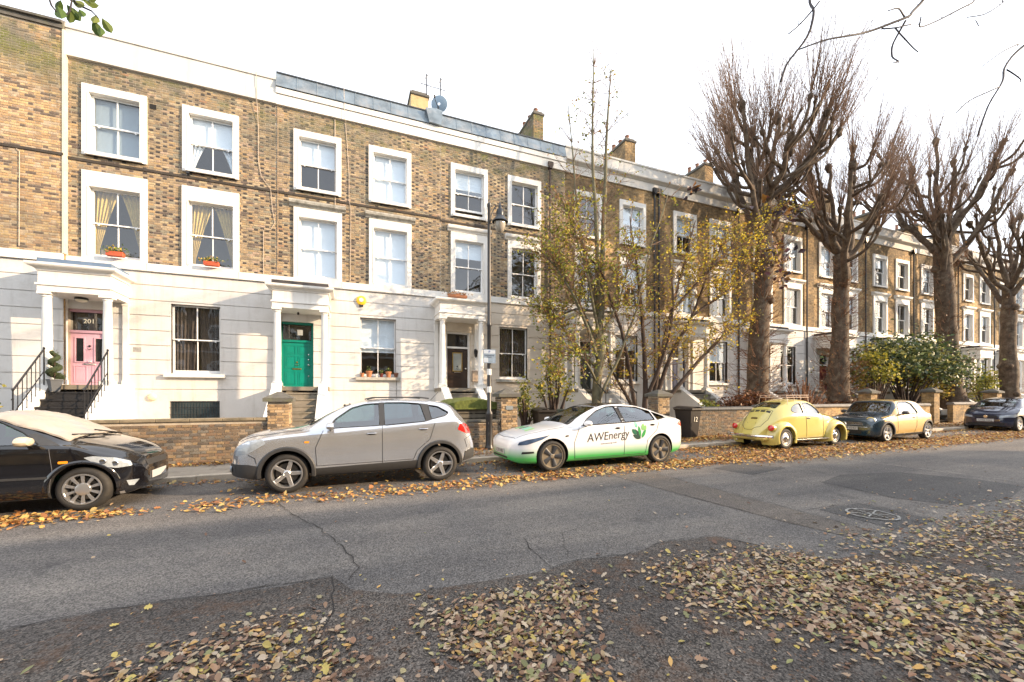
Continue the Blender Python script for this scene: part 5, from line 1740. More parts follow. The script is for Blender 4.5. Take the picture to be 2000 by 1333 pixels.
# --- white electric saloon with green wrap, nose to the left
TS = dict(L=4.66, R=.335, Ra=.375, xf=.86, wb=2.89, zr=1.44, rim=.245,
          top=[(0, .50), (.015, .60), (.06, .685), (.18, .755), (.45, .84), (.8, .905), (1.15, .955), (1.35, 1.02), (1.7, 1.20), (2.1, 1.355), (2.45, 1.43), (2.8, 1.443), (3.2, 1.41), (3.6, 1.325), (4.0, 1.20), (4.3, 1.105), (4.5, 1.065), (4.56, 1.0), (4.62, .82), (4.66, .55)],
          belt=[(0, .48), (.03, .57), (.2, .70), (.6, .80), (1.1, .88), (1.8, .935), (2.8, .985), (3.6, 1.02), (4.1, 1.035), (4.5, .98), (4.66, .50)],
          bot=[(0, .26), (.2, .19), (.6, .18), (4.0, .19), (4.4, .24), (4.66, .36)],
          hw=[(0, .48), (.05, .64), (.2, .78), (.5, .875), (1.0, .905), (2.4, .905), (3.7, .91), (4.25, .86), (4.5, .76), (4.62, .62), (4.66, .5)],
          tw=[(0, .40), (.2, .60), (.8, .70), (1.3, .68), (2.0, .60), (2.6, .575), (3.2, .575), (3.9, .60), (4.4, .68), (4.66, .42)],
          cabin=(1.28, 4.1), side=[[(1.62, .965), (2.66, 1.005), (2.62, 1.375), (2.40, 1.365), (2.10, 1.27), (1.80, 1.10)], [(2.74, 1.008), (3.60, 1.045), (3.62, 1.24), (3.25, 1.345), (2.72, 1.378)], [(3.66, 1.05), (3.92, 1.075), (3.98, 1.11), (3.82, 1.17), (3.67, 1.225)]],
          screens=[[(1.34, -.66), (1.34, .66), (2.16, .50), (2.16, -.50)], [(3.5, -.46), (3.5, .46), (4.08, .58), (4.08, -.58)]], seats=(2.35, 3.35), zs=.93, sr=.03)


def wrap_paint():
    m = carpaint('white_paint_green_wrap', (.80, .81, .83), 0, .3)
    N, L = m.node_tree.nodes, m.node_tree.links
    b = N['Principled BSDF']; src = b.inputs['Base Color'].links[0].from_socket
    tc = N.new('ShaderNodeTexCoord'); sx = N.new('ShaderNodeSeparateXYZ'); L.new(tc.outputs['Object'], sx.inputs[0])
    mr = N.new('ShaderNodeMapRange'); L.new(sx.outputs[2], mr.inputs['Value'])
    mr.inputs['From Min'].default_value = .30; mr.inputs['From Max'].default_value = .52; mr.inputs['To Min'].default_value = 1; mr.inputs['To Max'].default_value = 0
    x = N.new('ShaderNodeMix'); x.data_type = 'RGBA'; L.new(mr.outputs[0], x.inputs[0]); L.new(src, x.inputs[6]); x.inputs[7].default_value = (.055, .42, .10, 1)
    L.new(x.outputs[2], b.inputs['Base Color'])
    return m


wrapm = wrap_paint()
c = Car('parked_car', 'white electric saloon with green leaf logo and green fading sills', 'car', TS, wrapm, 3.18, 8.66)
c.shell(); c.wheels('aero')
M_ldark = mat('wrap_black', (.015, .015, .018), .4, var=0)
greens = [mat('wrap_deep_green', (.0, .12, .06), .4, var=0), mat('wrap_green', (.02, .30, .06), .4, var=0), mat('wrap_light_green', (.22, .50, .16), .4, var=0), mat('wrap_mint', (.12, .55, .36), .4, var=0), mat('wrap_black_green', (.01, .05, .04), .4, var=0)]
me = text_mesh('AWEnergy', .26)
bm = bmesh.new(); bm.from_mesh(me)
xs = [v.co.x for v in bm.verts]
for v in bm.verts: v.co = Vector((1.70 + (v.co.x - min(xs)) * (1.12 / (max(xs) - min(xs))) + v.co.y * .12, .60 + v.co.y * 1.0 + (v.co.x) * 0.06, 0))
for a in np.arange(1.75, 2.95, .10): bmesh.ops.bisect_plane(bm, geom=bm.verts[:] + bm.edges[:] + bm.faces[:], plane_co=(a, 0, 0), plane_no=(1, 0, 0))
c.patch('door_lettering', None, 'L', M_ldark, off=.004, th=.003, bm=bm)
me = text_mesh('www.awenergy.co.uk', .05)
bm = bmesh.new(); bm.from_mesh(me)
for v in bm.verts: v.co = Vector((2.05 + v.co.x, .53 + v.co.y + v.co.x * .05, 0))
c.patch('small_lettering', None, 'L', mat('wrap_grey', (.25, .25, .27), .5, var=0), off=.004, th=.003, bm=bm)
for i, (ang, r0, r1, w, gi) in enumerate(((2.75, .04, .30, .05, 4), (2.25, .02, .33, .045, 4), (2.45, .20, .40, .055, 0), (1.80, .06, .34, .045, 1), (2.0, .32, .48, .045, 3), (1.35, .22, .40, .05, 2), (.95, .04, .30, .045, 1), (1.1, .24, .38, .05, 2))):
    cx, cz = 3.16, .60
    pts = []
    for k in range(17):
        t = k / 16; r = r0 + (r1 - r0) * (t * 2 if t < .5 else 2 - t * 2); s_ = 1 if t < .5 else -1
        tt = (t * 2 if t < .5 else 2 - t * 2); ww = w * sin(pi * tt) ** .8 * s_
        pts.append((cx + (r * cos(ang) - ww * sin(ang)) * .82, cz + (r * sin(ang) + ww * cos(ang)) * .95))
    c.patch('leaf_logo', pts[:-1], 'L', greens[gi], off=.004 + .0005 * i, th=.003, grid=.08)
for d in 'LR':
    c.line('door_seam', [(1.40, .26), (1.38, .6), (1.52, .93)], d); c.line('door_seam', [(2.70, .27), (2.70, 1.38)], d); c.line('door_seam', [(3.72, 1.05), (3.62, .8), (3.35, .58), (3.30, .28)], d)
    c.line('door_seam', [(1.40, .25), (3.30, .27)], d, w=.008)
    c.line('window_trim', [(1.58, .955), (2.7, .995), (3.62, 1.035), (4.0, 1.085)], d, w=.016, off=.003)
    c.patch('headlamp', rnd_poly([(.12, .585), (.30, .60), (.62, .70), (.80, .79), (.60, .755), (.30, .70), (.15, .65)], .02), d, mat('dark_headlamp', (.06, .10, .18), .05, var=.4, scale=10, coat=1), off=.005, th=.012, grid=.05)
    c.patch('tail_lamp', rnd_poly([(4.28, .92), (4.56, .84), (4.58, .92), (4.40, .99)], .02), d, M_redlamp, off=.005, th=.012, grid=.05)
    c.patch('bumper_vent', rnd_poly([(.18, .40), (.44, .42), (.43, .455), (.20, .45)], .01), d, M_seam, off=.003, th=.006, grid=.05)
    c.patch('side_camera', rnd_poly([(1.16, .73), (1.25, .745), (1.24, .775), (1.17, .765)], .01), d, M_seam, off=.004, th=.006)
    c.handle(2.52, .88, M_seam, .10, False) if d == 'L' else None; c.handle(3.50, .93, M_seam, .10, False) if d == 'L' else None
    c.patch('pillar_trim', [(2.655, 1.0), (2.745, 1.005), (2.725, 1.385), (2.615, 1.38)], d, M_seam, off=.001, th=.004)
c.patch('lower_grille', rnd_poly([(-.40, .24), (.40, .24), (.44, .32), (-.44, .32)], .03), 'F', M_seam, off=.006, th=.01)
c.plate(0, .42, True, ['LC70 VRK'], M_whiteplate)
bm = poly_bm(rnd_poly([(.45, -.45), (.75, -.5), (.78, .35), (.5, .3)], .1), .1)
for i, (u, v, a) in enumerate(((.45, -.35, .3), (.5, -.1, .2), (.52, .12, .25), (.5, .32, .2))):
    c.patch('bonnet_lettering', rnd_poly([(u, v), (u + .26, v + .03), (u + .28, v + .13), (u + .03, v + .12)], .05), 'T', greens[(i + 2) % 4], off=.004, th=.003)
c.mirror(1.66, .965, mat('white_mirror', (.8, .81, .83), .3, coat=1, var=0))
c.patch('glass_roof', rnd_poly([(2.2, -.50), (2.2, .50), (3.44, .46), (3.44, -.46)], .05), 'T', mat('black_roof_glass', (.01, .01, .012), .05, var=0), off=.004, th=.006)
c.line('bonnet_seam', [(.16, -.56), (.6, -.68), (1.25, -.70)], 'T'); c.line('bonnet_seam', [(.16, .56), (.6, .68), (1.25, .70)], 'T'); c.line('bonnet_seam', [(.14, -.55), (.09, 0), (.14, .55)], 'T')
# --- black hatchback, nose to the right, cloth over its windscreen
FD = dict(L=4.15, R=.315, Ra=.36, xf=.60, wb=2.615, zr=1.43, rim=.215,
          top=[(0, .52), (.015, .64), (.05, .73), (.15, .81), (.35, .905), (.6, .985), (.72, 1.02), (.9, 1.11), (1.25, 1.30), (1.55, 1.40), (2.1, 1.455), (2.9, 1.42), (3.4, 1.37), (3.7, 1.28), (3.95, 1.05), (4.08, .9), (4.13, .75), (4.15, .5)],
          belt=[(0, .48), (.03, .58), (.2, .70), (.45, .80), (.75, .92), (1.8, .95), (2.8, .97), (3.5, 1.0), (3.9, .96), (4.15, .46)],
          bot=[(0, .24), (.2, .18), (.6, .19), (3.5, .2), (4.0, .26), (4.15, .34)],
          hw=[(0, .40), (.04, .53), (.14, .68), (.35, .79), (.6, .83), (1.0, .85), (3.2, .85), (3.8, .81), (4.08, .70), (4.15, .5)],
          tw=[(0, .34), (.2, .56), (.6, .68), (.85, .65), (1.5, .57), (2.6, .55), (3.4, .54), (3.9, .55), (4.15, .40)],
          cabin=(.72, 3.9), side=[[(1.06, .975), (2.36, .99), (2.34, 1.37), (1.9, 1.365), (1.55, 1.30), (1.28, 1.15)], [(2.44, .98), (3.2, 1.01), (3.26, 1.18), (3.1, 1.31), (2.44, 1.345)]],
          screens=[[(.78, -.60), (.78, .60), (1.50, .48), (1.50, -.48)], [(3.62, -.45), (3.62, .45), (3.86, .5), (3.86, -.5)]], seats=(2.0, 2.95), zs=.92, sr=.03)
black = carpaint('black_paint', (.006, .006, .008), 0, .08, dirt=.04)
M_green_glass = glassmat('green_tinted_car_glass', (.30, .62, .45), .12)
M_keep = M_carglass
M_carglass = M_green_glass
c = Car('parked_car', 'black hatchback at the left edge with a pale cloth over its windscreen', 'car', FD, black, -2.95, 8.56, flip=True)
c.shell(); c.wheels('ten')
for d in 'LR':
    c.line('door_seam', [(.94, .3), (.90, .62), (.94, .92)], d, w=.005, m=mat('seam_glint', (.12, .12, .13), .3)); c.line('door_seam', [(2.40, .28), (2.40, 1.0)], d)
    c.patch('headlamp', rnd_poly([(.10, .60), (.24, .59), (.40, .64), (.58, .77), (.48, .785), (.26, .74), (.12, .67)], .02), d, M_lampglass, off=.006, th=.012, grid=.05)
    for u, w_ in ((.26, .66), (.38, .70)):
        l_, n_ = c.hit(u, w_, d)
        g = G(); g.lathe([(.001, .006), (.035, .004), (.042, -.006)], tuple(l_ + n_ * .012), 'y', 14, False); part('lamp_bulb', g, M_chrome, c.root, smooth=True)
    c.patch('side_indicator', rnd_poly([(.74, .70), (.84, .70), (.84, .735), (.74, .735)], .012), d, M_orange, off=.006, th=.01)
    c.patch('fog_lamp', [(.05, .38), (.15, .39), (.13, .31), (.09, .30)], d, M_lampglass, off=.006, th=.01, grid=.05)
    c.patch('side_moulding', rnd_poly([(.96, .50), (2.9, .52), (2.9, .55), (.96, .53)], .008), d, M_plastic, off=.012, th=.016)
    c.patch('quarter_trim', [(.84, .95), (1.04, .965), (1.22, 1.12), (1.15, 1.13)], d, M_plastic, off=.003, th=.006)
    c.patch('front_lip', [(.05, .20), (.22, .20), (.22, .235), (.04, .245)], d, mat('grey_lip', (.2, .2, .21), .5, var=.1), off=.006, th=.01)
    sg = -1 if d == 'L' else 1
    g = G(); P = []
    for k in range(21):
        t = pi * (-.02 + 1.04 * k / 20); row = []
        for rr, oo in ((.358, .002), (.36, .016), (.385, .016), (.41, .001)):
            l, n = c.hit(max(.02, .60 - cos(t) * rr), max(.21, .325 + sin(t) * rr), d); yy = l.y if l is not None else sg * .8
            row.append((.60 - cos(t) * rr, yy + sg * oo, .325 + sin(t) * rr))
        P.append(row)
    g.grid(P if sg < 0 else [r[::-1] for r in P]); part('wing_lip', g, black, c.root, smooth=True)
    c.handle(2.22, .86, black)
c.patch('grille', rnd_poly([(-.35, .56), (.35, .56), (.38, .65), (-.38, .65)], .02), 'F', M_plastic, off=.006, th=.012)
c.plate(0, .40, True, None, M_whiteplate)
c.line('bonnet_seam', [(.12, -.45), (.4, -.56), (.75, -.64)], 'T'); c.line('bonnet_seam', [(.12, .45), (.4, .56), (.75, .64)], 'T')
c.mirror(1.12, .985, mat('pale_mirror_cap', (.55, .48, .36), .35, var=.05, coat=.5), sz=1.1)
g = G(); g.tube([c.hit(.72, -.1, 'T')[0] + Vector((0, 0, .03)), c.hit(.82, .55, 'T')[0] + Vector((0, 0, .05))], .011, 5); g.tube([c.hit(.72, -.6, 'T')[0] + Vector((0, 0, .03)), c.hit(.83, -.05, 'T')[0] + Vector((0, 0, .05))], .011, 5)
part('wiper', g, M_seam, c.root)
M_carglass = M_keep
# the cloth is a thing of its own, lying on the car
ct = bpy.data.objects.new('windscreen_cover', None)
cl = c.patch('cloth', rnd_poly([(.80, -.66), (.80, .66), (1.35, .62), (1.66, .56), (1.66, -.56), (1.35, -.62)], .05), 'T', mat('cream_cover_cloth', (.36, .325, .285), .75, var=.1, scale=2, dirt=(.26, .29, .34), dscale=2.2, damt=.7, bump=.5, bscale=5), off=.03, th=.025, grid=.045, wob=.009)
COL.objects.link(ct)
tag(ct, 'pale cloth cover lying over the windscreen of the black car', 'windscreen cover')
ct.location = c.root.location; ct.rotation_euler = c.root.rotation_euler
cl.parent = ct

# --- yellow rounded classic car, nose to the right, roof rack
BT = dict(L=3.92, R=.315, Ra=.34, xf=.72, wb=2.40, zr=1.49, rim=.20, tw_=.15, crown=.10,
          top=[(0, .55), (.03, .68), (.12, .78), (.35, .90), (.7, .985), (1.05, 1.03), (1.2, 1.07), (1.34, 1.19), (1.5, 1.335), (1.7, 1.43), (2.0, 1.485), (2.25, 1.49), (2.6, 1.44), (2.95, 1.32), (3.25, 1.14), (3.5, .93), (3.7, .72), (3.82, .55), (3.86, .42)],
          belt=[(0, .48), (.1, .64), (.35, .76), (.8, .88), (1.2, .94), (2.0, .97), (2.6, .99), (3.0, .96), (3.4, .80), (3.7, .56), (3.86, .36)],
          bot=[(0, .40), (.3, .30), (.8, .26), (3.0, .26), (3.6, .30), (3.86, .32)],
          hw=[(0, .20), (.06, .30), (.3, .44), (.7, .56), (1.15, .655), (1.6, .69), (2.6, .69), (3.1, .64), (3.5, .52), (3.75, .38), (3.86, .26)],
          tw=[(0, .14), (.3, .34), (.8, .48), (1.2, .53), (1.6, .50), (2.2, .50), (2.8, .47), (3.2, .42), (3.6, .30), (3.86, .18)],
          cabin=(1.18, 3.15), side=[[(1.48, 1.02), (2.14, 1.035), (2.14, 1.365), (1.90, 1.37), (1.68, 1.29), (1.5, 1.15)], [(2.24, 1.04), (2.62, 1.06), (2.74, 1.13), (2.62, 1.25), (2.42, 1.34), (2.24, 1.36)]],
          screens=[[(1.235, -.46), (1.235, .46), (1.50, .42), (1.50, -.42)], [(2.78, -.33), (2.78, .33), (3.10, .36), (3.10, -.36)]], seats=(2.0, 2.6), zs=.99, sr=.06, dash=.98, insy=.06)
yel = carpaint('primrose_paint', (.60, .50, .14), 0, .25, dirt=.1)
c = Car('parked_car', 'pale yellow rounded classic car with roof rack, its tail towards us', 'car', BT, yel, 15.12, 8.93, flip=True)
c.shell(); c.wheels('hub', y_in=-.075)
for d in 'LR':
    sg = -1 if d == 'L' else 1
    for wx, front in ((.72, 1), (3.12, 0)):
        g = G(); P = []
        for k in range(31):
            t = pi * (-.13 + 1.26 * k / 30)
            row = []
            lx = 1.22 if (front and cos(t) < 0) or (not front and cos(t) > 0) else 1.0
            for rr, yy in ((.52, .30), (.515, .50), (.50, .60), (.465, .69), (.42, .745), (.37, .765), (.345, .76), (.35, .72)):
                q = 1 + (lx - 1) * min(1, abs(cos(t))) * (rr - .34) * 3
                row.append((wx - cos(t) * rr * q, sg * yy, .335 + sin(t) * rr * (1.0 if rr > .4 else 1)))
            P.append(row)
        g.grid(P if sg < 0 else [r[::-1] for r in P]); part('wing', g, yel, c.root, smooth=True, ang=60)
    g = G(); g.bbox(1.22, -.74 if sg < 0 else .58, .24, 2.70, -.58 if sg < 0 else .74, .285, .01); part('running_board', g, M_plastic, c.root)
    g = G(); g.tube([(1.2, sg * .745, .27), (2.72, sg * .745, .27)], .012, 5); part('running_board_trim', g, M_chrome, c.root)
    c.line('door_seam', [(1.36, .34), (1.38, .95), (1.50, 1.2)], d, w=.01); c.line('door_seam', [(2.19, 1.4), (2.19, .9), (2.16, .34)], d, w=.01)
    c.handle(2.08, .90, M_chrome)
    g = G(); g.lathe([(.001, -.03), (.06, -.02), (.088, .01), (.09, .05)], (.235, sg * .60, .66), 'x', 20, False); part('headlamp', g, M_lampglass, c.root, smooth=True)
    # tail lamps on the rear wings
    g = G(); g.lathe([(.085, -.06), (.092, -.01), (.085, .05), (.05, .085), (.001, .095)], (3.60, sg * .60, .64), 'x', 22, False); part('tail_lamp', g, M_redlamp, c.root, smooth=True)
    g = G(); g.lathe([(.10, -.07), (.10, -.0), (.088, .01)], (3.60, sg * .60, .64), 'x', 22, False); part('tail_lamp_ring', g, yel, c.root, smooth=True)
g = G(); P = []
for k in range(25):
    yy = -.78 + 1.56 * k / 24; xx = 3.98 - .20 * abs(yy / .78) ** 3
    P.append([(xx - .02, yy, .355), (xx + .02, yy, .365), (xx + .035, yy, .40), (xx + .02, yy, .435), (xx - .02, yy, .445)])
g.grid(P, True); part('rear_bumper', g, M_chrome, c.root, smooth=True)
g = G(); P = [[(-.02 + .2 * abs((-.74 + 1.48 * k / 16) / .74) ** 3 + u, -.74 + 1.48 * k / 16, z) for u, z in ((.02, .37), (-.02, .38), (-.03, .41), (-.02, .44), (.02, .45))] for k in range(17)]
g.grid(P, True); part('front_bumper', g, M_chrome, c.root, smooth=True)
g = G(); g.bbox(3.55, -.55, .27, 3.84, .55, .36, .03); part('rear_valance', g, yel, c.root)
for sy in (-.25, .25):
    g = G(); g.tube([(3.7, sy, .27), (3.97, sy, .26)], .022, 8); part('exhaust', g, M_chrome, c.root)
lid = [(3.18, -.33), (3.22, -.36), (3.5, -.37), (3.8, -.24)]
c.line('engine_lid_seam', [(3.2, -.36), (3.45, -.38), (3.66, -.30), (3.80, -.12), (3.81, 0), (3.80, .12), (3.66, .30), (3.45, .38), (3.2, .36), (3.2, -.36)], 'T', w=.012)
for y0, y1 in ((-.33, -.20), (-.16, -.02), (.02, .16), (.20, .33)):
    c.patch('louvre', rnd_poly([(3.235, y0), (3.235, y1), (3.30, y1), (3.30, y0)], .01), 'T', mat('dark_louvre', (.03, .028, .015), .6), off=.003, th=.004)
c.patch('plate_lamp', rnd_poly([(3.505, -.10), (3.505, .10), (3.535, .10), (3.535, -.10)], .01), 'T', mat('brown_plate_lamp', (.12, .08, .02), .4), off=.02, th=.03)
l0 = c.hit(0, .66, 'B')[0]
g = G(); g.add([(3.60, -.17, .78), (3.60, .17, .78), (3.775, .17, .56), (3.775, -.17, .56), (3.62, -.17, .80), (3.62, .17, .80), (3.80, .17, .57), (3.80, -.17, .57)], [(0, 1, 2, 3), (7, 6, 5, 4), (0, 4, 5, 1), (1, 5, 6, 2), (2, 6, 7, 3), (3, 7, 4, 0)])
pl = part('number_plate', g, M_yelplate, c.root)
for tx, tt in (('WYU', .22), ('824M', .62)):
    me = text_mesh(tx, .125, .001); me.materials.clear(); me.materials.append(mat('plate_print', (.015, .015, .015), .5, var=0))
    xs = [v.co.x for v in me.vertices]; cx = (min(xs) + max(xs)) / 2
    for v in me.vertices: v.co.x -= cx
    px, pz = 3.62 + .18 * (tt + .16), .80 - .23 * (tt + .16)
    link('plate_lettering', me, pl, (px + .004, 0, pz + .004), (atan2(.23, .18), 0, pi / 2))
# roof rack
g = G()
rk = [(1.72, .42), (2.75, .40), (2.80, -.40), (1.72, -.42)]
for z in (1.535, 1.60):
    g.tube([(1.72, .38, z), (1.70, .44, z), (2.7, .42, z - .0), (2.75, .36, z), (2.75, -.36, z), (2.7, -.42, z), (1.70, -.44, z), (1.72, -.38, z), (1.72, .38, z)], .011, 5)
for x in np.linspace(1.74, 2.72, 8): g.tube([(x, -.42, 1.535), (x, .42, 1.535)], .009, 5)
for x in (1.76, 2.1, 2.4, 2.7):
    for sy in (-.43, .43): g.tube([(x, sy, 1.60), (x, sy, 1.535), (x, sy * 1.06, 1.535 if x < 2.5 else 1.50), (x, sy * 1.10, c.F['top'](x) - .12)], .008, 5)
part('roof_rack', g, mat('pale_wood_rack', (.52, .38, .28), .5, var=.15), c.root, smooth=True)
g = G(); g.lathe([(.001, -.1), (.08, -.07), (.10, 0), (.08, .07), (.001, .1)], (2.75, .1, 1.05), 'x', 12, False); part('pink_soft_toy', g, mat('pink_plush', (.7, .08, .25), .9, var=.1), c.root, smooth=True)

# --- dark blue convertible, sun's gold painted on its sides, nose to the left
MN = dict(L=3.63, R=.30, Ra=.345, xf=.60, wb=2.467, zr=1.39, rim=.215,
          top=[(0, .50), (.015, .60), (.05, .70), (.12, .78), (.35, .855), (.7, .905), (.98, .94), (1.06, 1.0), (1.20, 1.20), (1.33, 1.345), (1.45, 1.39), (1.8, 1.42), (2.3, 1.415), (2.72, 1.38), (2.93, 1.27), (3.08, 1.06), (3.2, .97), (3.45, .915), (3.56, .83), (3.61, .66), (3.63, .45)],
          belt=[(0, .46), (.03, .58), (.15, .70), (.5, .80), (1.0, .87), (1.8, .895), (2.6, .92), (3.0, .92), (3.4, .86), (3.63, .42)],
          bot=[(0, .22), (.2, .17), (.5, .17), (3.1, .19), (3.5, .24), (3.63, .32)],
          hw=[(0, .56), (.03, .66), (.12, .76), (.4, .825), (1.0, .84), (2.6, .845), (3.2, .82), (3.52, .72), (3.63, .56)],
          tw=[(0, .48), (.1, .62), (.5, .68), (1.0, .69), (1.35, .62), (2.0, .60), (2.7, .58), (3.0, .62), (3.4, .62), (3.63, .44)],
          cabin=(1.0, 2.95), side=[[(1.26, .915), (2.3, .925), (2.42, .96), (2.34, 1.28), (2.1, 1.35), (1.62, 1.35), (1.42, 1.25)]],
          screens=[[(1.04, -.62), (1.04, .62), (1.33, .56), (1.33, -.56)], [(2.84, -.36), (2.84, .36), (3.02, .40), (3.02, -.40)]], seats=(1.95, 2.5), zs=.9, sr=.04, dash=.88)


def sun_gold_paint():
    m = carpaint('dark_blue_sun_gold', (.012, .035, .055), .2, .2)
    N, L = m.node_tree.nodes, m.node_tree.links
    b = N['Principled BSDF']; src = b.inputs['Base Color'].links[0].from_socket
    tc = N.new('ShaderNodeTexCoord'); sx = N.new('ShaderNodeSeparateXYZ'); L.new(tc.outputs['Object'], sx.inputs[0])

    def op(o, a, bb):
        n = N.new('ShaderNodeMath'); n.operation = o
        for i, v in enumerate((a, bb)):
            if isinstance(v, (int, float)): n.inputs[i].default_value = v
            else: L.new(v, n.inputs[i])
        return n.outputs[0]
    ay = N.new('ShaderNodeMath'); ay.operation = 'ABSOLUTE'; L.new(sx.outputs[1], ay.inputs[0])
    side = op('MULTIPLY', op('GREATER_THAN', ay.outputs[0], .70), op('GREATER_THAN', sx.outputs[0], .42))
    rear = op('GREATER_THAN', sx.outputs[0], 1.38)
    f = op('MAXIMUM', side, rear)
    x = N.new('ShaderNodeMix'); x.data_type = 'RGBA'; L.new(f, x.inputs[0]); L.new(src, x.inputs[6]); x.inputs[7].default_value = (.60, .40, .13, 1)  # gold: low sun's reflection painted on the sides; also the soft top's colour
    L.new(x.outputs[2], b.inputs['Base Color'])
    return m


mp = sun_gold_paint()
MN['side_m'] = None
c = Car('parked_car', 'small convertible with dark blue bonnet, sun reflection painted gold on its sides and a sand coloured soft top', 'car', MN, mp, 16.26, 8.92)
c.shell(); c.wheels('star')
for d in 'LR':
    sg = -1 if d == 'L' else 1
    for wx in (.60, 3.067):
        g = G(); P = []
        for k in range(23):
            t = pi * (-.06 + 1.12 * k / 22); row = []
            for rr, oo in ((.343, .004), (.345, .018), (.395, .018), (.41, .002)):
                l, n = c.hit(min(max(wx - cos(t) * rr, .03), 3.6), max(.22, .31 + sin(t) * rr), d); yy = l.y if l is not None else sg * .8
                row.append((wx - cos(t) * rr, yy + sg * oo, .31 + sin(t) * rr))
            P.append(row)
        g.grid(P if sg < 0 else [r[::-1] for r in P]); part('arch_trim', g, M_plastic, c.root, smooth=True)
    c.patch('sill_trim', [(.98, .19), (2.70, .2), (2.68, .29), (1.0, .27)], d, M_plastic, off=.008, th=.014)
    c.line('door_seam', [(1.14, .3), (1.14, .88)], d); c.line('door_seam', [(2.30, .92), (2.26, .5), (2.14, .3)], d)
    c.handle(2.10, .80, M_chrome)
    l, n = c.hit(.16, .68, d)
    g = G(); g.lathe([(.001, -.055), (.07, -.045), (.11, -.01), (.125, .05), (.13, .12)], (.13, sg * .56, .70), 'x', 24, False); hl = part('headlamp', g, M_lampglass, c.root, smooth=True, rot=None)
    g = G(); g.lathe([(.128, -.0), (.145, .0), (.145, .06)], (.13, sg * .56, .70), 'x', 24, False); part('headlamp_ring', g, M_chrome, c.root, smooth=True)
    g = G(); g.lathe([(.001, -.02), (.05, -.015), (.06, .03)], (.035, sg * .50, .34), 'x', 16, False); part('fog_lamp', g, M_lampglass, c.root, smooth=True)
    c.patch('tail_lamp', rnd_poly([(3.46, .60), (3.56, .60), (3.55, .80), (3.46, .80)], .02), d, M_redlamp, off=.006, th=.01)
for z, w in ((.645, .36), (.61, .40), (.575, .42)):
    g = G(); l, n = c.hit(0, z, 'F'); g.tube([(c.hit(y, z, 'F')[0].x - .008, y, z) for y in np.linspace(-w, w, 9)], .010, 6); part('grille_bar', g, M_chrome, c.root, smooth=True)
c.patch('grille', rnd_poly([(-.40, .55), (.40, .55), (.36, .67), (-.36, .67)], .03), 'F', M_seam, off=.003, th=.005)
c.patch('lower_grille', rnd_poly([(-.36, .27), (.36, .27), (.36, .40), (-.36, .40)], .02), 'F', M_seam, off=.004, th=.006)
c.plate(0, .46, True, ['LB04 KHU'], M_whiteplate, dx=.012)
g = G(); g.tube([(c.hit(y, .50, 'F')[0].x - .02, y, .50) for y in np.linspace(-.55, .55, 9)], .014, 6); part('bumper_bar', g, M_chrome, c.root, smooth=True)
c.mirror(1.36, .93, M_plastic)
c.patch('windscreen_frame', [(1.32, -.56), (1.32, .56), (1.42, .56), (1.42, -.56)], 'T', mat('dark_frame', (.012, .03, .045), .3, coat=.5), off=.008, th=.012)
c.line('hood_seam', [(2.05, -.55), (2.05, .55)], 'T', w=.02, m=mat('fold_fabric', (.36, .26, .12), .9)); c.line('hood_seam', [(2.5, -.55), (2.5, .55)], 'T', w=.02, m=MATS['fold_fabric'])

# --- dark blue hatchback at the right edge, nose to the left
GF = dict(FD); GF = {k: (list(v) if isinstance(v, list) else v) for k, v in FD.items()}
GF['tw'] = [(0, .44), (.2, .62), (.7, .70), (1.15, .66), (1.8, .57), (2.6, .56), (3.4, .55), (3.9, .56), (4.15, .40)]
navy = carpaint('navy_paint', (.012, .02, .05), .2, .12, dirt=.05)
c = Car('parked_car', 'dark blue hatchback half out of frame at the right edge', 'car', GF, navy, 25.85, 8.95)
c.shell(); c.wheels('five')
for d in 'LR':
    c.patch('headlamp', rnd_poly([(.06, .60), (.30, .60), (.46, .70), (.34, .735), (.08, .69)], .02), d, M_lampglass, off=.006, th=.012, grid=.05)
    c.line('door_seam', [(1.24, .3), (1.20, .62), (1.26, .92)], d); c.line('door_seam', [(2.40, .28), (2.40, 1.0)], d)
    c.handle(2.22, .86, navy)
for sy in (-1, 1):
    c.patch('headlamp', rnd_poly([(sy * .40, .58), (sy * .66, .60), (sy * .66, .69), (sy * .42, .67)], .02), 'F', M_lampglass, off=.008, th=.014, grid=.05)
c.patch('grille', rnd_poly([(-.36, .58), (.36, .58), (.33, .67), (-.33, .67)], .02), 'F', M_seam, off=.005, th=.01)
g = G(); l, n = c.hit(0, .625, 'F'); g.lathe([(.062, 0), (.062, -.014), (.048, -.016), (.001, -.016)], (l.x - .012, 0, .625), 'x', 20, False); part('badge', g, M_chrome, c.root)
c.patch('bumper_intake', rnd_poly([(-.55, .26), (.55, .26), (.55, .36), (-.55, .36)], .02), 'F', M_seam, off=.005, th=.01)
c.plate(0, .47, True, ['LV06 DKJ'], M_whiteplate, dx=.008)
c.mirror(1.47, .97, M_plastic)

# ------------------------------------------------------------------ the other side of the street: it shades the road and shows in the glass
tmpl = None
opp = [-22, -16.7, -11.4, -6.1, -.8, 4.5, 9.8, 15.1, 20.4, 25.7, 31.0, 36.3, 41.6]
OY = -11.0


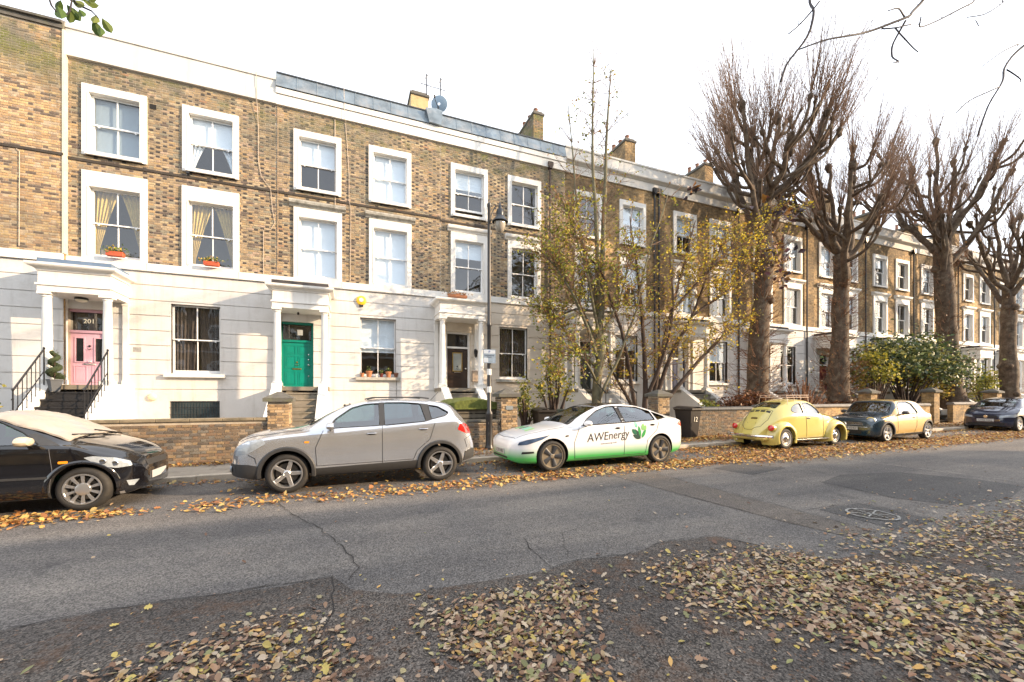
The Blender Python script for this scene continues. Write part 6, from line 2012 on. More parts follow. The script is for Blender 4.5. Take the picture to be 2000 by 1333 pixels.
def opposite_house(x0):
    W = 5.3
    t = thing('opposite_house', 'brick terraced house across the street, behind the camera', 'house', (x0, OY, 0), group='houses across the street behind the camera')
    g = G(); hs = []
    for z0, z1 in ((2.4, 4.4), (5.6, 7.5), (8.45, 10.1)):
        for a in (.7, 3.0): hs.append((a, a + 1.1, z0, z1))
    for a, b, c_, d in cells(0, W, 0, 11.2, hs): g.box(a, -.15, c_, b, 0, d)
    g.box(0, -8, 0, W, -.4, 11.2)
    part('wall', g, M_brickfar, t)
    g = G(); g.box(0, -.2, 11.2, W, .12, 12.3); g.box(0, 0.005, 5.2, W, .08, 5.45); g.box(0, .002, 0, W, .02, 5.2) if False else None
    part('parapet', g, M_coping, t)
    for a, b, c_, d in hs:
        g = G(); g.box(a, -.10, c_, b, -.09, d); w = part('window', g, M_glass, t)
        g = G(); g.box(a - .15, .003, c_ - .1, a, .06, d + .15); g.box(b, .003, c_ - .1, b + .15, .06, d + .15); g.box(a, .003, d, b, .06, d + .15); g.box((a + b) / 2 - .02, -.085, c_, (a + b) / 2 + .02, -.05, d); g.box(a, -.085, (c_ + d) / 2 - .03, b, -.045, (c_ + d) / 2 + .03)
        part('frame', g, M_trim, w)
    return t


def copy_tree(o, parent=None):
    q = o.copy(); COL.objects.link(q); q.parent = parent
    for ch in list(o.children): copy_tree(ch, q)
    return q


first = opposite_house(opp[0])
for x0 in opp[1:]:
    q = copy_tree(first); q.location.x = x0
# ------------------------------------------------------------------ trees and planting
M_bark = mat('plane_bark', (.085, .058, .038), .9, var=.5, scale=4, dirt=(.22, .18, .125), dscale=3.2, damt=.8, bump=1.0, bscale=14, streak=((.035, .024, .017), .8), fine=.25, fscale=25)
M_bark2 = mat('greenish_bark', (.13, .12, .075), .85, var=.3, scale=5, dirt=(.20, .20, .12), damt=.6, bump=.5, bscale=20)
M_bark3 = mat('dark_bark', (.06, .04, .03), .9, var=.3, scale=5, bump=.5, bscale=20)
M_twig = mat('twig_bark', (.20, .125, .08), .9, var=.3, scale=6)
M_twigb = mat('rusty_twig_bark', (.17, .075, .032), .9, var=.35, scale=8)
M_leaf = leafmat('tree_leaf')
M_gleaf = leafmat('glossy_leaf', trans=.15)
M_dry = leafmat('dry_leaf', trans=.12)


def leaves(name, P, size, cols, m, parent, seed=0, up=0.0, kind='stuff', flat=False):
    """P: n x 3 positions; folded leaf of 4 triangles each"""
    r = np.random.RandomState(seed)
    P = np.asarray(P, float); n = len(P)
    s = size * r.uniform(.6, 1.25, n)
    d = r.normal(size=(n, 3)); d[:, 2] *= .6; d[:, 2] -= .15
    d /= np.linalg.norm(d, axis=1)[:, None]
    u = r.normal(size=(n, 3)); u[:, 2] += up
    u -= d * (u * d).sum(1)[:, None]; u /= np.linalg.norm(u, axis=1)[:, None]
    w = np.cross(d, u)
    f = r.uniform(.05, .35, n)[:, None]
    S = s[:, None]
    V = np.stack([P, P + d * S * .45 + w * S * .33 + u * S * f, P + d * S, P + d * S * .45 - w * S * .33 + u * S * f, P + d * S * .5], 1).reshape(-1, 3)
    b = np.arange(n)[:, None] * 5
    F = np.concatenate([b + np.array([[0, 1, 4]]), b + np.array([[1, 2, 4]]), b + np.array([[4, 2, 3]]), b + np.array([[0, 4, 3]])], 1).reshape(-1, 3)
    me = bpy.data.meshes.new(name)
    me.vertices.add(len(V)); me.vertices.foreach_set('co', V.ravel().astype(np.float32))
    me.loops.add(len(F) * 3); me.loops.foreach_set('vertex_index', F.ravel().astype(np.int32))
    me.polygons.add(len(F)); me.polygons.foreach_set('loop_start', np.arange(0, len(F) * 3, 3, dtype=np.int32))
    me.update(calc_edges=True)
    cols = np.array(cols); ci = r.randint(0, len(cols), n)
    C_ = cols[ci] * r.uniform(.7, 1.25, (n, 1))
    C_ = np.repeat(C_, 4, 0); C_ = np.concatenate([C_, np.ones((len(C_), 1))], 1)
    at = me.attributes.new('col', 'FLOAT_COLOR', 'FACE'); at.data.foreach_set('color', C_.ravel().astype(np.float32))
    me.materials.append(m); me.validate()
    o = link(name, me, parent)
    if kind: o['kind'] = kind
    return o


def wob(pts, a, rnd, n=5):
    """subdivide and roughen a polyline"""
    out = []
    for p, q in zip(pts, pts[1:]):
        p, q = Vector(p), Vector(q); L = (q - p).length
        for i in range(n):
            t = i / n
            out.append(p.lerp(q, t) + Vector((rnd.gauss(0, a), rnd.gauss(0, a), rnd.gauss(0, a * .6))) * (1 if (i or out) else 0))
    out.append(Vector(pts[-1]))
    for _ in range(2):
        out = [out[0]] + [(out[i - 1] + out[i] * 2 + out[i + 1]) / 4 for i in range(1, len(out) - 1)] + [out[-1]]
    return out


def taper(n, a, b, k=1.0): return [a + (b - a) * (i / (n - 1)) ** k for i in range(n)]


def pollard(label, x, y, r0, hf, H, spread, nl, seed, z0=.2, shoots=0, lean=(0, 0), ntw=15, tw=2.2):
    rnd = random.Random(seed)
    t = thing('pollarded_tree', label, 'tree', (x, y, z0), group='bare pollarded plane trees behind the garden walls')
    hf -= z0; H -= z0
    tr = G(); br = G(); cr = G(); kn = G()
    base = wob([(0, 0, -.2), (lean[0] * .2, 0, hf * .25), (lean[0] * .7, lean[1] * .6, hf * .65), (lean[0], lean[1], hf)], .05, rnd, 5)
    rr = [r0 * (1.6 - .6 * min(1, i / 4.0)) * (1 - .35 * i / len(base)) * rnd.uniform(.88, 1.12) for i in range(len(base))]
    tr.tube(base, rr, 14)
    top = Vector(base[-1])
    for k in range(7):      # burrs on the bole
        i = rnd.randrange(2, len(base) - 1); a = rnd.uniform(0, 2 * pi); p = base[i] + Vector((cos(a), sin(a), 0)) * rr[i] * .8
        q = rnd.uniform(.12, .26)
        tr.lathe([(.01, -q), (q * .8, -q * .6), (q, 0), (q * .7, q * .7), (.01, q)], tuple(p), 'z', 8, False)
    knuckles = []

    def knuckle(p, d, r):
        p = Vector(p); d = Vector(d)
        kn.tube([p - d * r * 3.2, p - d * r * 1.6, p - d * r * .3, p + d * r * .8, p + d * r * 1.5], [r * .85, r * rnd.uniform(1.15, 1.4), r * rnd.uniform(1.4, 1.8), r * 1.15, r * .35], 7)
        for _ in range(4):
            w = Vector((rnd.gauss(0, 1), rnd.gauss(0, 1), rnd.gauss(.3, .8))).normalized(); q = r * rnd.uniform(.45, .8)
            kn.tube([p, p + w * r * 1.2, p + w * r * 1.9], [q * 1.2, q, q * .35], 6)
        knuckles.append((Vector(p), Vector(d)))

    for k in range(nl):
        a = 2 * pi * (k + rnd.uniform(-.25, .25)) / nl + seed
        out = spread * rnd.uniform(.45, .95) if k % 4 else spread * .18
        st = base[-1 - rnd.choice((0, 0, 1, 2, 3))]
        hz = H + rnd.uniform(-1.3, .9) - out * .22
        e = Vector((top.x + cos(a) * out, top.y + sin(a) * out * .75, hz))
        m1 = st.lerp(e, .30) + Vector((cos(a) * out * .10, sin(a) * out * .08, -.02 * (hz - hf)))
        m2 = st.lerp(e, .66) + Vector((cos(a) * out * .10, sin(a) * out * .08, rnd.uniform(-.4, .2)))
        L = wob([st, m1, m2, e], .10, rnd, 5)
        br.tube(L, [q * rnd.uniform(.86, 1.16) for q in taper(len(L), r0 * rnd.uniform(.30, .42), .06, .8)], 9)
        knuckle(e, (e - m2).normalized(), .10)
        for j in range(rnd.choice((3, 4, 4, 5))):
            i = rnd.randrange(4, len(L) - 2); p = L[i]
            b = a + rnd.uniform(-1.3, 1.3); l = rnd.uniform(1.2, 2.8)
            e2 = p + Vector((cos(b) * l * .75, sin(b) * l * .6, l * rnd.uniform(.35, 1.1)))
            mm = p.lerp(e2, .5) + Vector((cos(b) * .25, sin(b) * .25, -.25))
            S = wob([p, mm, e2], .06, rnd, 4)
            br.tube(S, taper(len(S), .085, .042), 7)
            knuckle(e2, (e2 - mm).normalized(), .065)
            if rnd.random() < .7:
                p3 = S[len(S) // 2]; b2 = b + rnd.uniform(-1.4, 1.4); e3 = p3 + Vector((cos(b2) * .6, sin(b2) * .5, rnd.uniform(.4, 1.1)))
                br.tube([p3, p3.lerp(e3, .5) + Vector((0, 0, -.08)), e3], [.055, .045, .038], 6); knuckle(e3, (e3 - p3).normalized(), .045)
    c0 = top + Vector((0, 0, 1))
    for p, d in knuckles:
        for _ in range(rnd.randint(int(ntw * .7), int(ntw * 1.4))):
            o = (p - c0); o.z *= .4; o = o.normalized() if o.length > .01 else Vector((0, 0, 1))
            v = Vector((rnd.gauss(0, .32), rnd.gauss(0, .32), rnd.uniform(.55, 1.1))) + o * .35 + d * .25
            v.normalize(); l = tw * rnd.uniform(.45, 1.1)
            q = p + v * l * .5 + Vector((rnd.gauss(0, .04), rnd.gauss(0, .04), 0)); e = p + v * l + Vector((0, 0, l * .12))
            cr.tube([p, q, e], [.011, .008, .0035], 3, False)
            for _ in range(rnd.choice((0, 1, 2))):
                f = rnd.uniform(.25, .8); s_ = p.lerp(e, f); w = v + Vector((rnd.gauss(0, .4), rnd.gauss(0, .4), .1)); w.normalize()
                cr.tube([s_, s_ + w * l * .3], [.007, .003], 3, False)
    part('trunk', tr, M_bark, t, smooth=True, ang=180)
    part('branches', br, M_bark, t, smooth=True, ang=180)
    part('pollard_knuckles', kn, M_bark, t, smooth=True, ang=180, kind='stuff')
    part('twigs', cr, M_twig, t, kind='stuff')
    if shoots:
        sh = G(); LP = []
        for _ in range(shoots):
            i = rnd.uniform(.08, .98); k = i * (len(base) - 1); b0 = base[int(k)]; a = rnd.uniform(0, 2 * pi); R_ = rr[int(k)]
            p = b0 + Vector((cos(a) * R_, sin(a) * R_, rnd.uniform(-.2, .2))); l = rnd.uniform(.35, 1.25) * (1.3 if i < .3 else 1)
            v = Vector((cos(a), sin(a) * .9, rnd.uniform(-.1, .9))).normalized()
            q = p + v * l * .5; e = p + v * l * .8 + Vector((0, 0, rnd.uniform(-.15, .5) * l))
            sh.tube([p, q, e], [.011, .008, .003], 3, False)
            for _ in range(2):
                f = rnd.uniform(.3, .9); w = (v + Vector((rnd.gauss(0, .6), rnd.gauss(0, .6), rnd.gauss(.1, .5)))).normalized(); s_ = p.lerp(e, f)
                sh.tube([s_, s_ + w * l * .35], [.006, .003], 3, False)
                if rnd.random() < .3: LP.append(tuple(s_ + w * l * .3))
        part('trunk_shoots', sh, M_twigb, t, kind='stuff')
        leaves('dead_leaves', LP, .10, [(.24, .10, .035), (.16, .07, .03), (.30, .16, .05)], M_dry, t, seed)
    return t


pollard('tallest pollarded tree, left of the others, its trunk rising behind the yellow car', 16.35, 12.6, .43, 10.2, 13.9, 3.5, 9, 3, shoots=420, lean=(.9, .2), ntw=16, tw=2.9)
pollard('second pollarded tree, trunk forking low in front of the dark red door', 22.1, 12.6, .46, 8.6, 13.4, 3.8, 8, 8, shoots=380, lean=(.35, .1), ntw=15, tw=2.7)
pollard('third pollarded tree, rising right of the big green bush', 33.4, 12.9, .58, 10.6, 15.6, 4.9, 9, 14, shoots=260, lean=(-1.2, 0), ntw=15, tw=2.9)
pollard('bare tree at the right edge with a slim pale trunk and crooked branches', 38.9, 12.4, .46, 8.4, 13.4, 4.6, 7, 21, shoots=30, lean=(-.2, 0), ntw=10, tw=2.4)
pollard('farther bare tree showing past the right-hand trunk', 52.0, 12.6, .5, 8.6, 14.0, 4.6, 8, 33, shoots=40, ntw=12)


def stems(label, cat, x, y, z0, S, seed, mb, lf, group=None, name='tree', sidelen=1.1, dens=1.0):
    """S: list of (points, r0, r1, side shoots, leafiness); lf: (size, palette, material)"""
    rnd = random.Random(seed)
    t = thing(name, label, cat, (x, y, z0), group=group)
    tr = G(); tw = G(); LP = []
    for pts, r0, r1, ns, lfy in S:
        L = wob([Vector(p) - Vector((x, y, z0)) for p in pts], .05, rnd, 5)
        tr.tube(L, taper(len(L), r0, r1), 8)
        for _ in range(int(ns * dens)):
            f = rnd.uniform(.25, 1.0); k = f * (len(L) - 1); p = L[int(k)]
            d = (L[min(int(k) + 1, len(L) - 1)] - L[max(int(k) - 1, 0)]).normalized()
            v = (d * .5 + Vector((rnd.gauss(0, .6), rnd.gauss(0, .6), rnd.gauss(.15, .4)))).normalized()
            l = sidelen * rnd.uniform(.5, 1.5) * (1.15 - f * .5)
            q = p + v * l * .5 + Vector((rnd.gauss(0, .07), rnd.gauss(0, .07), .05)); e = p + v * l + Vector((rnd.gauss(0, .1), rnd.gauss(0, .1), rnd.uniform(-.1, .2)))
            tw.tube([p, q, e], [.014, .010, .004], 4, False)
            for _ in range(4):
                g_ = rnd.uniform(.25, 1.0); s_ = p.lerp(q, g_ * 2) if g_ < .5 else q.lerp(e, g_ * 2 - 1)
                w = (v + Vector((rnd.gauss(0, .8), rnd.gauss(0, .8), rnd.gauss(0, .6)))).normalized(); l2 = l * rnd.uniform(.2, .5)
                tw.tube([s_, s_ + w * l2], [.006, .003], 3, False)
                if rnd.random() < lfy:
                    for _ in range(rnd.randint(3, 7)):
                        LP.append(tuple(s_ + w * l2 * rnd.uniform(.0, 1.2) + Vector((rnd.gauss(0, .05), rnd.gauss(0, .05), rnd.gauss(0, .05)))))
    part('trunk', tr, mb, t, smooth=True, ang=180)
    part('twigs', tw, M_twig, t, kind='stuff')
    if LP: leaves('foliage', LP, lf[0], lf[1], lf[2], t, seed)
    return t


ya = 13.0
OL = [(.30, .31, .04), (.42, .38, .05), (.20, .25, .04), (.52, .43, .05), (.14, .19, .04), (.30, .17, .06)]
YL = [(.70, .54, .04), (.78, .60, .07), (.66, .50, .04), (.46, .38, .05), (.34, .31, .05), (.52, .30, .06), (.24, .25, .05), (.30, .18, .07)]
stems('slender leafy tree with olive green leaves and thin bare tops behind the white car', 'tree', 8.62, ya, .2, [
    ([(8.58, ya, .1), (8.63, ya, 1.6), (8.68, ya, 3.1), (8.81, ya, 5.0)], .20, .14, 12, .5),
    ([(8.81, ya, 5.0), (8.90, ya, 8.8), (9.2, ya + .2, 11.8), (9.32, ya + .2, 14.2)], .11, .018, 46, .16),
    ([(8.80, ya, 4.6), (8.45, ya - .2, 8.0), (8.25, ya - .2, 11.2), (8.3, ya - .2, 14.3)], .10, .015, 46, .16),
    ([(8.78, ya, 4.4), (8.2, ya + .2, 6.8), (7.85, ya + .3, 9.0), (7.55, ya + .3, 12.4)], .09, .014, 46, .2),
    ([(8.62, ya - .1, 1.5), (9.3, ya - .3, 3.1), (10.1, ya - .4, 4.8), (10.8, ya - .4, 7.5), (11.6, ya - .4, 9.6)], .06, .015, 30, .5),
    ([(8.65, ya, 3.0), (7.7, ya - .2, 5.0), (6.8, ya - .3, 6.1), (6.0, ya - .4, 6.7)], .07, .012, 64, .8),
    ([(8.6, ya, 2.7), (7.6, ya + .3, 3.9), (6.9, ya + .4, 4.6), (6.2, ya + .2, 4.9)], .06, .012, 64, .8),
    ([(8.7, ya, 3.9), (7.9, ya - .4, 6.2), (7.2, ya - .6, 7.6), (6.7, ya - .7, 8.4)], .06, .012, 60, .75),
    ([(8.7, ya, 3.6), (8.1, ya + .5, 5.2), (7.5, ya + .9, 6.7), (7.2, ya + 1.0, 8.0)], .06, .012, 60, .75),
    ([(8.7, ya, 3.8), (9.4, ya - .5, 5.6), (9.7, ya - .7, 7.6)], .06, .012, 50, .7),
    ([(8.55, ya, 2.2), (7.7, ya - .5, 3.0), (7.0, ya - .7, 3.3), (6.6, ya - .8, 2.9)], .05, .012, 46, .75)], 5, M_bark2, (.11, OL, M_leaf), sidelen=1.15)
stems('spreading multi-stemmed tree with bright yellow leaves on its right side', 'tree', 10.75, ya, .2, [
    ([(10.7, ya, .1), (10.9, ya, 2.2), (10.7, ya, 4.6), (10.35, ya, 7.0), (10.1, ya, 8.6)], .12, .02, 50, .45),
    ([(10.6, ya, .3), (10.0, ya - .1, 2.5), (9.3, ya - .3, 4.6), (8.6, ya - .3, 6.2), (7.7, ya - .3, 7.0)], .09, .02, 42, .35),
    ([(10.85, ya, .3), (11.4, ya, 2.6), (11.9, ya - .2, 5.0), (12.6, ya - .3, 7.3), (13.1, ya - .3, 8.8)], .10, .02, 60, .85),
    ([(10.9, ya, .5), (12.0, ya + .1, 2.9), (13.3, ya + .1, 5.0), (14.2, ya, 7.0), (15.2, ya - .1, 8.8)], .10, .02, 70, .95),
    ([(11.0, ya, .6), (12.4, ya - .3, 2.3), (13.9, ya - .4, 3.7), (15.0, ya - .5, 4.6), (16.0, ya - .5, 4.9)], .11, .02, 56, .9),
    ([(13.3, ya + .1, 5.0), (14.5, ya - .2, 5.8), (15.8, ya - .4, 6.9), (17.0, ya - .6, 7.9)], .07, .012, 56, 1.0),
    ([(11.9, ya - .2, 5.0), (13.0, ya - .5, 6.3), (14.4, ya - .8, 7.6), (15.3, ya - .9, 8.0)], .07, .012, 56, 1.0),
    ([(14.2, ya, 7.0), (15.6, ya - .2, 8.4), (17.2, ya - .4, 9.6), (18.2, ya - .5, 9.8)], .06, .012, 40, 1.0),
    ([(10.8, ya, 1.5), (11.4, ya - .6, 3.6), (11.5, ya - .8, 5.4), (11.2, ya - .9, 7.0)], .08, .014, 34, .45),
    ([(10.6, ya, .8), (9.6, ya + .5, 2.6), (9.3, ya + .8, 4.4)], .08, .014, 24, .4)], 9, M_bark3, (.105, YL, M_leaf), sidelen=1.2)


def bush(label, x, y, z0, rx, ry, rz, cz, n, size, cols, seed, name='bush', m=None, nst=14, clumps=60, mb=None, group=None, cat='bush'):
    rnd = random.Random(seed); r = np.random.RandomState(seed)
    t = thing(name, label, cat, (x, y, z0), group=group)
    g = G(); C_ = []
    for k in range(clumps):
        a, b = rnd.uniform(0, 2 * pi), rnd.uniform(-.5, 1.3)
        q = rnd.uniform(.45, 1.0)
        C_.append((cos(a) * cos(b) * rx * q, sin(a) * cos(b) * ry * q, cz - z0 + sin(b) * rz * q * (1 if sin(b) > 0 else .8)))
    for k in range(nst):
        c = C_[k % len(C_)]
        L = wob([(rnd.uniform(-.2, .2) * rx * .4, 0, -.1), (c[0] * .35, c[1] * .35, c[2] * .45), c], .05, rnd, 4)
        g.tube(L, taper(len(L), .05 + .02 * rz, .012), 6)
    part('stems', g, mb or M_bark3, t, smooth=True, ang=180)
    P = []
    for k, c in enumerate(C_):
        m_ = int(n / clumps * rnd.uniform(.5, 1.5)); s_ = rnd.uniform(.13, .24)
        P.append(np.array(c) + r.normal(size=(m_, 3)) * np.array([rx * s_, ry * s_ * 1.3, rz * s_]))
    P = np.concatenate(P); P = P[P[:, 2] > .15]
    leaves('foliage', P, size, cols, m or M_leaf, t, seed, up=.8)
    return t


bush('big spreading evergreen bush with glossy dark leaves over the wall', 28.4, 12.9, .2, 4.5, 1.6, 1.6, 3.15, 7000, .20, [(.05, .08, .03), (.07, .11, .04), (.04, .06, .025), (.12, .16, .05), (.20, .22, .06), (.09, .12, .07), (.32, .30, .08)], 4, m=M_gleaf, clumps=120, nst=26)
bush('yellow green leaves at the left end of the big bush', 24.6, 12.4, .2, .9, .8, 1.3, 2.8, 1100, .16, [(.30, .28, .04), (.16, .18, .03), (.40, .34, .05)], 6, clumps=16)
bush('yellowish bush with pale leaves behind the gateway pier', 31.0, 13.2, .2, 1.7, .9, 1.0, 2.1, 1500, .16, [(.40, .30, .05), (.24, .22, .05), (.50, .38, .10), (.10, .11, .03)], 12, clumps=24)
bush('rusty heap of dead leaves and stems at the foot of the tallest pollard', 15.4, 12.2, .3, 1.6, .5, .5, 1.3, 1700, .13, [(.22, .085, .035), (.16, .06, .03), (.28, .13, .05), (.10, .05, .03)], 13, m=M_dry, clumps=26, mb=M_twigb, cat='leaf heap', name='leaf_heap')
bush('brown leaf heap at the foot of the second pollard', 21.9, 12.1, .3, 1.3, .45, .35, 1.15, 800, .13, [(.20, .08, .035), (.14, .06, .03), (.26, .13, .05)], 15, m=M_dry, clumps=22, mb=M_twigb, cat='leaf heap', name='leaf_heap')
bush('tangle of bare rusty twigs between the two big trunks', 19.3, 12.5, .2, 1.5, .8, 1.1, 1.6, 160, .10, [(.22, .10, .04), (.15, .07, .03)], 16, m=M_dry, clumps=40, nst=60, mb=M_twigb, name='twiggy_shrub')
bush('small rose bush with yellow leaves right of the plaque pier', 6.75, 12.9, .2, .62, .5, 1.0, 1.9, 620, .13, [(.20, .22, .04), (.55, .42, .04), (.12, .15, .03), (.35, .32, .05)], 17, clumps=18)
bush('climbing leaves hanging beside the plaque pier', 5.3, 12.2, .2, .38, .35, .9, 1.2, 520, .12, [(.09, .12, .03), (.16, .18, .04), (.30, .28, .05)], 18, clumps=16)
bush('leafy garden plants with yellow tips at the left edge', -8.3, 13.3, .2, .75, .5, .8, 1.15, 1100, .11, [(.16, .18, .05), (.30, .28, .06), (.40, .34, .10), (.10, .12, .04)], 19, clumps=24)
bush('yellow green bush at the foot of the last bare tree', 38.5, 13.4, .2, 1.6, .8, 1.4, 2.1, 1300, .17, [(.30, .30, .05), (.14, .17, .04), (.42, .38, .08)], 20, clumps=24)
bush('low dark shrub behind the rounded wall', 13.4, 12.4, .2, .5, .4, .4, 1.15, 260, .13, [(.16, .19, .04), (.30, .30, .05)], 22, clumps=8)
# pampas-like grass plume at the left edge
t = thing('ornamental_grass', 'tuft of ornamental grass with a pinkish plume at the left edge', 'grass tuft', (-8.6, 13.0, .2))
g = G(); rnd = random.Random(2)
for _ in range(90):
    a = rnd.uniform(0, 2 * pi); l = rnd.uniform(.9, 1.6); o_ = rnd.uniform(.15, .6)
    g.tube([(0, 0, 0), (cos(a) * o_ * .4, sin(a) * o_ * .4, l * .6), (cos(a) * o_, sin(a) * o_, l)], [.01, .008, .002], 3, False)
part('blades', g, mat('straw_blades', (.30, .24, .12), .8, var=.3), t, kind='stuff')
g = G()
for dx in (0, .16, -.12): g.lathe([(.005, 1.3), (.05, 1.45), (.06, 1.65), (.03, 1.9), (.003, 2.0)], (dx, 0, 0), 'z', 8, False)
part('plumes', g, mat('plume', (.42, .28, .22), .95, var=.3, scale=30, bump=1), t, smooth=True)
# clipped spiral in its pot, on the steps by the pink door
t = thing('spiral_topiary', 'small clipped spiral topiary in a grey pot left of the pink door', 'potted plant', (-6.86, 13.83, 1.76))
g = G(); g.lathe([(.10, 0), (.105, .02), (.155, .27), (.17, .28), (.17, .31), (.145, .31), (.14, .27)], (0, 0, 0), 'z', 4, True)
part('pot', g, mat('slate_grey_pot', (.07, .08, .095), .6, var=.1), t)
g = G(); g.tube([(0, 0, .27), (0, 0, .95)], .012, 5); part('stem', g, M_bark3, t)
P = []; r = np.random.RandomState(3); g = G(); ctr = []
for i in range(60):
    f = i / 59; a = f * 2.6 * 2 * pi; R_ = .10 * (1 - f * .55); ctr.append((cos(a) * R_, sin(a) * R_, .34 + f * .66))
g.tube(ctr, taper(60, .085, .045), 8); part('clipped_spiral', g, mat('clipped_box', (.035, .05, .018), .9, var=.4, scale=40, bump=1, bscale=90), t, smooth=True)
for c_ in ctr: P.append(np.array(c_) + r.normal(size=(22, 3)) * .045)
leaves('foliage', np.concatenate(P), .022, [(.05, .08, .025), (.08, .11, .03), (.03, .05, .02)], M_leaf, t, 1)


def window_box(label, x, z, seed, y=14.82):
    t = thing('window_box', label, 'window box', (x, y, z), group='orange window boxes upstairs')
    g = G(); g.bbox(-.19, -.07, 0, .19, .07, .13, .01); part('trough', g, mat('orange_red_trough', (.50, .09, .035), .6, var=.1), t)
    r = np.random.RandomState(seed)
    P = r.normal(size=(150, 3)) * np.array([.13, .05, .045]) + np.array([0, 0, .17])
    leaves('foliage', P, .06, [(.10, .16, .03), (.16, .22, .04)], M_leaf, t, seed)
    P = r.normal(size=(45, 3)) * np.array([.13, .05, .035]) + np.array([0, -.03, .21])
    leaves('flowers', P, .055, [(.75, .52, .04), (.70, .60, .25), (.75, .42, .05)], M_leaf, t, seed + 1)


window_box('orange window box of yellow flowers under the ochre curtains above the pink door', -6.08, 5.57, 1)
window_box('orange window box of yellow flowers under the right-hand ochre curtains', -3.83, 5.57, 2)
# pots on the sill of the house with the green door
for i, (dx, s_, m_, lab, pl) in enumerate(((.44, .07, M_terra, 'low terracotta bowl at the left end of the sill', 0), (.66, .11, M_terra, 'taller terracotta pot with a small plant, second from the left on the sill', 1),
                                          (.90, .06, mat('white_cup', (.7, .7, .68), .3, var=0), 'white cup on the sill between the terracotta pots', 0), (1.06, .07, mat('dark_red_pot', (.12, .015, .015), .4), 'dark red pot with a spiky plant on the sill', 1),
                                          (1.30, .105, M_terra, 'terracotta pot with a green plant, right of centre on the sill', 1), (1.56, .085, mat('brown_pot', (.14, .06, .035), .6), 'squat brown pot at the right end of the sill', 0))):
    t = thing('flower_pot', lab, 'flower pot', (dx, 14.92, 2.31), group='pots on the ground floor sill')
    g = G(); g.lathe([(s_ * .62, 0), (s_ * .9, s_ * 1.5), (s_ * 1.0, s_ * 1.5), (s_ * 1.02, s_ * 1.9), (s_ * .85, s_ * 1.9), (s_ * .8, s_ * 1.5)], (0, 0, 0), 'z', 14); part('pot', g, m_, t, smooth=True, ang=50)
    if pl:
        r = np.random.RandomState(i); P = r.normal(size=(40, 3)) * np.array([.035, .03, .05]) + np.array([0, 0, s_ * 1.9 + .05])
        leaves('foliage', P, .06, [(.08, .12, .03), (.14, .18, .05)], M_leaf, t, i, kind=None)
t = thing('flower_trough', 'row of small orange flowers on the porch roof of the third house', 'planter', (3.75, 14.82, 5.32))
g = G(); g.bbox(-.35, -.07, -.02, .35, .07, .08, .01); part('trough', g, M_terra, t)
r = np.random.RandomState(9); leaves('flowers', r.normal(size=(140, 3)) * np.array([.22, .05, .04]) + np.array([0, 0, .12]), .07, [(.55, .20, .05), (.60, .35, .10), (.30, .14, .05), (.5, .42, .3)], M_leaf, t, 9)

# the near tree, whose trunk stands behind the camera and whose outer twigs hang into the picture
rt = thing('overhanging_tree', 'bare tree behind the camera whose dark twigs hang in at the top right', 'tree', (8.5, -3.6, 0))
off = Vector((8.5, -3.6, 0)); rnd = random.Random(4)
g = G(); L = wob([(0, 0, 0), (.1, .2, 2.5), (-.1, .6, 5.0), (-.3, 1.5, 7.4), (-.6, 3.2, 8.6), (-.8, 5.2, 9.2)], .05, rnd); g.tube(L, taper(len(L), .26, .07), 10)
part('trunk', g, M_bark3, rt, smooth=True, ang=180)
M_near = mat('near_twig_bark', (.030, .026, .030), .8, var=.2)
TW = [([(7.84, 8.14), (8.38, 8.37), (9.05, 8.6), (9.8, 9.08), (10.32, 9.31), (10.91, 9.59), (11.35, 9.96), (11.85, 10.39), (12.37, 11.15)], 0.006, 0.02, True), ([(10.18, 9.47), (10.59, 9.7), (11.35, 9.93)], 0.005, 0.009, False), ([(10.32, 8.44), (10.61, 8.57), (10.72, 8.85), (10.82, 9.2), (10.91, 9.56)], 0.005, 0.012, False), ([(11.18, 8.91), (11.06, 9.17), (10.91, 9.56)], 0.005, 0.008, False), ([(10.91, 9.4), (10.5, 9.24), (10.29, 9.27)], 0.006, 0.007, False), ([(11.29, 9.69), (11.65, 9.73), (12.37, 10.15), (13.37, 10.72), (14.03, 11.17), (14.71, 12.05)], 0.006, 0.014, True), ([(13.96, 10.85), (14.38, 10.92), (14.96, 11.33), (15.49, 11.72), (16.18, 12.61)], 0.005, 0.01, True), ([(14.38, 10.92), (14.2, 10.62)], 0.006, 0.005, False), ([(7.33, 7.38), (7.42, 7.69), (7.74, 8.16), (7.91, 8.69), (8.06, 9.02), (8.2, 9.56)], 0.008, 0.016, True), ([(7.56, 8.34), (7.8, 8.55), (7.99, 8.85)], 0.005, 0.008, False), ([(14.45, 8.07), (14.53, 8.78), (14.96, 9.4), (15.63, 10.05), (16.18, 10.62), (16.76, 11.1), (18.15, 12.94)], 0.008, 0.02, True), ([(13.37, 8.35), (13.89, 8.79), (14.71, 9.17)], 0.005, 0.009, False), ([(14.58, 9.8), (15.04, 10.19), (16.04, 10.73), (16.61, 11.02)], 0.005, 0.009, False), ([(15.57, 9.97), (15.85, 9.66), (16.33, 9.86)], 0.009, 0.005, False)]
g = G()
hub = Vector((-.8, 5.2, 9.2))
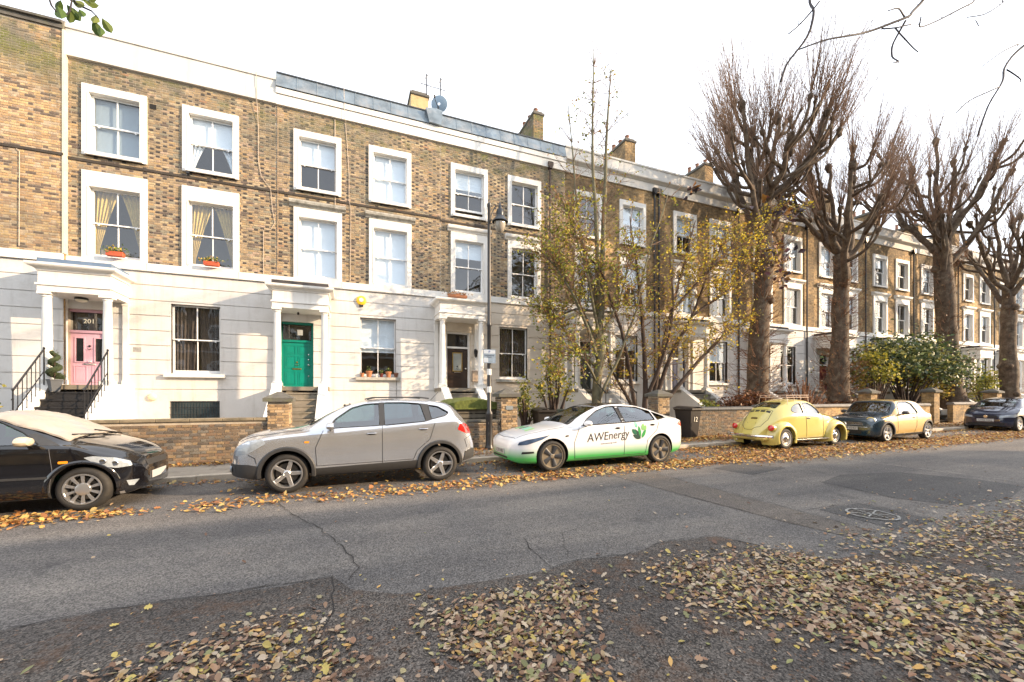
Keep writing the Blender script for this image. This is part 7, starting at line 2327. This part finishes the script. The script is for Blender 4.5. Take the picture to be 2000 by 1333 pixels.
for pts, r0, r1, root in TW:
    Q = [Vector((a, 5.0 + .15 * sin(i * 1.3 + a), z)) - off for i, (a, z) in enumerate(pts)]
    if root: Q = Q + [Q[-1].lerp(hub, .5) + Vector((.1, 0, .3)), hub]
    W = wob(Q, .008, rnd, 4); n_ = len(W)
    g.tube(W, [1.9 * (r0 + (r1 - r0) * (i / (n_ - 1))) for i in range(n_)], 6)
    for i in range(2, n_ - 2):
        if rnd.random() < .22:
            d = Vector((rnd.gauss(0, 1), rnd.gauss(0, .5), rnd.gauss(0, 1))).normalized() * rnd.uniform(.03, .07)
            g.tube([W[i], W[i] + d], [.006, .004], 5); g.lathe([(.001, -.012), (.009, 0), (.001, .014)], tuple(W[i] + d), 'z', 6, False)
part('twigs', g, M_near, rt, smooth=True, ang=180)
P = []
for a, z, n_, s_ in ((6.98, 4.28, 26, .10), (7.35, 4.2, 14, .09), (7.42, 4.95, 26, .09), (7.28, 3.72, 20, .09), (5.12, 4.9, 12, .06), (7.1, 3.98, 10, .07), (6.6, 4.98, 10, .05)):
    for _ in range(n_): P.append((a + rnd.gauss(0, s_) - off.x, 5.0 + rnd.gauss(0, .08) - off.y, z + rnd.gauss(0, s_ * .8) - off.z))
leaves('withered_leaves', P, .11, [(.10, .03, .03), (.05, .025, .03), (.30, .14, .03), (.04, .03, .04)], M_dry, rt, 5)

lt = thing('leafy_branch_tree', 'near tree whose green leaved twig hangs in at the top left corner', 'tree', (-6.5, -3.4, 0))
off = Vector((-6.5, -3.4, 0))
g = G(); L = wob([(0, 0, 0), (.0, .3, 2.5), (.4, 1.2, 4.6), (1.0, 3.0, 6.0), (1.4, 5.0, 6.4), (1.55, 7.2, 5.7)], .04, rnd); g.tube(L, taper(len(L), .22, .03), 9)
part('trunk', g, M_bark3, lt, smooth=True, ang=180)
g = G()
e = Vector((1.55, 7.2, 5.7)) + off
for pts in [[(-2.02, 4.53), (-2.0, 4.46), (-1.97, 4.42)], [(-1.92, 4.61), (-1.86, 4.52), (-1.78, 4.5), (-1.74, 4.46)], [(-1.89, 4.54), (-1.9, 4.46), (-1.92, 4.42)]]:
    Q = [Vector((a, 4.0, z)) - off for a, z in pts]
    g.tube([Vector((1.55, 7.2, 5.7))] + Q, taper(len(Q) + 1, .012, .004), 5)
part('twigs', g, M_near, lt, smooth=True)
LP = []
for k, (a, z, l, an) in enumerate([(-1.97, 4.47, 0.113, -1.22), (-1.92, 4.5, 0.102, -0.87), (-1.89, 4.54, 0.09, -0.35), (-1.83, 4.56, 0.085, 0.17), (-1.85, 4.49, 0.073, -1.05), (-1.77, 4.44, 0.104, -1.31), (-1.75, 4.48, 0.08, -1.75), (-1.72, 4.47, 0.092, -1.05), (-1.73, 4.4, 0.074, -1.4), (-1.95, 4.52, 0.078, -2.09), (-1.81, 4.59, 0.073, 0.0), (-1.9, 4.46, 0.078, -1.75), (-1.86, 4.56, 0.079, 0.7)]):
    g = G(); ca, sa = cos(an), sin(an); col_ = [(.10, .17, .03), (.07, .12, .02), (.20, .24, .05), (.13, .18, .04)][k % 4]; g.col = col_
    pr = [(0, 0), (.25, .24), (.5, .34), (.75, .26), (1, 0), (.75, -.26), (.5, -.34), (.25, -.24)]
    cen = (a - off.x, 4.0 - off.y, z)
    vs_ = [(cen[0] + (p * ca - q * sa) * l, cen[1] + .10 * l * abs(q) * 4 + (.3 * l * p if k % 2 else -.25 * l * p), cen[2] + (p * sa + q * ca) * l) for p, q in pr]
    mid = [(cen[0] + p * ca * l, cen[1] + (.3 * l * p if k % 2 else -.25 * l * p), cen[2] + p * sa * l) for p in (.25, .5, .75)]
    vs_ += mid
    g.add(vs_, [(0, 1, 8), (1, 2, 9, 8), (2, 3, 10, 9), (3, 4, 10), (4, 5, 10), (5, 6, 9, 10), (6, 7, 8, 9), (7, 0, 8)])
    part('leaf', g, M_leaf, lt)
# ------------------------------------------------------------------ fallen leaves
def leaf_shape(k):
    rnd = random.Random(k); g = G()
    w = rnd.uniform(.20, .38); cu = rnd.uniform(.05, .28)
    pr = [(0, 0), (.22, w * .7), (.5, w), (.78, w * .65), (1.0, 0), (.78, -w * .65), (.5, -w), (.22, -w * .7)]
    if k % 4 == 3:
        pr = [(0, 0), (.12, .30), (.30, .22), (.42, .52), (.58, .26), (.80, .30), (1.0, 0), (.80, -.30), (.58, -.26), (.42, -.52), (.30, -.22), (.12, -.30)]
    n = len(pr)
    V = [(x - .5, y, cu * (abs(y) * 1.3) + .16 * (x - .5) ** 2 * rnd.choice((-1, 1.5))) for x, y in pr]
    mids = [(-.22, 0, .0), (.22, 0, .0)]
    g.v = V + mids
    h = n // 2
    g.f = []; m0, m1 = n, n + 1
    for i in range(n):
        j = (i + 1) % n
        xa = (pr[i][0] + pr[j][0]) / 2
        g.f.append((i, j, m0 if xa < .5 else m1)[::-1])
    g.f.append((0 + h // 2 if False else h // 2, m1, m0)); g.f.append((m0, m1, n - h // 2))
    g.c = [(1, 1, 1)] * len(g.f); g.m = [0] * len(g.f)
    return g


SH = [leaf_shape(k) for k in range(8)]
PALE = [(.42, .31, .20), (.48, .38, .27), (.33, .20, .12), (.24, .13, .075), (.36, .31, .17), (.18, .095, .055), (.22, .22, .09), (.46, .33, .18), (.13, .07, .045), (.40, .28, .19), (.30, .19, .13), (.46, .36, .10), (.50, .30, .10), (.44, .36, .27)]
WARM = [(.50, .27, .07), (.40, .18, .05), (.58, .36, .10), (.28, .12, .04), (.46, .34, .12), (.20, .09, .04)]


def scatter(name, pts, size, cols, parent, seed, lay=.018):
    """pts: n x 2 positions on the street; one mesh of real curled leaves"""
    r = np.random.RandomState(seed); V = []; F = []; C_ = []; o = 0
    Vs = [np.array(g.v) for g in SH]
    for i, (x, y, h) in enumerate(pts):
        k = r.randint(8); s = size * r.uniform(.4, 1.5); a = r.uniform(0, 2 * pi); tx, ty = r.normal(0, .28, 2)
        v = Vs[k] * s
        ca, sa = cos(a), sin(a)
        X = v[:, 0] * ca - v[:, 1] * sa; Y = v[:, 0] * sa + v[:, 1] * ca; Z = v[:, 2] + X * tx + Y * ty
        Z = Z - Z.min() + h + .003 + r.uniform(0, lay)
        V.append(np.stack([X + x, Y + y, Z + zg(x)], 1))
        c = np.array(cols[r.randint(len(cols))]) * r.uniform(.7, 1.3)
        for f in SH[k].f: F.append(tuple(q + o for q in f)); C_.append((c[0], c[1], c[2], 1))
        o += len(v)
    me = bpy.data.meshes.new(name); me.from_pydata(np.concatenate(V).tolist(), [], F)
    at = me.attributes.new('col', 'FLOAT_COLOR', 'FACE'); at.data.foreach_set('color', np.array(C_, np.float32).ravel())
    me.materials.append(M_dry); ob = link(name, me, parent); ob['kind'] = 'stuff'
    return ob


def in_poly(x, y, P):
    c = False
    for i in range(len(P)):
        (a, b), (d, e) = P[i - 1], P[i]
        if (b > y) != (e > y) and x < (d - a) * (y - b) / (e - b) + a: c = not c
    return c


rl = random.Random(99)


def fill(poly, n, edge=.12, h=.0, clump=.5):
    n = int(n * 2.0)
    xs = [p[0] for p in poly]; ys = [p[1] for p in poly]; out = []
    t = 0
    while len(out) < n and t < n * 40:
        t += 1
        x, y = rl.uniform(min(xs), max(xs)), rl.uniform(min(ys), max(ys))
        if in_poly(x, y, poly):
            q = .5 + .5 * sin(x * 5.3 + 1.7 * sin(y * 4.1)) * cos(y * 6.7 + 1.3 * sin(x * 3.3))
            if rl.random() < 1 - clump + clump * q: out.append((x + rl.gauss(0, edge), y + rl.gauss(0, edge), h))
    return out


near = []
near += fill([(-1.5, 2.95), (-1.3, 3.2), (-.85, 3.35), (-.46, 3.45), (-.2, 3.2), (0, 3.0), (0, 2.6), (.1, 2.2), (-.4, 2.2), (-1.1, 2.6)], 560, .11)
near += fill([(.47, 2.95), (.69, 3.09), (1.25, 3.12), (1.78, 3.05), (1.81, 2.71), (1.5, 2.62), (1.45, 2.1), (1.2, 1.9), (.88, 2.1), (.58, 2.48)], 800, .10)
near += fill([(2.55, 2.95), (2.98, 3.07), (4.0, 2.93), (4.38, 2.49), (4.8, 2.01), (5.2, 1.5), (5.0, .8), (3.4, .9), (3.2, 1.3), (2.9, 1.75), (2.45, 2.2)], 2700, .15, clump=.8)
near += fill([(4.7, 2.87), (5.5, 2.85), (6.75, 2.7), (9.5, 2.8), (10.5, 2.0), (7.5, 1.4), (6.2, 1.8), (5.18, 2.22)], 1500, .2, clump=.85)
near += fill([(-3.5, 3.6), (3.5, 3.3), (5, 2.8), (5, .8), (-1, .8), (-3.5, 2.0)], 520, .3, clump=.4)
near += fill([(-6, 9), (14, 9), (14, 3), (-6, 3)], 110, .3)
near += fill([(5, 3.6), (14, 3.4), (14, 1.5), (6, 1.6)], 260, .3)
singles = [p for p in near if p[1] < 3.7 and p[0] < 5]
rl.shuffle(singles)
singles.sort(key=lambda p: (p[0] ** 2 + p[1] ** 2) + rl.uniform(0, 1.2))
one = singles[:290]; oset = set(one)
rest = [p for p in near if p not in oset]
lane = bpy.data.objects['parking_lane']
scatter('leaf_litter', rest, .040, PALE, None, 1)
lm = []
for k in range(8):
    for ci, c_ in enumerate(PALE[:8] + [(.55, .36, .03), (.45, .17, .05)]):
        g = SH[k]; q = G(); q.v = g.v; q.f = g.f; q.c = [c_] * len(g.f); q.m = g.m
        lm.append(q.mesh('leaf', M_dry))
for i, (x, y, h) in enumerate(one):
    s = .044 * rl.uniform(.5, 1.5)
    o = link('leaf', rl.choice(lm), lane, (x, y, zg(x) + .016 + rl.uniform(0, .012)), (rl.gauss(0, .2), rl.gauss(0, .2), rl.uniform(0, 6.28)))
    o.scale = (s, s, s)
# warm drifts along the kerb, under the cars and against the walls
kerbside = []
kerbside += fill([(-6.5, 7.9), (-3.2, 7.7), (-2.6, 7.25), (-6.5, 6.9)], 750, .10, clump=.2)
kerbside += fill([(-2.2, 7.6), (2.4, 7.6), (2.4, 6.95), (-2.2, 7.1)], 420, .14, clump=.8)
kerbside += fill([(2.4, 7.7), (9, 7.9), (9, 7.05), (2.4, 7.1)], 1300, .14, clump=.6)
kerbside += fill([(9, 8.2), (30, 8.2), (30, 6.9), (9, 6.8)], 5200, .2, clump=.35)
kerbside += fill([(9, 9.6), (12, 9.6), (12, 7.8), (9, 7.8)], 700, .15)
kerbside += fill([(-7, 9.6), (30, 9.6), (30, 9.2), (-7, 9.2)], 1500, .08, clump=.5)
kerbside += fill([(-2, 9.4), (28, 9.4), (28, 8), (-2, 8)], 900, .1)
scatter('kerbside_leaves', kerbside, .062, WARM, None, 2)
pav = []
pav += fill([(-8, 11.28), (4, 11.28), (4, 10.95), (-8, 10.95)], 1000, .06, .115, clump=.3)
pav += fill([(2, 11.25), (30, 11.25), (30, 9.9), (2, 9.9)], 3200, .1, .115, clump=.6)
pav += fill([(10, 11.25), (16, 11.25), (16, 10.2), (10, 10.2)], 1100, .1, .115, clump=.3)
scatter('pavement_leaves', pav, .065, WARM + [(.24, .12, .06)], None, 3)
gar = fill([(-8, 14.8), (34, 14.8), (34, 11.7), (-8, 11.7)], 2600, .05, .21)
scatter('garden_leaves', gar, .09, WARM, None, 4)
